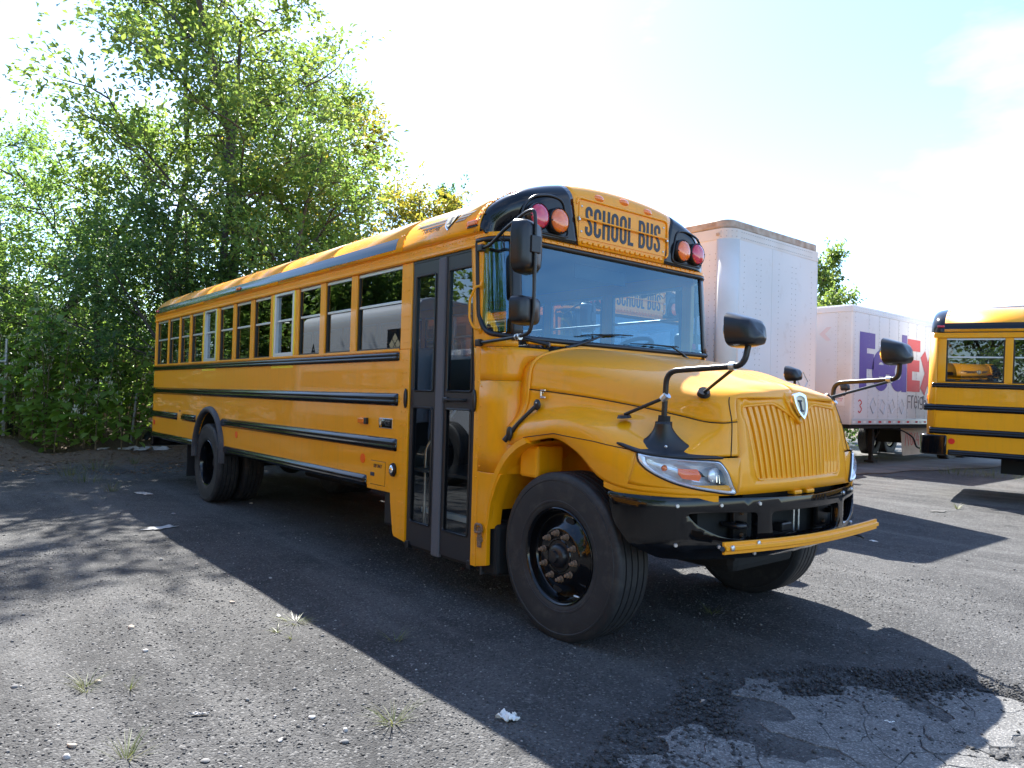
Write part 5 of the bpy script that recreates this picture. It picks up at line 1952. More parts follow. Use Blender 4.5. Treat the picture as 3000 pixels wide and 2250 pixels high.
# ------------------------------------------------------------------ inside of the bus
MB().box(X_REAR + .1, -.66, -1.18, 1.18, .90, .925).build('floor', 'dashboard', BUS, smooth=0)
inner = [[(x, y * .965, 2.64 + (z - 2.672) * .93) for y, z in roof_arc(1.0, 24)] for x in (X_REAR + .2, -.72)]
MB().loft(inner, False, False).build('ceiling', 'interior_grey', BUS, smooth=60)
for s in (-1, 1):
    MB().box(X_REAR + .1, -1.72 if s < 0 else -.75, s * 1.17, s * 1.185, 1.27, 1.86).build('inner_wall', 'interior_grey', BUS, smooth=0)
proto = None
for k in range(10):
    x = -9.05 + .72 * k
    for s in (-1, 1):
        if proto is None:
            mb = MB()
            mb.box(-.08, .38, -.48, .48, .30, .44)
            mb.prism([(-.13, .32), (-.03, .32), (-.10, 1.04), (-.20, 1.04)], lambda a, b, d: (a, d, b), -.48, .48)
            mb.box(.05, .30, -.40, -.36, 0, .30)
            mb.box(.05, .30, .36, .40, 0, .30)
            proto = mb.build('passenger_seat', 'seat_vinyl', BUS, smooth=30, bevel=.025)
            proto.location = (x, s * .66, .925)
        else:
            shared(proto, loc=(x, s * .66, .925))
ds = MB().prism([(-.10, .45), (.02, .45), (-.10, 1.20), (-.22, 1.20)], lambda a, b, d: (-1.62 + a, .60 + d, .92 + b), -.25, .25)
ds.box(-1.70, -1.22, .36, .84, 1.30, 1.44)
ds.box(-1.55, -1.35, .50, .70, .93, 1.30)
ds.build('driver_seat', 'seat_vinyl', BUS, smooth=30, bevel=.03)
dash = [(-.58, 1.55), (-.58, 1.865), (-.66, 1.90), (-.92, 1.83), (-.98, 1.70), (-.90, 1.45)]
MB().prism(dash, lambda a, b, d: (a, d, b), -.55, 1.12).build('dashboard', 'dashboard', BUS, smooth=30, bevel=.02)
MB().prism([(-.58, 1.70), (-.58, 1.865), (-.66, 1.88), (-.78, 1.84), (-.80, 1.70)], lambda a, b, d: (a, d, b), -1.12, -.551).build('dash_top', 'dashboard', BUS, smooth=30, bevel=.015)
M_ = Matrix.Translation((-.985, .60, 1.93)) @ Matrix.Rotation(math.radians(-32), 4, 'Y')
ring = [M_ @ Vector((.225 * math.cos(2 * PI * k / 36), .225 * math.sin(2 * PI * k / 36), 0)) for k in range(37)]
sw = MB().tube(ring, .017, 8, caps=False)
sw = sw.build('steering_wheel', 'dashboard', BUS, smooth=60)
mb = MB()
for k in range(3):
    a = 2 * PI * k / 3 + .5
    mb.tube([M_ @ Vector((0, 0, -.03)), M_ @ Vector((.22 * math.cos(a), .22 * math.sin(a), 0))], .014, 6)
mb.ball(M_ @ Vector((0, 0, -.03)), .06, .06, .04, 12, 8)
mb.build('spokes', 'dashboard', sw, smooth=50)
MB().tube([M_ @ Vector((0, 0, -.04)), (-.80, .60, 1.62)], .03, 8).build('steering_column', 'dashboard', BUS, smooth=50)
MB().box(-.79, -.77, -.30, .30, 2.46, 2.58).build('inside_mirror', 'dashboard', BUS, smooth=0, bevel=.015)
# driver's side window
side_window(BUS, 1, -1.72, -.86, Z_SILL + .002, Z_HEAD - .002, 0, pane='driver_glass')
MB().box(-.855, -.81, SIDE - .05, SIDE - .004, Z_SILL + .001, Z_HEAD - .001).build('window_pillar', YW, BUS, smooth=0, bevel=.006)
MB().box(-1.80, -1.725, SIDE - .05, SIDE - .004, Z_SILL + .001, Z_HEAD - .001).build('window_pillar', YW, BUS, smooth=0, bevel=.006)
# rear wall
rw = MB()
for a, b, c, d in ((-1.09, 1.09, .715, 1.75), (-1.09, 1.09, 2.45, 2.672), (-1.09, -.95, 1.75, 2.45), (.95, 1.09, 1.75, 2.45), (-.42, -.34, 1.75, 2.45), (.34, .42, 1.75, 2.45)):
    rw.box(X_REAR, X_REAR + .03, a, b, c, d)
rw.build('rear_wall', YW, BUS, smooth=0)
for a, b in ((-.95, -.42), (-.34, .34), (.42, .95)):
    MB().add([(X_REAR + .012, a, 1.75), (X_REAR + .012, b, 1.75), (X_REAR + .012, b, 2.45), (X_REAR + .012, a, 2.45)], [(0, 1, 2, 3)]).build('rear_window', 'window_glass', BUS, smooth=0)
MB().box(X_REAR - .10, X_REAR - .002, -1.2, 1.2, .55, .80).build('rear_bumper', 'black_gloss', BUS, smooth=0, bevel=.03)

# ------------------------------------------------------------------ chassis
for s in (-1, 1):
    MB().box(-9.2, .82, s * .38, s * .46, .56, .82).build('frame_rail', 'under_black', BUS, smooth=0)
MB().box(-.9, .75, -.36, .36, .45, 1.35).build('engine', 'under_black', BUS, smooth=0, bevel=.05)
MB().cyl((0, -1.0, .52), (0, 1.0, .52), .055, n=10).build('front_axle', 'under_black', BUS, smooth=50)
MB().cyl((-6.81, -.95, .525), (-6.81, .95, .525), .08, n=10).build('rear_axle', 'under_black', BUS, smooth=50)
MB().ball((-6.81, 0, .525), .22, .20, .20).build('differential', 'under_black', BUS, smooth=60)
MB().box(-5.6, -4.2, -.35, .35, .42, .86).build('fuel_tank', 'under_black', BUS, smooth=0, bevel=.04)
MB().cyl((-4.0, .70, .60), (-9.6, .70, .60), .05, n=8).build('exhaust_pipe', 'rusty_nut', BUS, smooth=50)
for s in (-1, 1):
    MB().box(-.785, -.765, s * .80, s * 1.16, .245, .62).build('mud_flap', 'fender_rubber', BUS, smooth=0, bevel=.008)
    MB().box(-.78, -.60, s * .98, s * 1.155, .26, .62).build('splash_guard', 'black_matte', BUS, smooth=0, bevel=.03)
    MB().box(-7.70, -7.68, s * .58, s * 1.2, .25, .85).build('mud_flap', 'black_matte', BUS, smooth=0)

# ------------------------------------------------------------------ wheels
def tyre_mesh():
    tread = [(.517, -.128)]
    for y in (-.105, -.050, .0, .050, .105):
        tread += [(.525, y - .018), (.525, y - .004 if y else -.004)]
        tread += [(.513, y - .002), (.513, y + .006), (.525, y + .008)]
    tread = [(.520, -.122), (.525, -.112)]
    for y in (-.078, -.026, .026, .078):
        tread += [(.525, y - .006), (.512, y - .004), (.512, y + .004), (.525, y + .006)]
    tread += [(.525, .112), (.520, .122)]
    side = [(.298, -.105), (.304, -.122), (.318, -.131), (.335, -.1325), (.337, -.1355), (.348, -.1365), (.35, -.135), (.40, -.1395), (.44, -.1405), (.470, -.1385), (.473, -.1415), (.482, -.1405), (.484, -.1365), (.505, -.132)]
    prof = side + tread + [(r, -y) for r, y in side[::-1]]
    return MB().lathe(prof, (0, 0, 0), 'Y', 72, caps=False)


def rim_mesh(front):
    if front:
        prof = [(.300, -.118), (.303, -.127), (.298, -.131), (.288, -.126), (.281, -.105), (.276, -.070), (.262, -.056), (.240, -.060), (.205, -.082), (.180, -.103), (.172, -.110), (.165, -.112), (.105, -.112), (.100, -.118), (.097, -.112)]
    else:
        prof = [(.300, -.118), (.303, -.127), (.298, -.131), (.288, -.126), (.280, -.10), (.272, -.02), (.266, .08), (.250, .10), (.20, .095), (.105, .095), (.10, .09)]
    return MB().lathe(prof, (0, 0, 0), 'Y', 56, caps=False)


tyre0 = tyre_mesh()
rim_f, rim_r = rim_mesh(True), rim_mesh(False)
PROTO = {}


def wheel(x, y, s, front):
    """s: -1 when the outer face points to the right of the bus"""
    key = front
    root = bpy.data.objects.new('wheel', None)
    COL.objects.link(root)
    root.parent = BUS
    root.location = (x, y, .519)
    root.rotation_euler = (0, random.uniform(0, 6.28) if (x, s) != (0.0, -1) else 0.0, 0 if s < 0 else PI)
    if key not in PROTO:
        t = tyre0.build('tyre', 'tyre_rubber', root, smooth=35)
        r = (rim_f if front else rim_r).build('rim', 'black_gloss', root, smooth=45)
        kids = [t, r]
        if front:
            hub = MB().lathe([(.102, -.108), (.098, -.114), (.078, -.116), (.072, -.140), (.060, -.150), (.040, -.154), (.034, -.172), (.004, -.176)], (0, 0, 0), 'Y', 28).build('hub', 'black_satin', root, smooth=40)
            kids.append(hub)
            lug = MB().lathe([(.021, -.108), (.022, -.113), (.0165, -.116), (.0165, -.138), (.010, -.140), (.010, -.158), (.004, -.160)], (0, 0, 0), 'Y', 8)
            lug.v = [(a + .1425, b, c) for a, b, c in lug.v]
            l0 = lug.build('lug_nut', 'rusty_nut', root, smooth=30)
            for k in range(10):
                q = l0 if k == 0 else shared(l0)
                q.rotation_euler = (0, 2 * PI * k / 10 + .15, 0)
                kids.append(q)
            for k in range(2):
                a = -PI / 2 + .22 + PI * k
                hole_ = MB().ball((.222 * math.cos(a), -.073, -.222 * math.sin(a)), .040 if abs(math.cos(a)) < .5 else .028, .006, .028, 16, 8)
                kids.append(hole_.build('hand_hole', 'black_matte', root, smooth=50))
            kids.append(MB().ball((.17, -.122, -.215), .030, .010, .008, 8, 6).xform(Matrix.Identity(4)).build('balance_weight', 'aluminium', root, smooth=50))
        else:
            kids.append(MB().cyl((0, .10, 0), (0, -.02, 0), .11, .085, 20).build('hub', 'black_satin', root, smooth=40))
        PROTO[key] = kids
    else:
        for q in PROTO[key]:
            c = q.copy()
            COL.objects.link(c)
            c.parent = root
    return root


wheel(0.0, -1.0175, -1, True)
wheel(0.0, 1.0175, 1, True)
for s in (-1, 1):
    wheel(-6.81, s * 1.068, s, False)
    wheel(-6.81, s * .735, s, False)

# ------------------------------------------------------------------ the other buses of the same kind, parked in the row
b3 = copy_tree(BUS)
b3.location = (-2.50, 3.12, 0)
b3['label'] = 'school bus parked on the far side of the foreground bus, seen through its windshield'
b4 = copy_tree(BUS)
b4.location = (-5.50, 10.70, 0.06)
b5 = copy_tree(BUS)
b5.location = (3.2, -7.9, 0)
b5['label'] = 'school bus mirrored in the side windows of the right-hand bus'
b4['label'] = 'school bus hidden behind the plain white trailer, only a hood mirror showing past it'

# ------------------------------------------------------------------ second bus at the right edge (rear end in view)
B2 = thing('school_bus', 'yellow school bus at the right edge seen from its rear corner', 'bus', group='school buses parked in the yard')
LEN2 = 8.6
HB = math.radians(14)
# local frame: x forward from the rear corner, right-hand side at y = 0 and the body towards +y
W2 = 2.44
bays2 = [(.235 + .885 * k, 1.015 + .885 * k) for k in range(9)]
arch2 = [(2.6 + .545 * math.cos(a), .66 + .545 * math.sin(a)) for a in [PI - PI * k / 20 for k in range(21)]]
arch2 = [(2.055, .715)] + [q for q in arch2 if q[1] > .72] + [(3.145, .715)]
for yy, d in ((0.0, .03), (W2, -.03)):
    MB().prism([(.12, .715)] + arch2 + [(LEN2, .715), (LEN2, Z_SILL), (.12, Z_SILL)], xz(yy), 0, d).build('side_panel', YW, B2, smooth=30)
    sgn = -1 if yy == 0 else 1
    ed = [.12] + [v for b in bays2 for v in b] + [LEN2]
    for k in range(0, len(ed), 2):
        if ed[k + 1] - ed[k] > .02:
            MB().box(ed[k], ed[k + 1], yy - sgn * .004, yy - sgn * .05, Z_SILL + .001, Z_HEAD - .001).build('window_pillar', YW, B2, smooth=0, bevel=.006)
    for x0, x1 in bays2:
        w = side_window(B2, sgn, x0, x1, Z_SILL + .002, Z_HEAD - .002, 0, sy=0.0 if yy == 0 else W2)
    MB().box(.05, LEN2, yy + sgn * .012, yy - sgn * .04, 2.576, 2.66).build('header_rail', YW, B2, smooth=0, bevel=.01)
for nm, x0, z0, z1 in (('rub_rail', .055, 1.778, 1.86), ('rub_rail', -.05, 1.408, 1.515), ('rub_rail', .04, 1.035, 1.142), ('skirt_rail', .31, .702, .80)):
    if z0 < 1.1:
        for a, b in ((x0, 2.0), (3.2, LEN2)):
            rub_rail(B2, -1, a, b, z0, z1, nm, sy=0.0)
    else:
        rub_rail(B2, -1, x0, LEN2, z0, z1, nm, sy=0.0)
cor = [(.12 - .12 * math.sin(a), .12 - .12 * math.cos(a)) for a in [PI / 2 * k / 8 for k in range(9)]]
MB().loft([[(x, y, z) for x, y in cor] for z in (.86, 2.66)], False, False).build('rear_corner', YW, B2, smooth=60, solid=.01)
MB().loft([[(x, W2 - y, z) for x, y in cor] for z in (.86, 2.66)], False, False).build('rear_corner', YW, B2, smooth=60, solid=.01)
MB().box(0, .03, .12, W2 - .12, .86, 2.66).build('rear_wall', YW, B2, smooth=0)
rf = lambda x, k, n=40: [(x, W2 / 2 - ra(PI * i / n)[0] * k, 2.672 + (ra(PI * i / n)[1] - 2.672) * k) for i in range(n + 1)]
for a, b in ((.20, 1.6), (1.58, 3.2), (3.18, 5.4), (5.38, LEN2)):
    MB().loft([rf(a, 1.0 + .002 * (a > 1.5)), rf(b, 1.0 + .002 * (a > 1.5))], False, False).build('roof_panel', YW, B2, smooth=60, solid=.004, face=(0, 0, 1))
MB().grid([[(x, W2 / 2 - ra(t, .006)[0], ra(t, .006)[1]) for t in [math.radians(4 + 11 * k / 6) for k in range(7)]] for x in (.19, 4, LEN2)]).build('roof_stripe', 'black_gloss', B2, smooth=60)
dome = []
for q in range(9):
    t = PI / 2 * q / 8
    k = 1 - .16 * (1 - math.cos(t))
    dome.append([(.20 - .20 * math.sin(t), W2 / 2 + (p[1] - W2 / 2) * k, 2.672 + (p[2] - 2.672) * k) for p in rf(0, 1.0)])
MB().loft([r[:15] for r in dome], False, False).build('cap_shoulder', 'black_gloss', B2, smooth=60)
MB().loft([r[14:27] for r in dome], False, False).build('rear_dome', YW, B2, smooth=60)
MB().loft([r[26:] for r in dome], False, False).build('cap_shoulder', 'black_gloss', B2, smooth=60)
MB().add(dome[-1], [tuple(range(41))]).build('rear_dome_face', YW, B2, smooth=0)
mb = MB()
for xx in (.215, .24, 1.56, 1.60, 1.64, 3.16, 3.2):
    for k in range(10):
        t = math.radians(22 + 12 * k)
        if t < 2.2:
            rivets(mb, [(xx, W2 / 2 - ra(t, .005)[0], ra(t, .005)[1])], (0, -math.cos(t), math.sin(t)), r=.009, h=.006)
rivets(mb, [(.10 + .05 * k, -.0125, 2.635) for k in range(160)], (0, -1, 0), r=.007, h=.004)
rivets(mb, [(.15, -.001, .95 + .06 * k) for k in range(27)] + [(.18, -.001, .95 + .06 * k) for k in range(27)], (0, -1, 0), r=.004, h=.003)
mb.build('rivets', YW, B2, smooth=40, kind='stuff')
bmp = [(.29, -.035), (.05, -.035), (-.07, .03), (-.10, .14), (-.10, W2 - .14), (-.07, W2 - .03), (.05, W2 + .035), (.29, W2 + .035), (.29, W2), (.02, W2 - .02), (.02, .02), (.29, 0)]
MB().prism(bmp, lambda a, b, d: (a, b, d), .70, 1.02).build('rear_bumper', 'black_gloss', B2, smooth=30, bevel=.02)
MB().lathe([(.045, 0), (.047, .003), (.044, .007)], (0, 0, 0), 'Y', 24).xform(Matrix.Translation((.355, -.001, .93)) @ Matrix.Diagonal((1, -1, 1, 1))).build('reflector', 'red_reflector', B2, smooth=40)
MB().box(.10, .20, -.03, .01, 2.745, 2.775).build('clearance_lamp', 'red_lens', B2, smooth=0, bevel=.006)
MB().ball((-.01, .25, 1.62), .03, .07, .07).build('turn_lamp', 'amber_lens', B2, smooth=60)
MB().box(.05, LEN2, .04, W2 - .04, .88, .90).build('floor', 'under_black', B2, smooth=0)
MB().box(1.0, LEN2, .5, 1.9, .45, .85).build('chassis', 'under_black', B2, smooth=0)
MB().loft([[(x, W2 / 2 + (p[1] - W2 / 2) * .965, 2.64 + (p[2] - 2.672) * .93) for p in rf(0, 1.0, 24)] for x in (.2, LEN2)], False, False).build('ceiling', 'interior_grey', B2, smooth=60)
st0 = None
for k in range(10):
    for yy in (.55, W2 - .55):
        q = shared(proto, parent=B2, loc=(.75 + .80 * k, yy, .90))
for yy, sg_ in ((.152, -1), (W2 - .152, 1)):
    r_ = bpy.data.objects.new('wheel', None)
    COL.objects.link(r_)
    r_.parent = B2
    r_.location = (2.6, yy, .523)
    r_.rotation_euler = (0, 0, 0 if sg_ < 0 else PI)
    for q in PROTO[False]:
        c = q.copy()
        COL.objects.link(c)
        c.parent = r_
MB().box(LEN2 - .03, LEN2, .02, W2 - .02, .75, 2.67).build('front_wall', YW, B2, smooth=0)
MB().box(LEN2, LEN2 + 1.3, .25, W2 - .25, .75, 1.75).build('hood', YW, B2, smooth=0, bevel=.12, seg=4)
for yy, sg_ in ((.20, -1), (W2 - .20, 1)):
    r_ = bpy.data.objects.new('wheel', None)
    COL.objects.link(r_)
    r_.parent = B2
    r_.location = (LEN2 + .55, yy, .523)
    r_.rotation_euler = (0, 0, 0 if sg_ < 0 else PI)
    for q in PROTO[True]:
        c = q.copy()
        COL.objects.link(c)
        c.parent = r_
B2.location = (-1.47, 8.39, .082)
B2.rotation_euler = (0, math.radians(1.2), HB)


# ------------------------------------------------------------------ trailers
def landing_gear(root, x, ys, ztop=1.05):
    for y in ys:
        g = MB().box(x - .06, x + .06, y - .06, y + .06, .35, ztop).box(x - .045, x + .045, y - .045, y + .045, .08, .36).box(x - .13, x + .13, y - .13, y + .13, .03, .078)
        g.build('landing_leg', 'under_black', root, smooth=0, bevel=.005)
    for y in ys:
        MB().tube([(x + .02, y, .55), (x + .7, y, ztop)], .025, 6).build('brace', 'under_black', root, smooth=50)


def trailer_wheels(root, x, yc, half):
    for sx in (0, 1.25):
        for sg_ in (-1, 1):
            r_ = bpy.data.objects.new('wheel', None)
            COL.objects.link(r_)
            r_.parent = root
            r_.location = (x + sx, yc + sg_ * (half - .16), .523)
            r_.rotation_euler = (0, 0, 0 if sg_ < 0 else PI)
            for q in PROTO[False]:
                c = q.copy()
                COL.objects.link(c)
                c.parent = r_
    MB().box(x - .4, x + 1.65, yc - .5, yc + .5, .45, 1.0).build('bogie', 'under_black', root, smooth=0)


# white van trailer: nose towards the camera at x = -2.55
T1 = thing('box_trailer', 'tall plain white box trailer with rounded nose corner behind the bus front', 'trailer', group='box trailers at the back of the yard')
t1y0, t1y1, t1x, t1z0, t1z1 = 4.80, 7.38, -2.78, 1.05, 4.22
rc = .22
plan = []
for cy, a0, a1 in ((t1y0 + rc, -90, 0), (t1y1 - .06, 0, 90)):
    r_ = rc if cy < 5.5 else .06
    for k in range(9):
        a = math.radians(a0 + (a1 - a0) * k / 8)
        plan.append((t1x - r_ + r_ * math.cos(a), cy + r_ * math.sin(a)))
skin = [(-14.5, t1y0)] + plan + [(-14.5, t1y1)]
seg_parts = [('corner_post', plan[:9], 'trailer_cream'), ('corner_post', plan[9:], 'trailer_cream')]
for nm, pl, m_ in seg_parts:
    MB().loft([[(x, y, z) for x, y in pl] for z in (t1z0, 3.92)], False, False).build(nm, m_, T1, smooth=50, solid=.02)
ys = [plan[8][1], 4.97, 5.42, 5.74, 6.30, 6.44, plan[9][1]]
ys = [plan[8][1], 5.56, 5.935, 6.58, plan[9][1]]
for k in range(len(ys) - 1):
    MB().box(t1x - .02, t1x - .001 * (k % 2), ys[k] + .001, ys[k + 1] - .001, t1z0 + .1, 3.92).build('nose_panel', 'trailer_white', T1, smooth=0)
MB().box(t1x - .018, t1x + .008, plan[8][1], plan[9][1], t1z0, t1z0 + .12).build('bottom_rail', 'trailer_cream', T1, smooth=0, bevel=.004, seg=1)
xs = [-3.00 - 1.15 * k for k in range(11)]
for k in range(10):
    MB().box(xs[k + 1] + .001, xs[k] - .001, t1y0 + .0, t1y0 + .02 + .001 * (k % 2), t1z0, 3.92).build('side_panel', 'trailer_white', T1, smooth=0)
    MB().box(xs[k + 1] + .001, xs[k] - .001, t1y1 - .02, t1y1, t1z0, 3.92).build('side_panel', 'trailer_white', T1, smooth=0)
cap1 = [(x + .006, y) if i > 8 else (x + .006 * math.cos(i * PI / 16), y - .006 * math.sin((8 - i) * PI / 16)) for i, (x, y) in enumerate(plan)]
MB().prism([(-14.5, t1y0 - .006)] + cap1 + [(-14.5, t1y1 + .006)], lambda a, b, d: (a, b, d), 3.92, 4.08).build('top_rail', 'trailer_cream', T1, smooth=40)
MB().prism([(-14.5, t1y0 + .02)] + [(x - .03, y * .998 + .012) for x, y in plan] + [(-14.5, t1y1 - .02)], lambda a, b, d: (a, b, d), 4.081, t1z1).build('roof_cap', 'trailer_rust', T1, smooth=40, bevel=.03)
MB().box(-14.5, -14.48, t1y0 + .02, t1y1 - .02, t1z0, 3.92).build('rear_doors', 'trailer_white', T1, smooth=0)
MB().box(-14.4, t1x - .05, t1y0 + .03, t1y1 - .03, .98, 1.045).build('floor_frame', 'under_black', T1, smooth=0)
mb = MB()
for y in (5.17, 5.50, 5.62, 6.13, 6.52, 6.64, 7.14):
    rivets(mb, [(t1x + .0005, y, 1.25 + .085 * k) for k in range(30)], (1, 0, 0), r=.008, h=.004)
rivets(mb, [(t1x + .007, 5.08 + .06 * k, z) for z in (3.96, 4.04) for k in range(35)], (1, 0, 0), r=.008, h=.004)
for xx in (-3.03, -3.13):
    rivets(mb, [(xx, t1y0 - .0005, 1.25 + .085 * k) for k in range(30)], (0, -1, 0), r=.008, h=.004)
for k in range(17):
    rivets(mb, [(t1x - rc + (rc + .008) * math.cos(math.radians(a)), t1y0 + rc + (rc + .008) * math.sin(math.radians(a)), z) for a in (-75, -55, -35, -15) for z in (3.96, 4.04)], (.7, -.7, 0), r=.008, h=.004) if k == 0 else None
mb.build('rivets', 'rivet_shadow_grey', T1, smooth=40, kind='stuff')
MB().box(-3.02, -2.96, t1y0 - .018, t1y0 - .007, 3.98, 4.02).build('clearance_lamp', 'trailer_rust', T1, smooth=0, bevel=.005)
# ghost of a removed diamond placard
dm = MB().tube([(t1x + .003, 6.92 + a, 1.90 + b) for a, b in ((-.16, 0), (0, .16), (.16, 0), (0, -.16), (-.16, 0))], .006, 4)
dm.build('placard_frame', 'frame_aluminium', T1, smooth=0)
MB().box(t1x, t1x + .06, 7.12, 7.26, 1.55, 1.78).build('junction_box', 'galvanised', T1, smooth=0, bevel=.01) if False else None
landing_gear(T1, -4.8, (5.4, 6.7))
trailer_wheels(T1, -13.2, 6.04, 1.2)

# trailer with big lettering, long side facing the camera along y
T2 = thing('box_trailer', 'white box trailer with large purple and red lettering on its long side', 'trailer', group='box trailers at the back of the yard')
fx0, fy0, fz0, fz1 = -4.60, 12.47, 1.07, 3.86
FL = 8.6
seam = [fy0 + .13, 13.32] + [13.87 + .555 * k for k in range(13)]
seam = [y for y in seam if y < fy0 + FL - .2] + [fy0 + FL - .1]
for k in range(len(seam) - 1):
    MB().box(fx0 - .02, fx0 - .0015 * (k % 2), seam[k] + .0015, seam[k + 1] - .0015, fz0 + .14, fz1 - .16).build('side_panel', 'trailer_white', T2, smooth=0, bevel=.001, seg=1)
    MB().box(fx0 - 2.5, fx0 - 2.48, seam[k] + .0015, seam[k + 1] - .0015, fz0 + .14, fz1 - .16).build('side_panel', 'trailer_white', T2, smooth=0)
    mbs = MB().box(fx0 - .012, fx0 + .0035, seam[k + 1] - .022, seam[k + 1] + .022, fz0 + .14, fz1 - .16).build('panel_strip', 'trailer_white', T2, smooth=0)
MB().prism(round_poly([(fx0 - .13, fy0), (fx0, fy0), (fx0, fy0 + .13), (fx0 - .13, fy0 + .13)], [.0, .07, 0, 0], 6), lambda a, b, d: (a, b, d), fz0, fz1 - .16).build('corner_post', 'trailer_cream', T2, smooth=40)
MB().box(fx0 - 2.5, fx0 - 2.37, fy0, fy0 + .13, fz0, fz1 - .16).build('corner_post', 'trailer_cream', T2, smooth=0)
ex = [fx0 - .131, fx0 - .36, fx0 - .98, fx0 - 1.6, fx0 - 2.2, fx0 - 2.369]
for k in range(5):
    MB().box(ex[k + 1] + .001, ex[k] - .001, fy0 + .004 + .001 * (k % 2), fy0 + .03, fz0, fz1 - .16).build('end_panel', 'trailer_white' if k else 'trailer_cream', T2, smooth=0)
MB().box(fx0 - 2.5, fx0 - .0, fy0 + FL - .1, fy0 + FL, fz0, fz1 - .16).build('end_wall', 'trailer_white', T2, smooth=0)
MB().box(fx0 - 2.51, fx0 + .010, fy0 - .008, fy0 + FL + .01, fz1 - .159, fz1 - .02).build('top_rail', 'trailer_white', T2, smooth=0, bevel=.012)
MB().box(fx0 - 2.47, fx0 - .03, fy0 + .03, fy0 + FL - .03, fz1 - .019, fz1 + .01).build('roof', 'trailer_cream', T2, smooth=0, bevel=.01)
MB().box(fx0 - .03, fx0 + .012, fy0 + .02, fy0 + FL, fz0, fz0 + .139).build('bottom_rail', 'frame_aluminium', T2, smooth=0, bevel=.006)
MB().box(fx0 - 2.45, fx0 - .05, fy0 + .05, fy0 + FL - .05, fz0 - .10, fz0 - .002).build('floor_frame', 'under_black', T2, smooth=0)
for k in range(30):
    y = fy0 + .06 + .27 * k
    if y + .13 < fy0 + FL:
        MB().box(fx0 + .0125, fx0 + .015, y, y + .145, fz0 + .035, fz0 + .085).build('reflective_tape', 'tape_white' if k % 2 == 0 else 'tape_red', T2, smooth=0)
mb = MB()
for y in seam:
    for dy in (-.014, .014):
        rivets(mb, [(fx0 + .0036, y + dy, fz0 + .2 + .10 * k) for k in range(25)], (1, 0, 0), r=.008, h=.004)
rivets(mb, [(fx0 + .0105, fy0 + .05 + .09 * k, z) for k in range(93) for z in (fz1 - .12, fz1 - .06)], (1, 0, 0), r=.008, h=.004)
for xx in (fx0 - .16, fx0 - .34, fx0 - .40):
    rivets(mb, [(xx, fy0 + .0035, fz0 + .2 + .10 * k) for k in range(25)], (0, -1, 0), r=.008, h=.004)
mb.build('rivets', 'rivet_shadow_grey', T2, smooth=40, kind='stuff')
# lettering
lx = fx0 + .004
mp = lambda y0, z0: (lambda a, b, d: (lx + d, y0 + a, z0 + b))
letters('logo_letter', 'F', [.80], 1.36, .37, 0, mp(12.84, 1.90), 'logo_purple', T2)
letters('logo_letter', 'e', [.98], 1.00, .29, 0, mp(13.50, 1.885), 'logo_purple', T2)
letters('logo_letter', 'd', [1.0], 1.46, .30, 0, mp(14.46, 1.895), 'logo_purple', T2, lift=.0008)
letters('logo_letter', 'E', [.80], 1.36, .30, 0, mp(15.50, 1.92), 'logo_red', T2)
letters('logo_letter', 'x', [.95], 1.0, .34, 0, mp(16.34, 1.93), 'logo_red', T2, lift=.0008)
letters('word_letter', 'Freight', [.19, .13, .20, .06, .21, .19, .15], .34, .028, .045, mp(15.55, 1.48), 'grey_lettering', T2)
letters('painted_mark', '3', [.20], .32, .028, 0, mp(12.80, 1.34), 'red_paint_mark', T2)
for y, z, r_ in ((13.58, 1.52, .0), (14.10, 1.50, .3), (14.62, 1.52, -.2), (15.20, 1.52, 0)):
    MB().tube([(lx + .004, y + .16 * math.cos(q + r_), z + .19 * math.sin(q + r_)) for q in (0, PI / 2, PI, 3 * PI / 2, 2 * PI)], .006, 4).build('placard_frame', 'frame_aluminium', T2, smooth=0)
MB().box(fx0 - .33, fx0 - .16, fy0 - .001, fy0 + .003, 1.50, 1.72).build('placard', 'tape_white', T2, smooth=0)
text_obj('placard_lettering', 'TRAILER\n   1 2 8', .045, (fx0 - .325, fy0 - .0015, 1.65), (1, 0, 0), (0, 0, 1), 'red_paint_mark', T2, sx=.8)
MB().prism([(fx0 - .62, 3.36), (fx0 - .50, 3.36), (fx0 - .66, 3.20), (fx0 - .50, 3.04), (fx0 - .62, 3.04), (fx0 - .80, 3.20)], lambda a, b, d: (a, fy0 + .003 + d, b), -.002, .0).build('arrow_mark', 'faded_pink', T2, smooth=0)
for yy in (14.46,):
    for xx in (fx0 - .42, fx0 - 2.0):
        g = MB().box(xx - .06, xx + .06, yy - .06, yy + .06, .40, fz0 - .11).box(xx - .045, xx + .045, yy - .045, yy + .045, .15, .41).box(xx - .12, xx + .12, yy - .12, yy + .12, .10, .15)
        g.build('landing_leg', 'under_black', T2, smooth=0, bevel=.005)
        MB().tube([(xx, yy + .05, .55), (xx, yy + .55, fz0 - .1)], .022, 6).build('brace', 'under_black', T2, smooth=50)
MB().tube(crom([(fx0 - .3, 14.7, .95), (fx0 - .1, 15.3, .93), (fx0 + .05, 15.75, .75), (fx0 + .08, 15.95, .50), (fx0 + .10, 16.15, .44)], 6), .022, 6).build('hose', 'black_matte', T2, smooth=60)
fl = MB().prism(round_poly([(15.72, .24), (17.35, .26), (17.35, .98), (15.68, .98)], .06), lambda a, b, d: (fx0 - .20 + d + .05 * (1 - b), a, b), -.012, 0).build('skirt_board', 'flap_cream', T2, smooth=30)
letters('painted_mark', '/V064', [.10, .16, .13, .15, .15], .34, .022, .05, lambda a, b, d: (fx0 - .195 + d + .05 * (1 - .50 - b), 15.88 + a, .50 + b), 'red_paint_mark', fl)
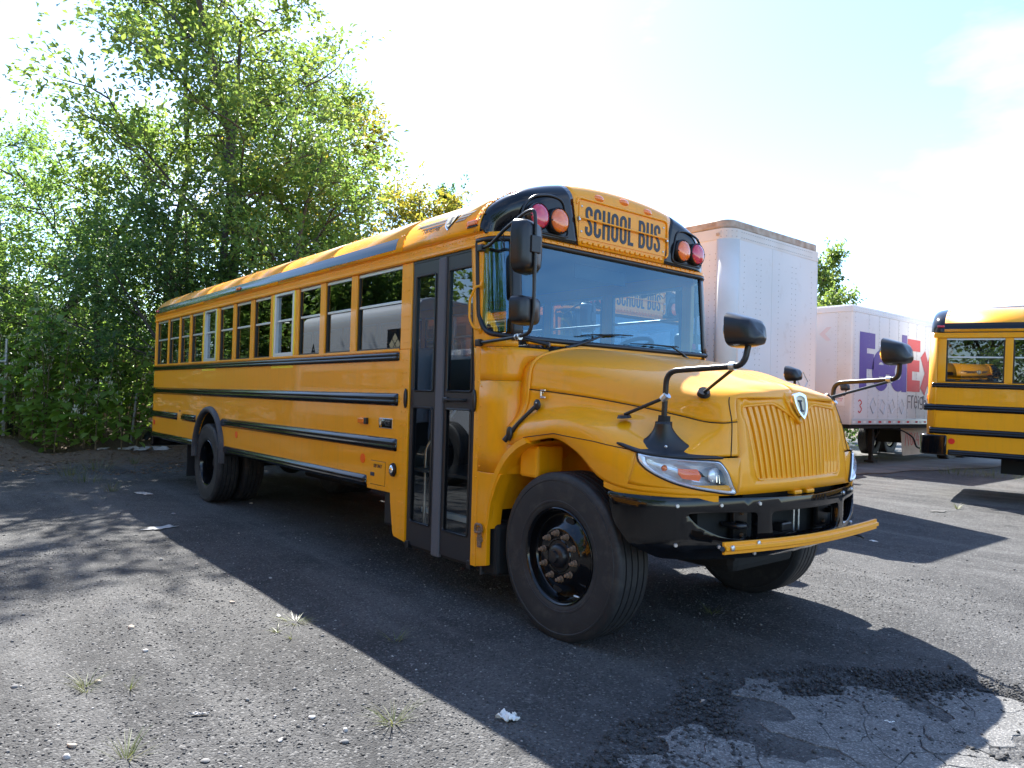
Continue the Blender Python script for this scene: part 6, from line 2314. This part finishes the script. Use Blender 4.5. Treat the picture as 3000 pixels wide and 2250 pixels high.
for k in range(2):
    for y in (fy0 + FL - 1.2, fy0 + FL - 2.4):
        r_ = bpy.data.objects.new('wheel', None)
        COL.objects.link(r_)
        r_.parent = T2
        r_.location = (fx0 - .16 - (2.18 * k), y, .523)
        r_.rotation_euler = (0, 0, PI / 2 if k == 0 else -PI / 2)
        for q in PROTO[False]:
            c = q.copy()
            COL.objects.link(c)
            c.parent = r_
MB().box(fx0 - 2.0, fx0 - .5, fy0 + FL - 2.6, fy0 + FL - 1.0, .45, fz0 - .1).build('bogie', 'under_black', T2, smooth=0)
T2.location = (0, 0, .03)

# plain trailer whose roof shows above the right-hand bus
T3 = thing('box_trailer', 'pale box trailer with only its roof edge showing above the right-hand bus', 'trailer', group='box trailers at the back of the yard')
MB().box(-3.75, 9.0, 15.4, 15.42, 1.1, 3.80).build('side_wall', 'trailer_white', T3, smooth=0)
MB().box(-3.75, 9.0, 17.8, 17.82, 1.1, 3.80).build('side_wall', 'trailer_white', T3, smooth=0)
MB().box(-3.77, -3.75, 15.4, 17.82, 1.1, 3.80).build('end_wall', 'trailer_cream', T3, smooth=0)
MB().box(-3.80, 9.0, 15.38, 17.84, 3.80, 3.97).build('top_rail', 'trailer_cream', T3, smooth=0, bevel=.02)
MB().box(-3.7, 9.0, 15.45, 17.8, 1.0, 1.1).build('floor_frame', 'under_black', T3, smooth=0)
trailer_wheels(T3, 6.0, 16.6, 1.2)
landing_gear(T3, -1.5, (15.9, 17.2))

# box truck just left of the frame, mirrored in the bus windows
TR = thing('box_truck', 'white box truck reflected in the bus side windows', 'truck')
bx0, bx1, by0, by1 = -13.2, -8.0, -7.6, -5.15
prof = [(by1, 1.0), (by1, 2.95), (by1 - .05, 3.12), (by1 - .16, 3.24), (by1 - .35, 3.30), (by0 + .35, 3.30), (by0 + .16, 3.24), (by0 + .05, 3.12), (by0, 2.95), (by0, 1.0)]
MB().loft([[(x, y, z) for y, z in prof] for x in (bx0, bx1)], True, True).build('cargo_box', 'truck_white', TR, smooth=40, bevel=.03)
MB().box(bx0 + .4, bx1 - .3, by1, by1 + .004, 1.62, 1.98).build('name_band', 'sign_blue_black', TR, smooth=0)
text_obj('lettering', 'IRECTUS  .COM', .34, (bx1 - .55, by1 + .0045, 1.68), (-1, 0, 0), (0, 0, 1), 'tape_white', TR, sx=.95, bold=.004)
text_obj('lettering', 'A', .36, (bx0 + .9, by1 + .0005, 2.35), (-1, 0, 0), (0, 0, 1), 'sign_blue_black', TR, bold=.008)
lgp = MB().box(bx1 - 1.05, bx1 - .45, by1, by1 + .005, 2.15, 2.75).build('logo_plate', 'sign_blue_black', TR, smooth=0)
for a in range(2):
    for b in range(2):
        cx, cz = bx1 - .75 + (a - b) * .115, 2.45 + (a + b - 1) * .115
        MB().prism([(cx - .10, cz), (cx, cz - .10), (cx + .10, cz), (cx, cz + .10)], lambda p, q, d: (p, by1 + .005 + d, q), 0, .002).build('logo_diamond', 'shield_face', lgp, smooth=0)
MB().box(bx1 + .1, bx1 + 1.9, by0 + .2, by1 - .2, .6, 2.35).build('cab', 'truck_white', TR, smooth=0, bevel=.18, seg=4)
MB().box(bx1 + .5, bx1 + 1.5, by1 - .21, by1 - .195, 1.55, 2.15).build('cab_window', 'black_gloss', TR, smooth=0)
MB().box(bx0, bx1 + 1.8, by0 + .5, by1 - .5, .55, .98).build('chassis', 'under_black', TR, smooth=0)
for x in (bx0 + 1.3, bx1 + 1.0):
    for y, rz in ((by0 + .16, 0), (by1 - .16, PI)):
        r_ = bpy.data.objects.new('wheel', None)
        COL.objects.link(r_)
        r_.parent = TR
        r_.location = (x, y, .523)
        r_.rotation_euler = (0, 0, rz)
        for q in PROTO[False]:
            c = q.copy()
            COL.objects.link(c)
            c.parent = r_

# small house behind the hedge
HS_ = thing('house', 'low reddish house glimpsed through the hedge behind the bus', 'house', (-25.5, -1.2, 0), .25)
MB().box(-3, 3, -3.5, 3.5, 0, 2.6).build('wall', 'house_wall', HS_, smooth=0)
MB().prism([(-3.8, 2.6), (3.8, 2.6), (0, 4.0)], lambda a, b, d: (d, a, b), -3.3, 3.3).build('roof', 'house_roof', HS_, smooth=0)
for y in (-2.0, 1.2):
    w_ = MB().box(3.0, 3.05, y - .5, y + .5, 1.0, 2.1).build('window', 'trailer_white', HS_, smooth=0)
    MB().box(3.051, 3.06, y - .42, y + .42, 1.08, 2.02).build('pane', 'black_gloss', w_, smooth=0)

# ------------------------------------------------------------------ trees and plants
def leaf_cloud(centres, dirs, size, rng, aspect=.55, droop=.25, fold=.18):
    """kite-shaped folded leaves; returns verts (n*4) and tri indices"""
    n = len(centres)
    d = dirs + rng.normal(0, .55, (n, 3))
    d[:, 2] -= droop
    d /= np.linalg.norm(d, axis=1, keepdims=True) + 1e-9
    up = np.tile(np.array([0, 0, 1.0]), (n, 1)) + rng.normal(0, .55, (n, 3))
    sd = np.cross(d, up)
    sd /= np.linalg.norm(sd, axis=1, keepdims=True) + 1e-9
    nn = np.cross(sd, d)
    s = (size * rng.uniform(.65, 1.25, n))[:, None]
    p0 = centres
    p2 = centres + d * s
    m = centres + d * s * .45
    p1 = m + sd * s * aspect * .5 + nn * s * fold
    p3 = m - sd * s * aspect * .5 + nn * s * fold
    vs = np.stack([p0, p1, p2, p3], 1).reshape(-1, 3)
    o = np.arange(n)[:, None] * 4
    idx = np.concatenate([o + np.array([[0, 1, 2]]), o + np.array([[0, 2, 3]])], 1).reshape(-1, 3)
    return vs, idx


def make_tree(name, label, base, height, seed, n_leaves=22000, leaf=.12, spread=.42, crown_from=.22, trunk_r=.16, leaves='leaf_mid', lean=(0, 0), group=None,
              n_main=9, upright=.55, stems=1, cluster=.38, cat='tree', fork=None):
    rng = np.random.default_rng(seed)
    base = Vector((base[0], base[1], float(gz(base[0], base[1])) - .05))
    root = thing(name, label, cat, base, 0, group)
    tb = MB()
    twigs = []

    def limb(p, d, length, r, level, bendup):
        n = 5 if level < 2 else 3
        pts, rad = [p], [r]
        q = Vector(p)
        dd = Vector(d).normalized()
        for k in range(n):
            dd = (dd + Vector(rng.normal(0, .10 + .04 * level, 3)) + Vector((0, 0, bendup))).normalized()
            q = q + dd * (length / n)
            pts.append(q.copy())
            rad.append(r * (1 - .75 * (k + 1) / n))
        if r > .008:
            tb.tube(pts, rad, 7 if level == 0 else 5, caps=False)
        return pts, rad

    for st in range(stems):
        d0 = Vector((lean[0] + (rng.normal(0, .11) if stems > 1 else 0), lean[1] + (rng.normal(0, .11) if stems > 1 else 0), 1))
        hh = height * (.92 if st == 0 else rng.uniform(.65, .9))
        tp, tr_ = limb(Vector((0, 0, 0)) + Vector(rng.normal(0, .15, 3)) * (stems > 1) * Vector((1, 1, 0)).length * .3, d0, hh, trunk_r * (1 if st == 0 else .8), 0, .03)
        for k in range(n_main):
            t = crown_from + (1 - crown_from) * (k + rng.uniform(.1, .9)) / n_main
            i = min(int(t * 5), 4)
            f_ = t * 5 - i
            p = tp[i].lerp(tp[i + 1], f_)
            a = 2.4 * k + rng.uniform(-.5, .5) + st
            L = height * spread * (1.08 - .72 * t) * rng.uniform(.75, 1.2)
            d = Vector((math.cos(a), math.sin(a), upright + rng.uniform(-.2, .35)))
            bp_, br = limb(p, d, L, trunk_r * .42 * (1.1 - t), 1, .05)
            for j in range(6):
                tt = .25 + .75 * (j + rng.random()) / 6
                i2 = min(int(tt * 5), 4)
                p2 = bp_[i2].lerp(bp_[i2 + 1], tt * 5 - i2)
                a2 = a + rng.uniform(-1.3, 1.3)
                d2 = Vector((math.cos(a2), math.sin(a2), rng.uniform(-.25, .7)))
                L2 = L * rng.uniform(.25, .5)
                cp, cr = limb(p2, d2, L2, trunk_r * .14, 2, .0)
                for w in range(3):
                    p3 = cp[1 + w % 3]
                    twigs.append((np.array(p3), np.array(d2) + rng.normal(0, .6, 3), L2 * .5))
                twigs.append((np.array(cp[-1]), np.array(d2), L2 * .5))
            twigs.append((np.array(bp_[-1]), np.array(d), L * .3))
        twigs.append((np.array(tp[-1]), np.array([0, 0, 1.0]), height * .1))
    tb.build('trunk', 'bark', root, smooth=60)
    T = len(twigs)
    C = np.array([t[0] for t in twigs])
    D = np.array([t[1] for t in twigs])
    Lw = np.array([t[2] for t in twigs])
    per = rng.integers(0, T, n_leaves)
    along = rng.random(n_leaves) ** .7
    dn = D / (np.linalg.norm(D, axis=1, keepdims=True) + 1e-9)
    # leaves sit in small tufts
    tuft = rng.integers(0, 3, n_leaves)
    toff = rng.normal(0, cluster * .60, (T, 3, 3))
    pos = C[per] + dn[per] * (along * np.maximum(Lw[per], .25))[:, None] + toff[per, tuft] + rng.normal(0, cluster * .25, (n_leaves, 3))
    vs, idx = leaf_cloud(pos, dn[per], leaf, rng)
    fast_mesh('crown', vs, 3, idx, leaves, root, smooth=0)
    return root


# the group behind the bus, left of the picture
GT = 'trees behind the end of the bus'
pA = at(690, 900, 18.5)
make_tree('tree', 'tallest tree with forked trunk rising behind the rear of the bus', (pA.x, pA.y), 14.2, 101, 17000, .15, .36, .22, .17, 'leaf_olive', (.02, -.02), GT, 12, .60, 2, .42)
pB = at(520, 900, 20.5)
make_tree('tree', 'tall open-crowned tree left of the tallest one behind the bus', (pB.x, pB.y), 13.4, 107, 11000, .16, .31, .30, .15, 'leaf_olive', (.0, -.03), GT, 11, .60, 1, .40)
pC = at(30, 900, 20)
make_tree('tree', 'dark-trunked dense tree at the left edge of the picture', (pC.x, pC.y), 10.2, 113, 19000, .13, .40, .16, .15, 'leaf_mid', (.0, .0), GT, 12, .45, 2, .42)
pL = at(1215, 900, 25)
make_tree('tree', 'small yellowing tree lowest in the row, nearest the bus front', (pL.x, pL.y), 9.3, 223, 11000, .17, .26, .30, .10, 'leaf_yellow', (.0, .0), GT, 10, .45, 2, .40)
pD = at(1140, 900, 24)
make_tree('tree', 'yellowing low tree spreading just above the bus roof', (pD.x, pD.y), 11.4, 127, 13000, .165, .34, .22, .11, 'leaf_yellow', (.0, .0), GT, 10, .40, 2, .36)
pK = at(850, 900, 20.5)
make_tree('tree', 'airy tree with feathery crown at the right end of the group', (pK.x, pK.y), 12.2, 159, 10000, .15, .25, .30, .13, 'leaf_olive', (.0, .0), GT, 11, .65, 1, .42)
pE = at(830, 900, 17.0)
make_tree('tree', 'bushy dark green tree close behind the middle of the bus roof', (pE.x, pE.y), 7.6, 131, 13000, .125, .42, .12, .10, 'leaf_mid', (.0, .0), GT, 11, .45, 2, .36)
pG = at(300, 900, 19)
make_tree('tree', 'dense lower tree between the left trees above the hedge', (pG.x, pG.y), 7.4, 137, 13000, .125, .44, .10, .11, 'leaf_mid', (.0, .0), GT, 11, .40, 2, .38)
pH = at(600, 900, 16.5)
make_tree('tree', 'dark shrubby tree directly behind the bus rear window', (pH.x, pH.y), 5.6, 139, 12000, .12, .46, .06, .08, 'leaf_dark', (.0, .0), GT, 11, .35, 3, .34)
pI = at(1240, 900, 27)
make_tree('tree', 'narrow dark evergreen behind the yellowing tree', (pI.x, pI.y), 9.4, 149, 9000, .16, .20, .10, .12, 'leaf_dark', (.0, .0), GT, 16, .35, 1, .20)
# hedge row closing the gaps low down
for k, (px, dep, h_, sd, lab) in enumerate(((120, 21, 4.2, 161, 'dark hedge shrub behind the left knotweed'), (480, 22, 3.6, 163, 'dark hedge shrub below the tallest tree'), (-60, 19, 4.4, 171, 'dark hedge shrub at the far left frame edge'), (760, 22, 4.6, 173, 'dark hedge shrub hidden behind the bus windows'), (1000, 25, 4.6, 177, 'dark hedge shrub under the yellowing tree'))):
    q = at(px, 900, dep)
    make_tree('hedge_shrub', lab, (q.x, q.y), h_, sd, 6000, .16, .50, .02, .06, 'leaf_mid', (0, 0), 'hedge shrubs behind the bus', 9, .30, 3, .42, 'shrub')

# trees beyond the trailers and over the bus roof
q = at(2450, 900, 30)
make_tree('tree', 'small leafy tree between the plain trailer and the lettered trailer', (q.x, q.y), 6.5, 181, 5000, .18, .22, .30, .12, 'leaf_olive', (0, 0), 'trees beyond the trailers', 9, .6, 1, .40)
q = at(2372, 900, 38)
make_tree('tree', 'distant tree tip peeking over the plain white trailer', (q.x, q.y), 10.4, 183, 5000, .22, .16, .45, .12, 'leaf_olive', (0, 0), 'trees beyond the trailers', 9, .8, 1, .35)
q = at(1600, 900, 40)
make_tree('tree', 'distant tree tip peeking over the front of the bus roof', (q.x, q.y), 12.0, 187, 4000, .22, .22, .45, .14, 'leaf_yellow', (0, 0), 'trees beyond the trailers', 10, .7, 1, .45)
q = at(1390, 900, 38)
make_tree('tree', 'distant tree tip behind the middle of the bus roof', (q.x, q.y), 9.4, 189, 4000, .22, .20, .45, .14, 'leaf_yellow', (0, 0), 'trees beyond the trailers', 9, .7, 1, .45)
for k, (x, y, h_, sd, lab) in enumerate(((-9.5, 17.5, 2.6, 191, 'green bush seen under the lettered trailer'), (-9.8, 21.0, 2.8, 193, 'green bush behind the right part of the lettered trailer'), (-12.0, 14.0, 3.0, 197, 'green bush behind the left end of the lettered trailer'))):
    make_tree('bush', lab, (x, y), h_, sd, 6000, .16, .5, .02, .05, 'leaf_mid', (0, 0), 'bushes behind the trailers', 8, .3, 3, .4, 'bush')
# trees on the near side of the yard, mirrored in the glass and paint
for k, (x, y, h_, sd, lab) in enumerate(((-15.5, -13.5, 8.5, 201, 'tree mirrored in the rear bus windows'), (-9.0, -14.5, 9.5, 203, 'tree mirrored in the middle bus windows'), (-2.5, -15.5, 7.5, 205, 'tree mirrored in the bus door glass'), (-21, -9.5, 8.0, 207, 'tree mirrored in the rearmost bus window'), (-19.5, -7.4, 6.5, 209, 'leafy tree mirrored in the emergency window'), (-26, -8.5, 9.0, 211, 'tall tree mirrored in the second bus window'), (4.5, -15, 10.0, 217, 'tall unseen tree added to darken the right-hand bus windows'), (10, -16, 10.0, 219, 'second tall unseen tree behind the camera, added to darken the right-hand bus windows'), (-33, -10, 9.0, 213, 'far tree mirrored in the bus windows'), (-16.5, -9.6, 7.0, 215, 'tree mirrored above the reflected box truck'))):
    make_tree('tree', lab, (x, y), h_, sd, 12000, .22, .45, .06, .14, 'leaf_mid', (0, 0), 'trees on the near side of the yard', 10, .45, 2, .5)  # the two tallest are added, unseen, to darken the right-hand bus windows


# knotweed: canes with large heart-shaped leaves
def heart_mesh():
    pts = [(0, 0), (.34, -.08), (.50, .18), (.42, .52), (.20, .82), (0, 1.05), (-.20, .82), (-.42, .52), (-.50, .18), (-.34, -.08)]
    vs = [(x, y, .10 * abs(x) - .16 * max(0, y - .4) ** 2 * 2) for x, y in pts] + [(0, .5, -.03), (0, .15, 0)]
    fs = [(0, 1, 11), (1, 2, 11), (2, 3, 10, 11), (3, 4, 10), (4, 5, 10), (5, 6, 10), (6, 7, 10), (7, 8, 11, 10), (8, 9, 11), (9, 0, 11)]
    me = bpy.data.meshes.new('leaf')
    me.from_pydata(vs, [], fs)
    me.materials.append(MATS['leaf_knot'])
    me.shade_smooth()
    return me


HEART = heart_mesh()


def knotweed(px, dep, h, seed, label, n_obj=46, canes=7, n_mass=900):
    rng = random.Random(seed)
    q = at(px, 1000, dep)
    z = float(gz(q.x, q.y))
    root = thing('knotweed', label, 'plant', (q.x, q.y, z), 0, 'knotweed along the end of the yard')
    tb = MB()
    spots = []
    for k in range(canes):
        a = rng.uniform(0, 6.28)
        p = Vector((rng.uniform(-.7, .7), rng.uniform(-.7, .7), 0))
        hh = h * rng.uniform(.65, 1.05)
        out = Vector((math.cos(a), math.sin(a), 0)) * rng.uniform(.2, .8)
        pts = [p + out * (t * t) + Vector((0, 0, hh * t - .25 * t ** 3)) for t in [i / 6 for i in range(7)]]
        tb.tube(pts, [.016 * (1 - .7 * i / 6) for i in range(7)], 5, caps=False)
        for j in range(34):
            t = .12 + .88 * j / 33
            i = min(int(t * 6), 5)
            b = pts[i].lerp(pts[i + 1], t * 6 - i)
            spots.append((b, rng.uniform(0, 6.28), t))
    tb.build('stems', 'stem_green', root, smooth=60)
    rng.shuffle(spots)
    to_cam = (Vector((CAM_POS.x, CAM_POS.y, 0)) - Vector((q.x, q.y, 0))).normalized()
    spots.sort(key=lambda s: -(s[0].dot(to_cam) + .25 * s[0].z))
    for b, a, t in spots[:n_obj]:
        o = bpy.data.objects.new('leaf', HEART)
        COL.objects.link(o)
        o.parent = root
        s_ = rng.uniform(.13, .21)
        o.scale = (s_, s_, s_)
        o.location = b + Vector((math.cos(a + PI / 2), math.sin(a + PI / 2), -.1)) * .05
        o.rotation_euler = (rng.uniform(-.7, .05), rng.uniform(-.4, .4), a)
    vs, fs = [], []
    hv = [v.co.copy() for v in HEART.vertices]
    hf = [tuple(p.vertices) for p in HEART.polygons]
    mb = MB()
    rest = spots[n_obj:]
    for k in range(n_mass // 4):
        b, a, t = rest[k % len(rest)]
        a = rng.uniform(0, 6.28)
        M = Matrix.Translation(b + Vector((rng.gauss(0, .16), rng.gauss(0, .16), rng.gauss(0, .10)))) @ Matrix.Rotation(a, 4, 'Z') @ Matrix.Rotation(rng.uniform(-.8, .1), 4, 'X') @ Matrix.Scale(rng.uniform(.11, .19), 4)
        mb.add([M @ v for v in hv], hf)
    me = bpy.data.meshes.new('leaf_mass')
    me.from_pydata(mb.v, [], mb.f)
    link('leaf_mass', me, 'leaf_knot', root, smooth=180, kind='stuff')
    bl = MB()
    for b, a, t in spots[::5]:
        if t > .55:
            for w in range(7):
                c = b + Vector((rng.gauss(0, .05), rng.gauss(0, .05), .02 + rng.uniform(0, .12)))
                bl.tube([c, c + Vector((rng.gauss(0, .02), rng.gauss(0, .02), .05))], [.007, .002], 3, caps=False)
    bl.build('blossom', 'blossom', root, smooth=0, kind='stuff')


KN = [(-10, 16.6, 3.9, 'knotweed clump at the left frame edge beside the fence post'), (70, 16.0, 4.1, 'tall knotweed clump just right of the fence post'), (150, 16.6, 3.7, 'knotweed clump over the black sack'),
      (235, 16.2, 3.3, 'knotweed clump in the middle of the hedge'), (310, 16.4, 3.1, 'knotweed clump right of the hedge middle'), (385, 16.0, 2.9, 'knotweed clump nearest the rear of the bus'),
      (455, 16.6, 3.0, 'shaded knotweed clump half hidden by the bus rear'), (30, 15.2, 1.9, 'low knotweed clump at the foot of the fence post'), (190, 15.4, 1.7, 'low knotweed clump in front of the hedge'), (330, 15.3, 1.5, 'low knotweed clump above the dirt bank')]
for k, (px, dep, h_, lab) in enumerate(KN):
    knotweed(px, dep, h_, 300 + k, lab)

# fence: two galvanised posts with rails, half swallowed by the hedge
FN = thing('chain_link_fence', 'galvanised chain-link fence post pair at the left frame edge', 'fence', (0, 0, 0))
fp0 = on_ground(8, 1290, .25)
for dx in (0, -.16):
    MB().cyl((fp0.x + dx * .6, fp0.y + dx, .1), (fp0.x + dx * .6, fp0.y + dx, 2.5), .032, n=12).build('post', 'galvanised', FN, smooth=50)
for z in (.65, 1.3, 2.0):
    MB().cyl((fp0.x - .13, fp0.y - .22, z), (fp0.x + .02, fp0.y + .02, z), .040, n=10).build('band', 'galvanised', FN, smooth=50)
mb = MB()
for k in range(26):
    y = fp0.y - .2 - .09 * k
    mb.tube([(fp0.x - .15, y, .25), (fp0.x - .15, y - 1.1, 1.35), (fp0.x - .15, y, 2.45)], .0022, 3, caps=False)
    mb.tube([(fp0.x - .15, y - 1.1, .25), (fp0.x - .15, y, 1.35), (fp0.x - .15, y - 1.1, 2.45)], .0022, 3, caps=False)
mb.build('wire_mesh', 'galvanised', FN, smooth=0, kind='stuff')
q = at(385, 1200, 15.6)
MB().cyl((q.x, q.y, .2), (q.x + .25, q.y + .05, 1.5), .022, n=10).build('post', 'galvanised', FN, smooth=50)


# grass tufts and weeds growing through the yard
def tuft(px, py, n, h, label, seed, spread=.09, flat=.5, kind='grass_tuft', z=0.0):
    rng = np.random.default_rng(seed)
    q = on_ground(px, py, z)
    root_z = float(gz(q.x, q.y))
    vs, idx = [], []
    for k in range(n):
        a = rng.uniform(0, 2 * PI)
        r = spread * rng.random() ** .7
        b = np.array([r * math.cos(a) * .5, r * math.sin(a) * .5, 0])
        d = np.array([math.cos(a) * flat, math.sin(a) * flat, rng.uniform(.35, 1)])
        d /= np.linalg.norm(d)
        L = h * rng.uniform(.5, 1.15)
        sd = np.array([-math.sin(a), math.cos(a), 0]) * rng.uniform(.0018, .0035)
        o = len(vs)
        for t in (0, .5, 1.0):
            c = b + d * L * t + np.array([math.cos(a), math.sin(a), -.6]) * L * .28 * t * t
            w = 1 - .9 * t
            vs += [c - sd * w, c + sd * w]
        idx += [(o, o + 1, o + 3), (o, o + 3, o + 2), (o + 2, o + 3, o + 5), (o + 2, o + 5, o + 4)]
    ob = fast_mesh(kind, np.array(vs), 3, np.array(idx), 'grass_blade', None, smooth=0)
    ob.location = (q.x, q.y, root_z + .002)
    tag(ob, label, 'grass', 'grass tufts in the yard')


TF = [(868, 1820, 44, .10, 'flattened grass tuft by the pale stone at the shadow edge', .16, 1.3), (812, 1852, 16, .06, 'tiny grass sprig in front of the flattened tuft', .05, .7),
      (250, 2012, 26, .10, 'grass tuft beside the tan stone at lower left', .06, .5), (252, 2030, 14, .08, 'small grass sprig below the tan stone at lower left', .05, .6),
      (380, 2020, 12, .09, 'thin upright grass sprig right of the tan stone', .04, .4), (1152, 2120, 34, .14, 'straggling grass tuft right of the shadow edge bottom', .10, .8),
      (370, 2225, 24, .12, 'grass tuft at the bottom edge of the picture', .08, .6), (1160, 1880, 24, .11, 'grass tuft standing in the bus shadow', .08, .7),
      (2085, 1800, 26, .12, 'shaded grass tuft near the bumper shadow', .09, .9), (2805, 1502, 26, .15, 'grass sprig on the sunny yard below the right-hand bus', .06, .4), (855, 1872, 10, .05, 'tiny grass sprig below the pale stone', .04, .6)]
for k, (px, py, n, h_, lab, sp_, fl_) in enumerate(TF):
    tuft(px, py, n, h_, lab, 400 + k, sp_, fl_)
WD = [(205, 1395, 'weed patch on the concrete left of the rear wheel'), (285, 1378, 'taller weed patch on the concrete slab'), (250, 1410, 'low weed patch at the slab edge'), (395, 1362, 'weed sprig near the rear wheel'), (325, 1440, 'weed sprig on the cracked edge'), (20, 1310, 'weeds at the foot of the fence')]
for k, (px, py, lab) in enumerate(WD):
    tuft(px, py, 60 if k < 3 else 40, .32 if k < 2 else .22, lab, 450 + k, .55 if k < 3 else .2, .25, 'weeds')
tuft(2790, 1385, 160, .22, 'weeds under the right-hand bus', 470, 1.6, .3, 'weeds', .085)
tuft(2900, 1395, 160, .20, 'weed strip further right under the right-hand bus', 471, 1.6, .3, 'weeds', .085)
tuft(2600, 1350, 60, .2, 'weeds by the trailer landing leg', 472, .8, .3, 'weeds', .05)


# stones and litter that can be told apart
def stone(px, py, size, material, label, seed, flat=.55):
    rng = np.random.default_rng(seed)
    q = on_ground(px, py)
    bm = bmesh.new()
    bmesh.ops.create_icosphere(bm, subdivisions=2, radius=1)
    ph = rng.uniform(0, 6, 6)
    ax = rng.uniform(.7, 1.2, 3)
    for v in bm.verts:
        c = v.co
        k = 1 + .18 * math.sin(2.3 * c.x + ph[0]) + .16 * math.sin(2.9 * c.y + ph[1]) + .12 * math.sin(4.1 * c.z + ph[2])
        v.co = Vector((c.x * ax[0] * k, c.y * ax[1] * k, c.z * flat * k)) * size
    me = bpy.data.meshes.new('stone')
    bm.to_mesh(me)
    bm.free()
    o = link('stone', me, material, None, smooth=60)
    o.location = (q.x, q.y, float(gz(q.x, q.y)) + size * flat * .45)
    o.rotation_euler = (0, 0, rng.uniform(0, 6))
    tag(o, label, 'stone', 'loose stones on the yard')


ST = [(386, 1838, .030, 'pebble_tan', 'smooth tan stone alone on the sunny gravel'), (817, 1805, .024, 'pebble_white', 'white stone chunk behind the flattened grass'), (425, 1908, .018, 'pebble_white', 'white chip on the sunny gravel at left'),
      (285, 2000, .022, 'pebble_tan', 'orange-tan stone beside the left grass tuft'), (43, 2010, .019, 'pebble_grey', 'grey stone near the left picture edge'), (322, 1614, .022, 'pebble_grey', 'grey stone in the tree shade'),
      (472, 1640, .024, 'pebble_grey', 'grey stone left of the shadow edge'), (575, 1655, .018, 'pebble_tan', 'tan chip at the shadow edge'), (680, 1766, .022, 'pebble_tan', 'tan stone above the white chunk'),
      (1010, 2145, .020, 'pebble_white', 'white stone at bottom centre'), (1008, 2178, .022, 'pebble_grey', 'grey stone under the white one at bottom centre'), (820, 2178, .018, 'pebble_white', 'pale flat stone at the bottom'),
      (915, 2110, .018, 'pebble_white', 'pale stone left of the straggling grass'), (195, 2220, .022, 'pebble_white', 'pale round stone at the bottom left'), (600, 2235, .021, 'pebble_grey', 'dark stone at the bottom edge'),
      (210, 2188, .022, 'pebble_tan', 'flat tan stone above the bottom left one'), (150, 1668, .020, 'pebble_tan', 'reddish stone at far left in the light'), (700, 1562, .018, 'pebble_tan', 'tan stone in the bus shadow'),
      (792, 1695, .014, 'pebble_white', 'small white chip in the bus shadow'), (2058, 2056, .020, 'pebble_tan', 'tan stone at the rim of the cracked pavement'), (1672, 1918, .014, 'pebble_grey', 'grey stone in the shadow by the front wheel'),
      (2230, 1760, .016, 'pebble_grey', 'flat grey stone in the bumper shadow'), (735, 1475, .030, 'pebble_tan', 'tan stone beside the rear wheel shade'), (508, 1508, .035, 'pebble_grey', 'grey stone in front of the rear wheel')]
for k, (px, py, s_, m_, lab) in enumerate(ST):
    stone(px, py, s_ * .82, m_, lab, 500 + k)


def crumple(px, py, w, d, material, name, label, cat, seed, h=.02, z=0.0):
    rng = np.random.default_rng(seed)
    q = on_ground(px, py, z)
    n = 10
    P = []
    ph = rng.uniform(0, 6, 8)
    for i in range(n + 1):
        col = []
        for j in range(n + 1):
            x, y = (i / n - .5), (j / n - .5)
            edge = 1 + .25 * math.sin(5 * math.atan2(y, x) + ph[0]) + .12 * math.sin(9 * math.atan2(y, x) + ph[1])
            zz = h * (.5 + .5 * math.sin(9 * x + ph[2]) * math.sin(8 * y + ph[3]) + .35 * math.sin(19 * x - 13 * y + ph[4])) * (1 - .4 * math.hypot(x, y))
            k = edge * (1 - .25 * min(1, (abs(x) * abs(y)) * 4))
            gx_, gy_ = x * w * k, y * d * k
            col.append((gx_, gy_, max(.004, zz)))
        P.append(col)
    o = MB().grid(P).build(name, material, None, smooth=25, solid=.0025)
    o.location = (q.x, q.y, float(gz(q.x, q.y)) + .003)
    o.rotation_euler = (0, 0, rng.uniform(0, 6))
    tag(o, label, cat)


crumple(1488, 2112, .095, .075, 'paper_white', 'crumpled_paper', 'crumpled white paper lying in the bus shadow at bottom centre', 'paper', 600, .035)
crumple(468, 1550, .34, .16, 'rag_grey', 'paper_sheet', 'flat torn pale paper lying in the dappled shade left of the bus', 'paper', 601, .012)
crumple(2605, 2120, .045, .03, 'paper_white', 'paper_scrap', 'small white scrap on the cracked pavement', 'paper', 602, .01)
crumple(2624, 2052, .03, .03, 'pebble_tan', 'leaf_scrap', 'tan scrap above the white one on the cracked pavement', 'scrap', 603, .01)
crumple(2560, 1586, .09, .05, 'paper_white', 'paper_scrap', 'white scrap in the shadow beyond the crossing arm', 'paper', 604, .01)
crumple(2755, 1505, .30, .12, 'concrete', 'dried_cement_spill', 'pale dried spill on the sunny yard at right', 'spill', 605, .012)
crumple(580, 2100, .09, .02, 'pebble_white', 'plastic_strip', 'thin pale strip lying on the gravel at lower left', 'scrap', 606, .012)
crumple(420, 1448, .35, .14, 'cardboard', 'cardboard_scrap', 'flat tan cardboard scrap beside the rear wheel', 'scrap', 607, .02)
crumple(300, 1348, .5, .2, 'cardboard', 'board_scrap', 'thin brown board at the foot of the dirt bank', 'scrap', 608, .02)
crumple(425, 1303, .9, .35, 'rag_grey', 'torn_plastic_sheet', 'torn grey plastic sheeting on the dirt bank behind the bus', 'sheet', 609, .10, .30)
crumple(452, 1297, .42, .40, 'bin_liner', 'black_bin_bag', 'black bin bag lying on the torn plastic sheeting', 'bag', 610, .22, .30)
crumple(75, 1265, 1.3, 1.0, 'bin_liner', 'black_tarp', 'black sagging tarp under the hedge by the fence post', 'tarp', 611, .55, .25)
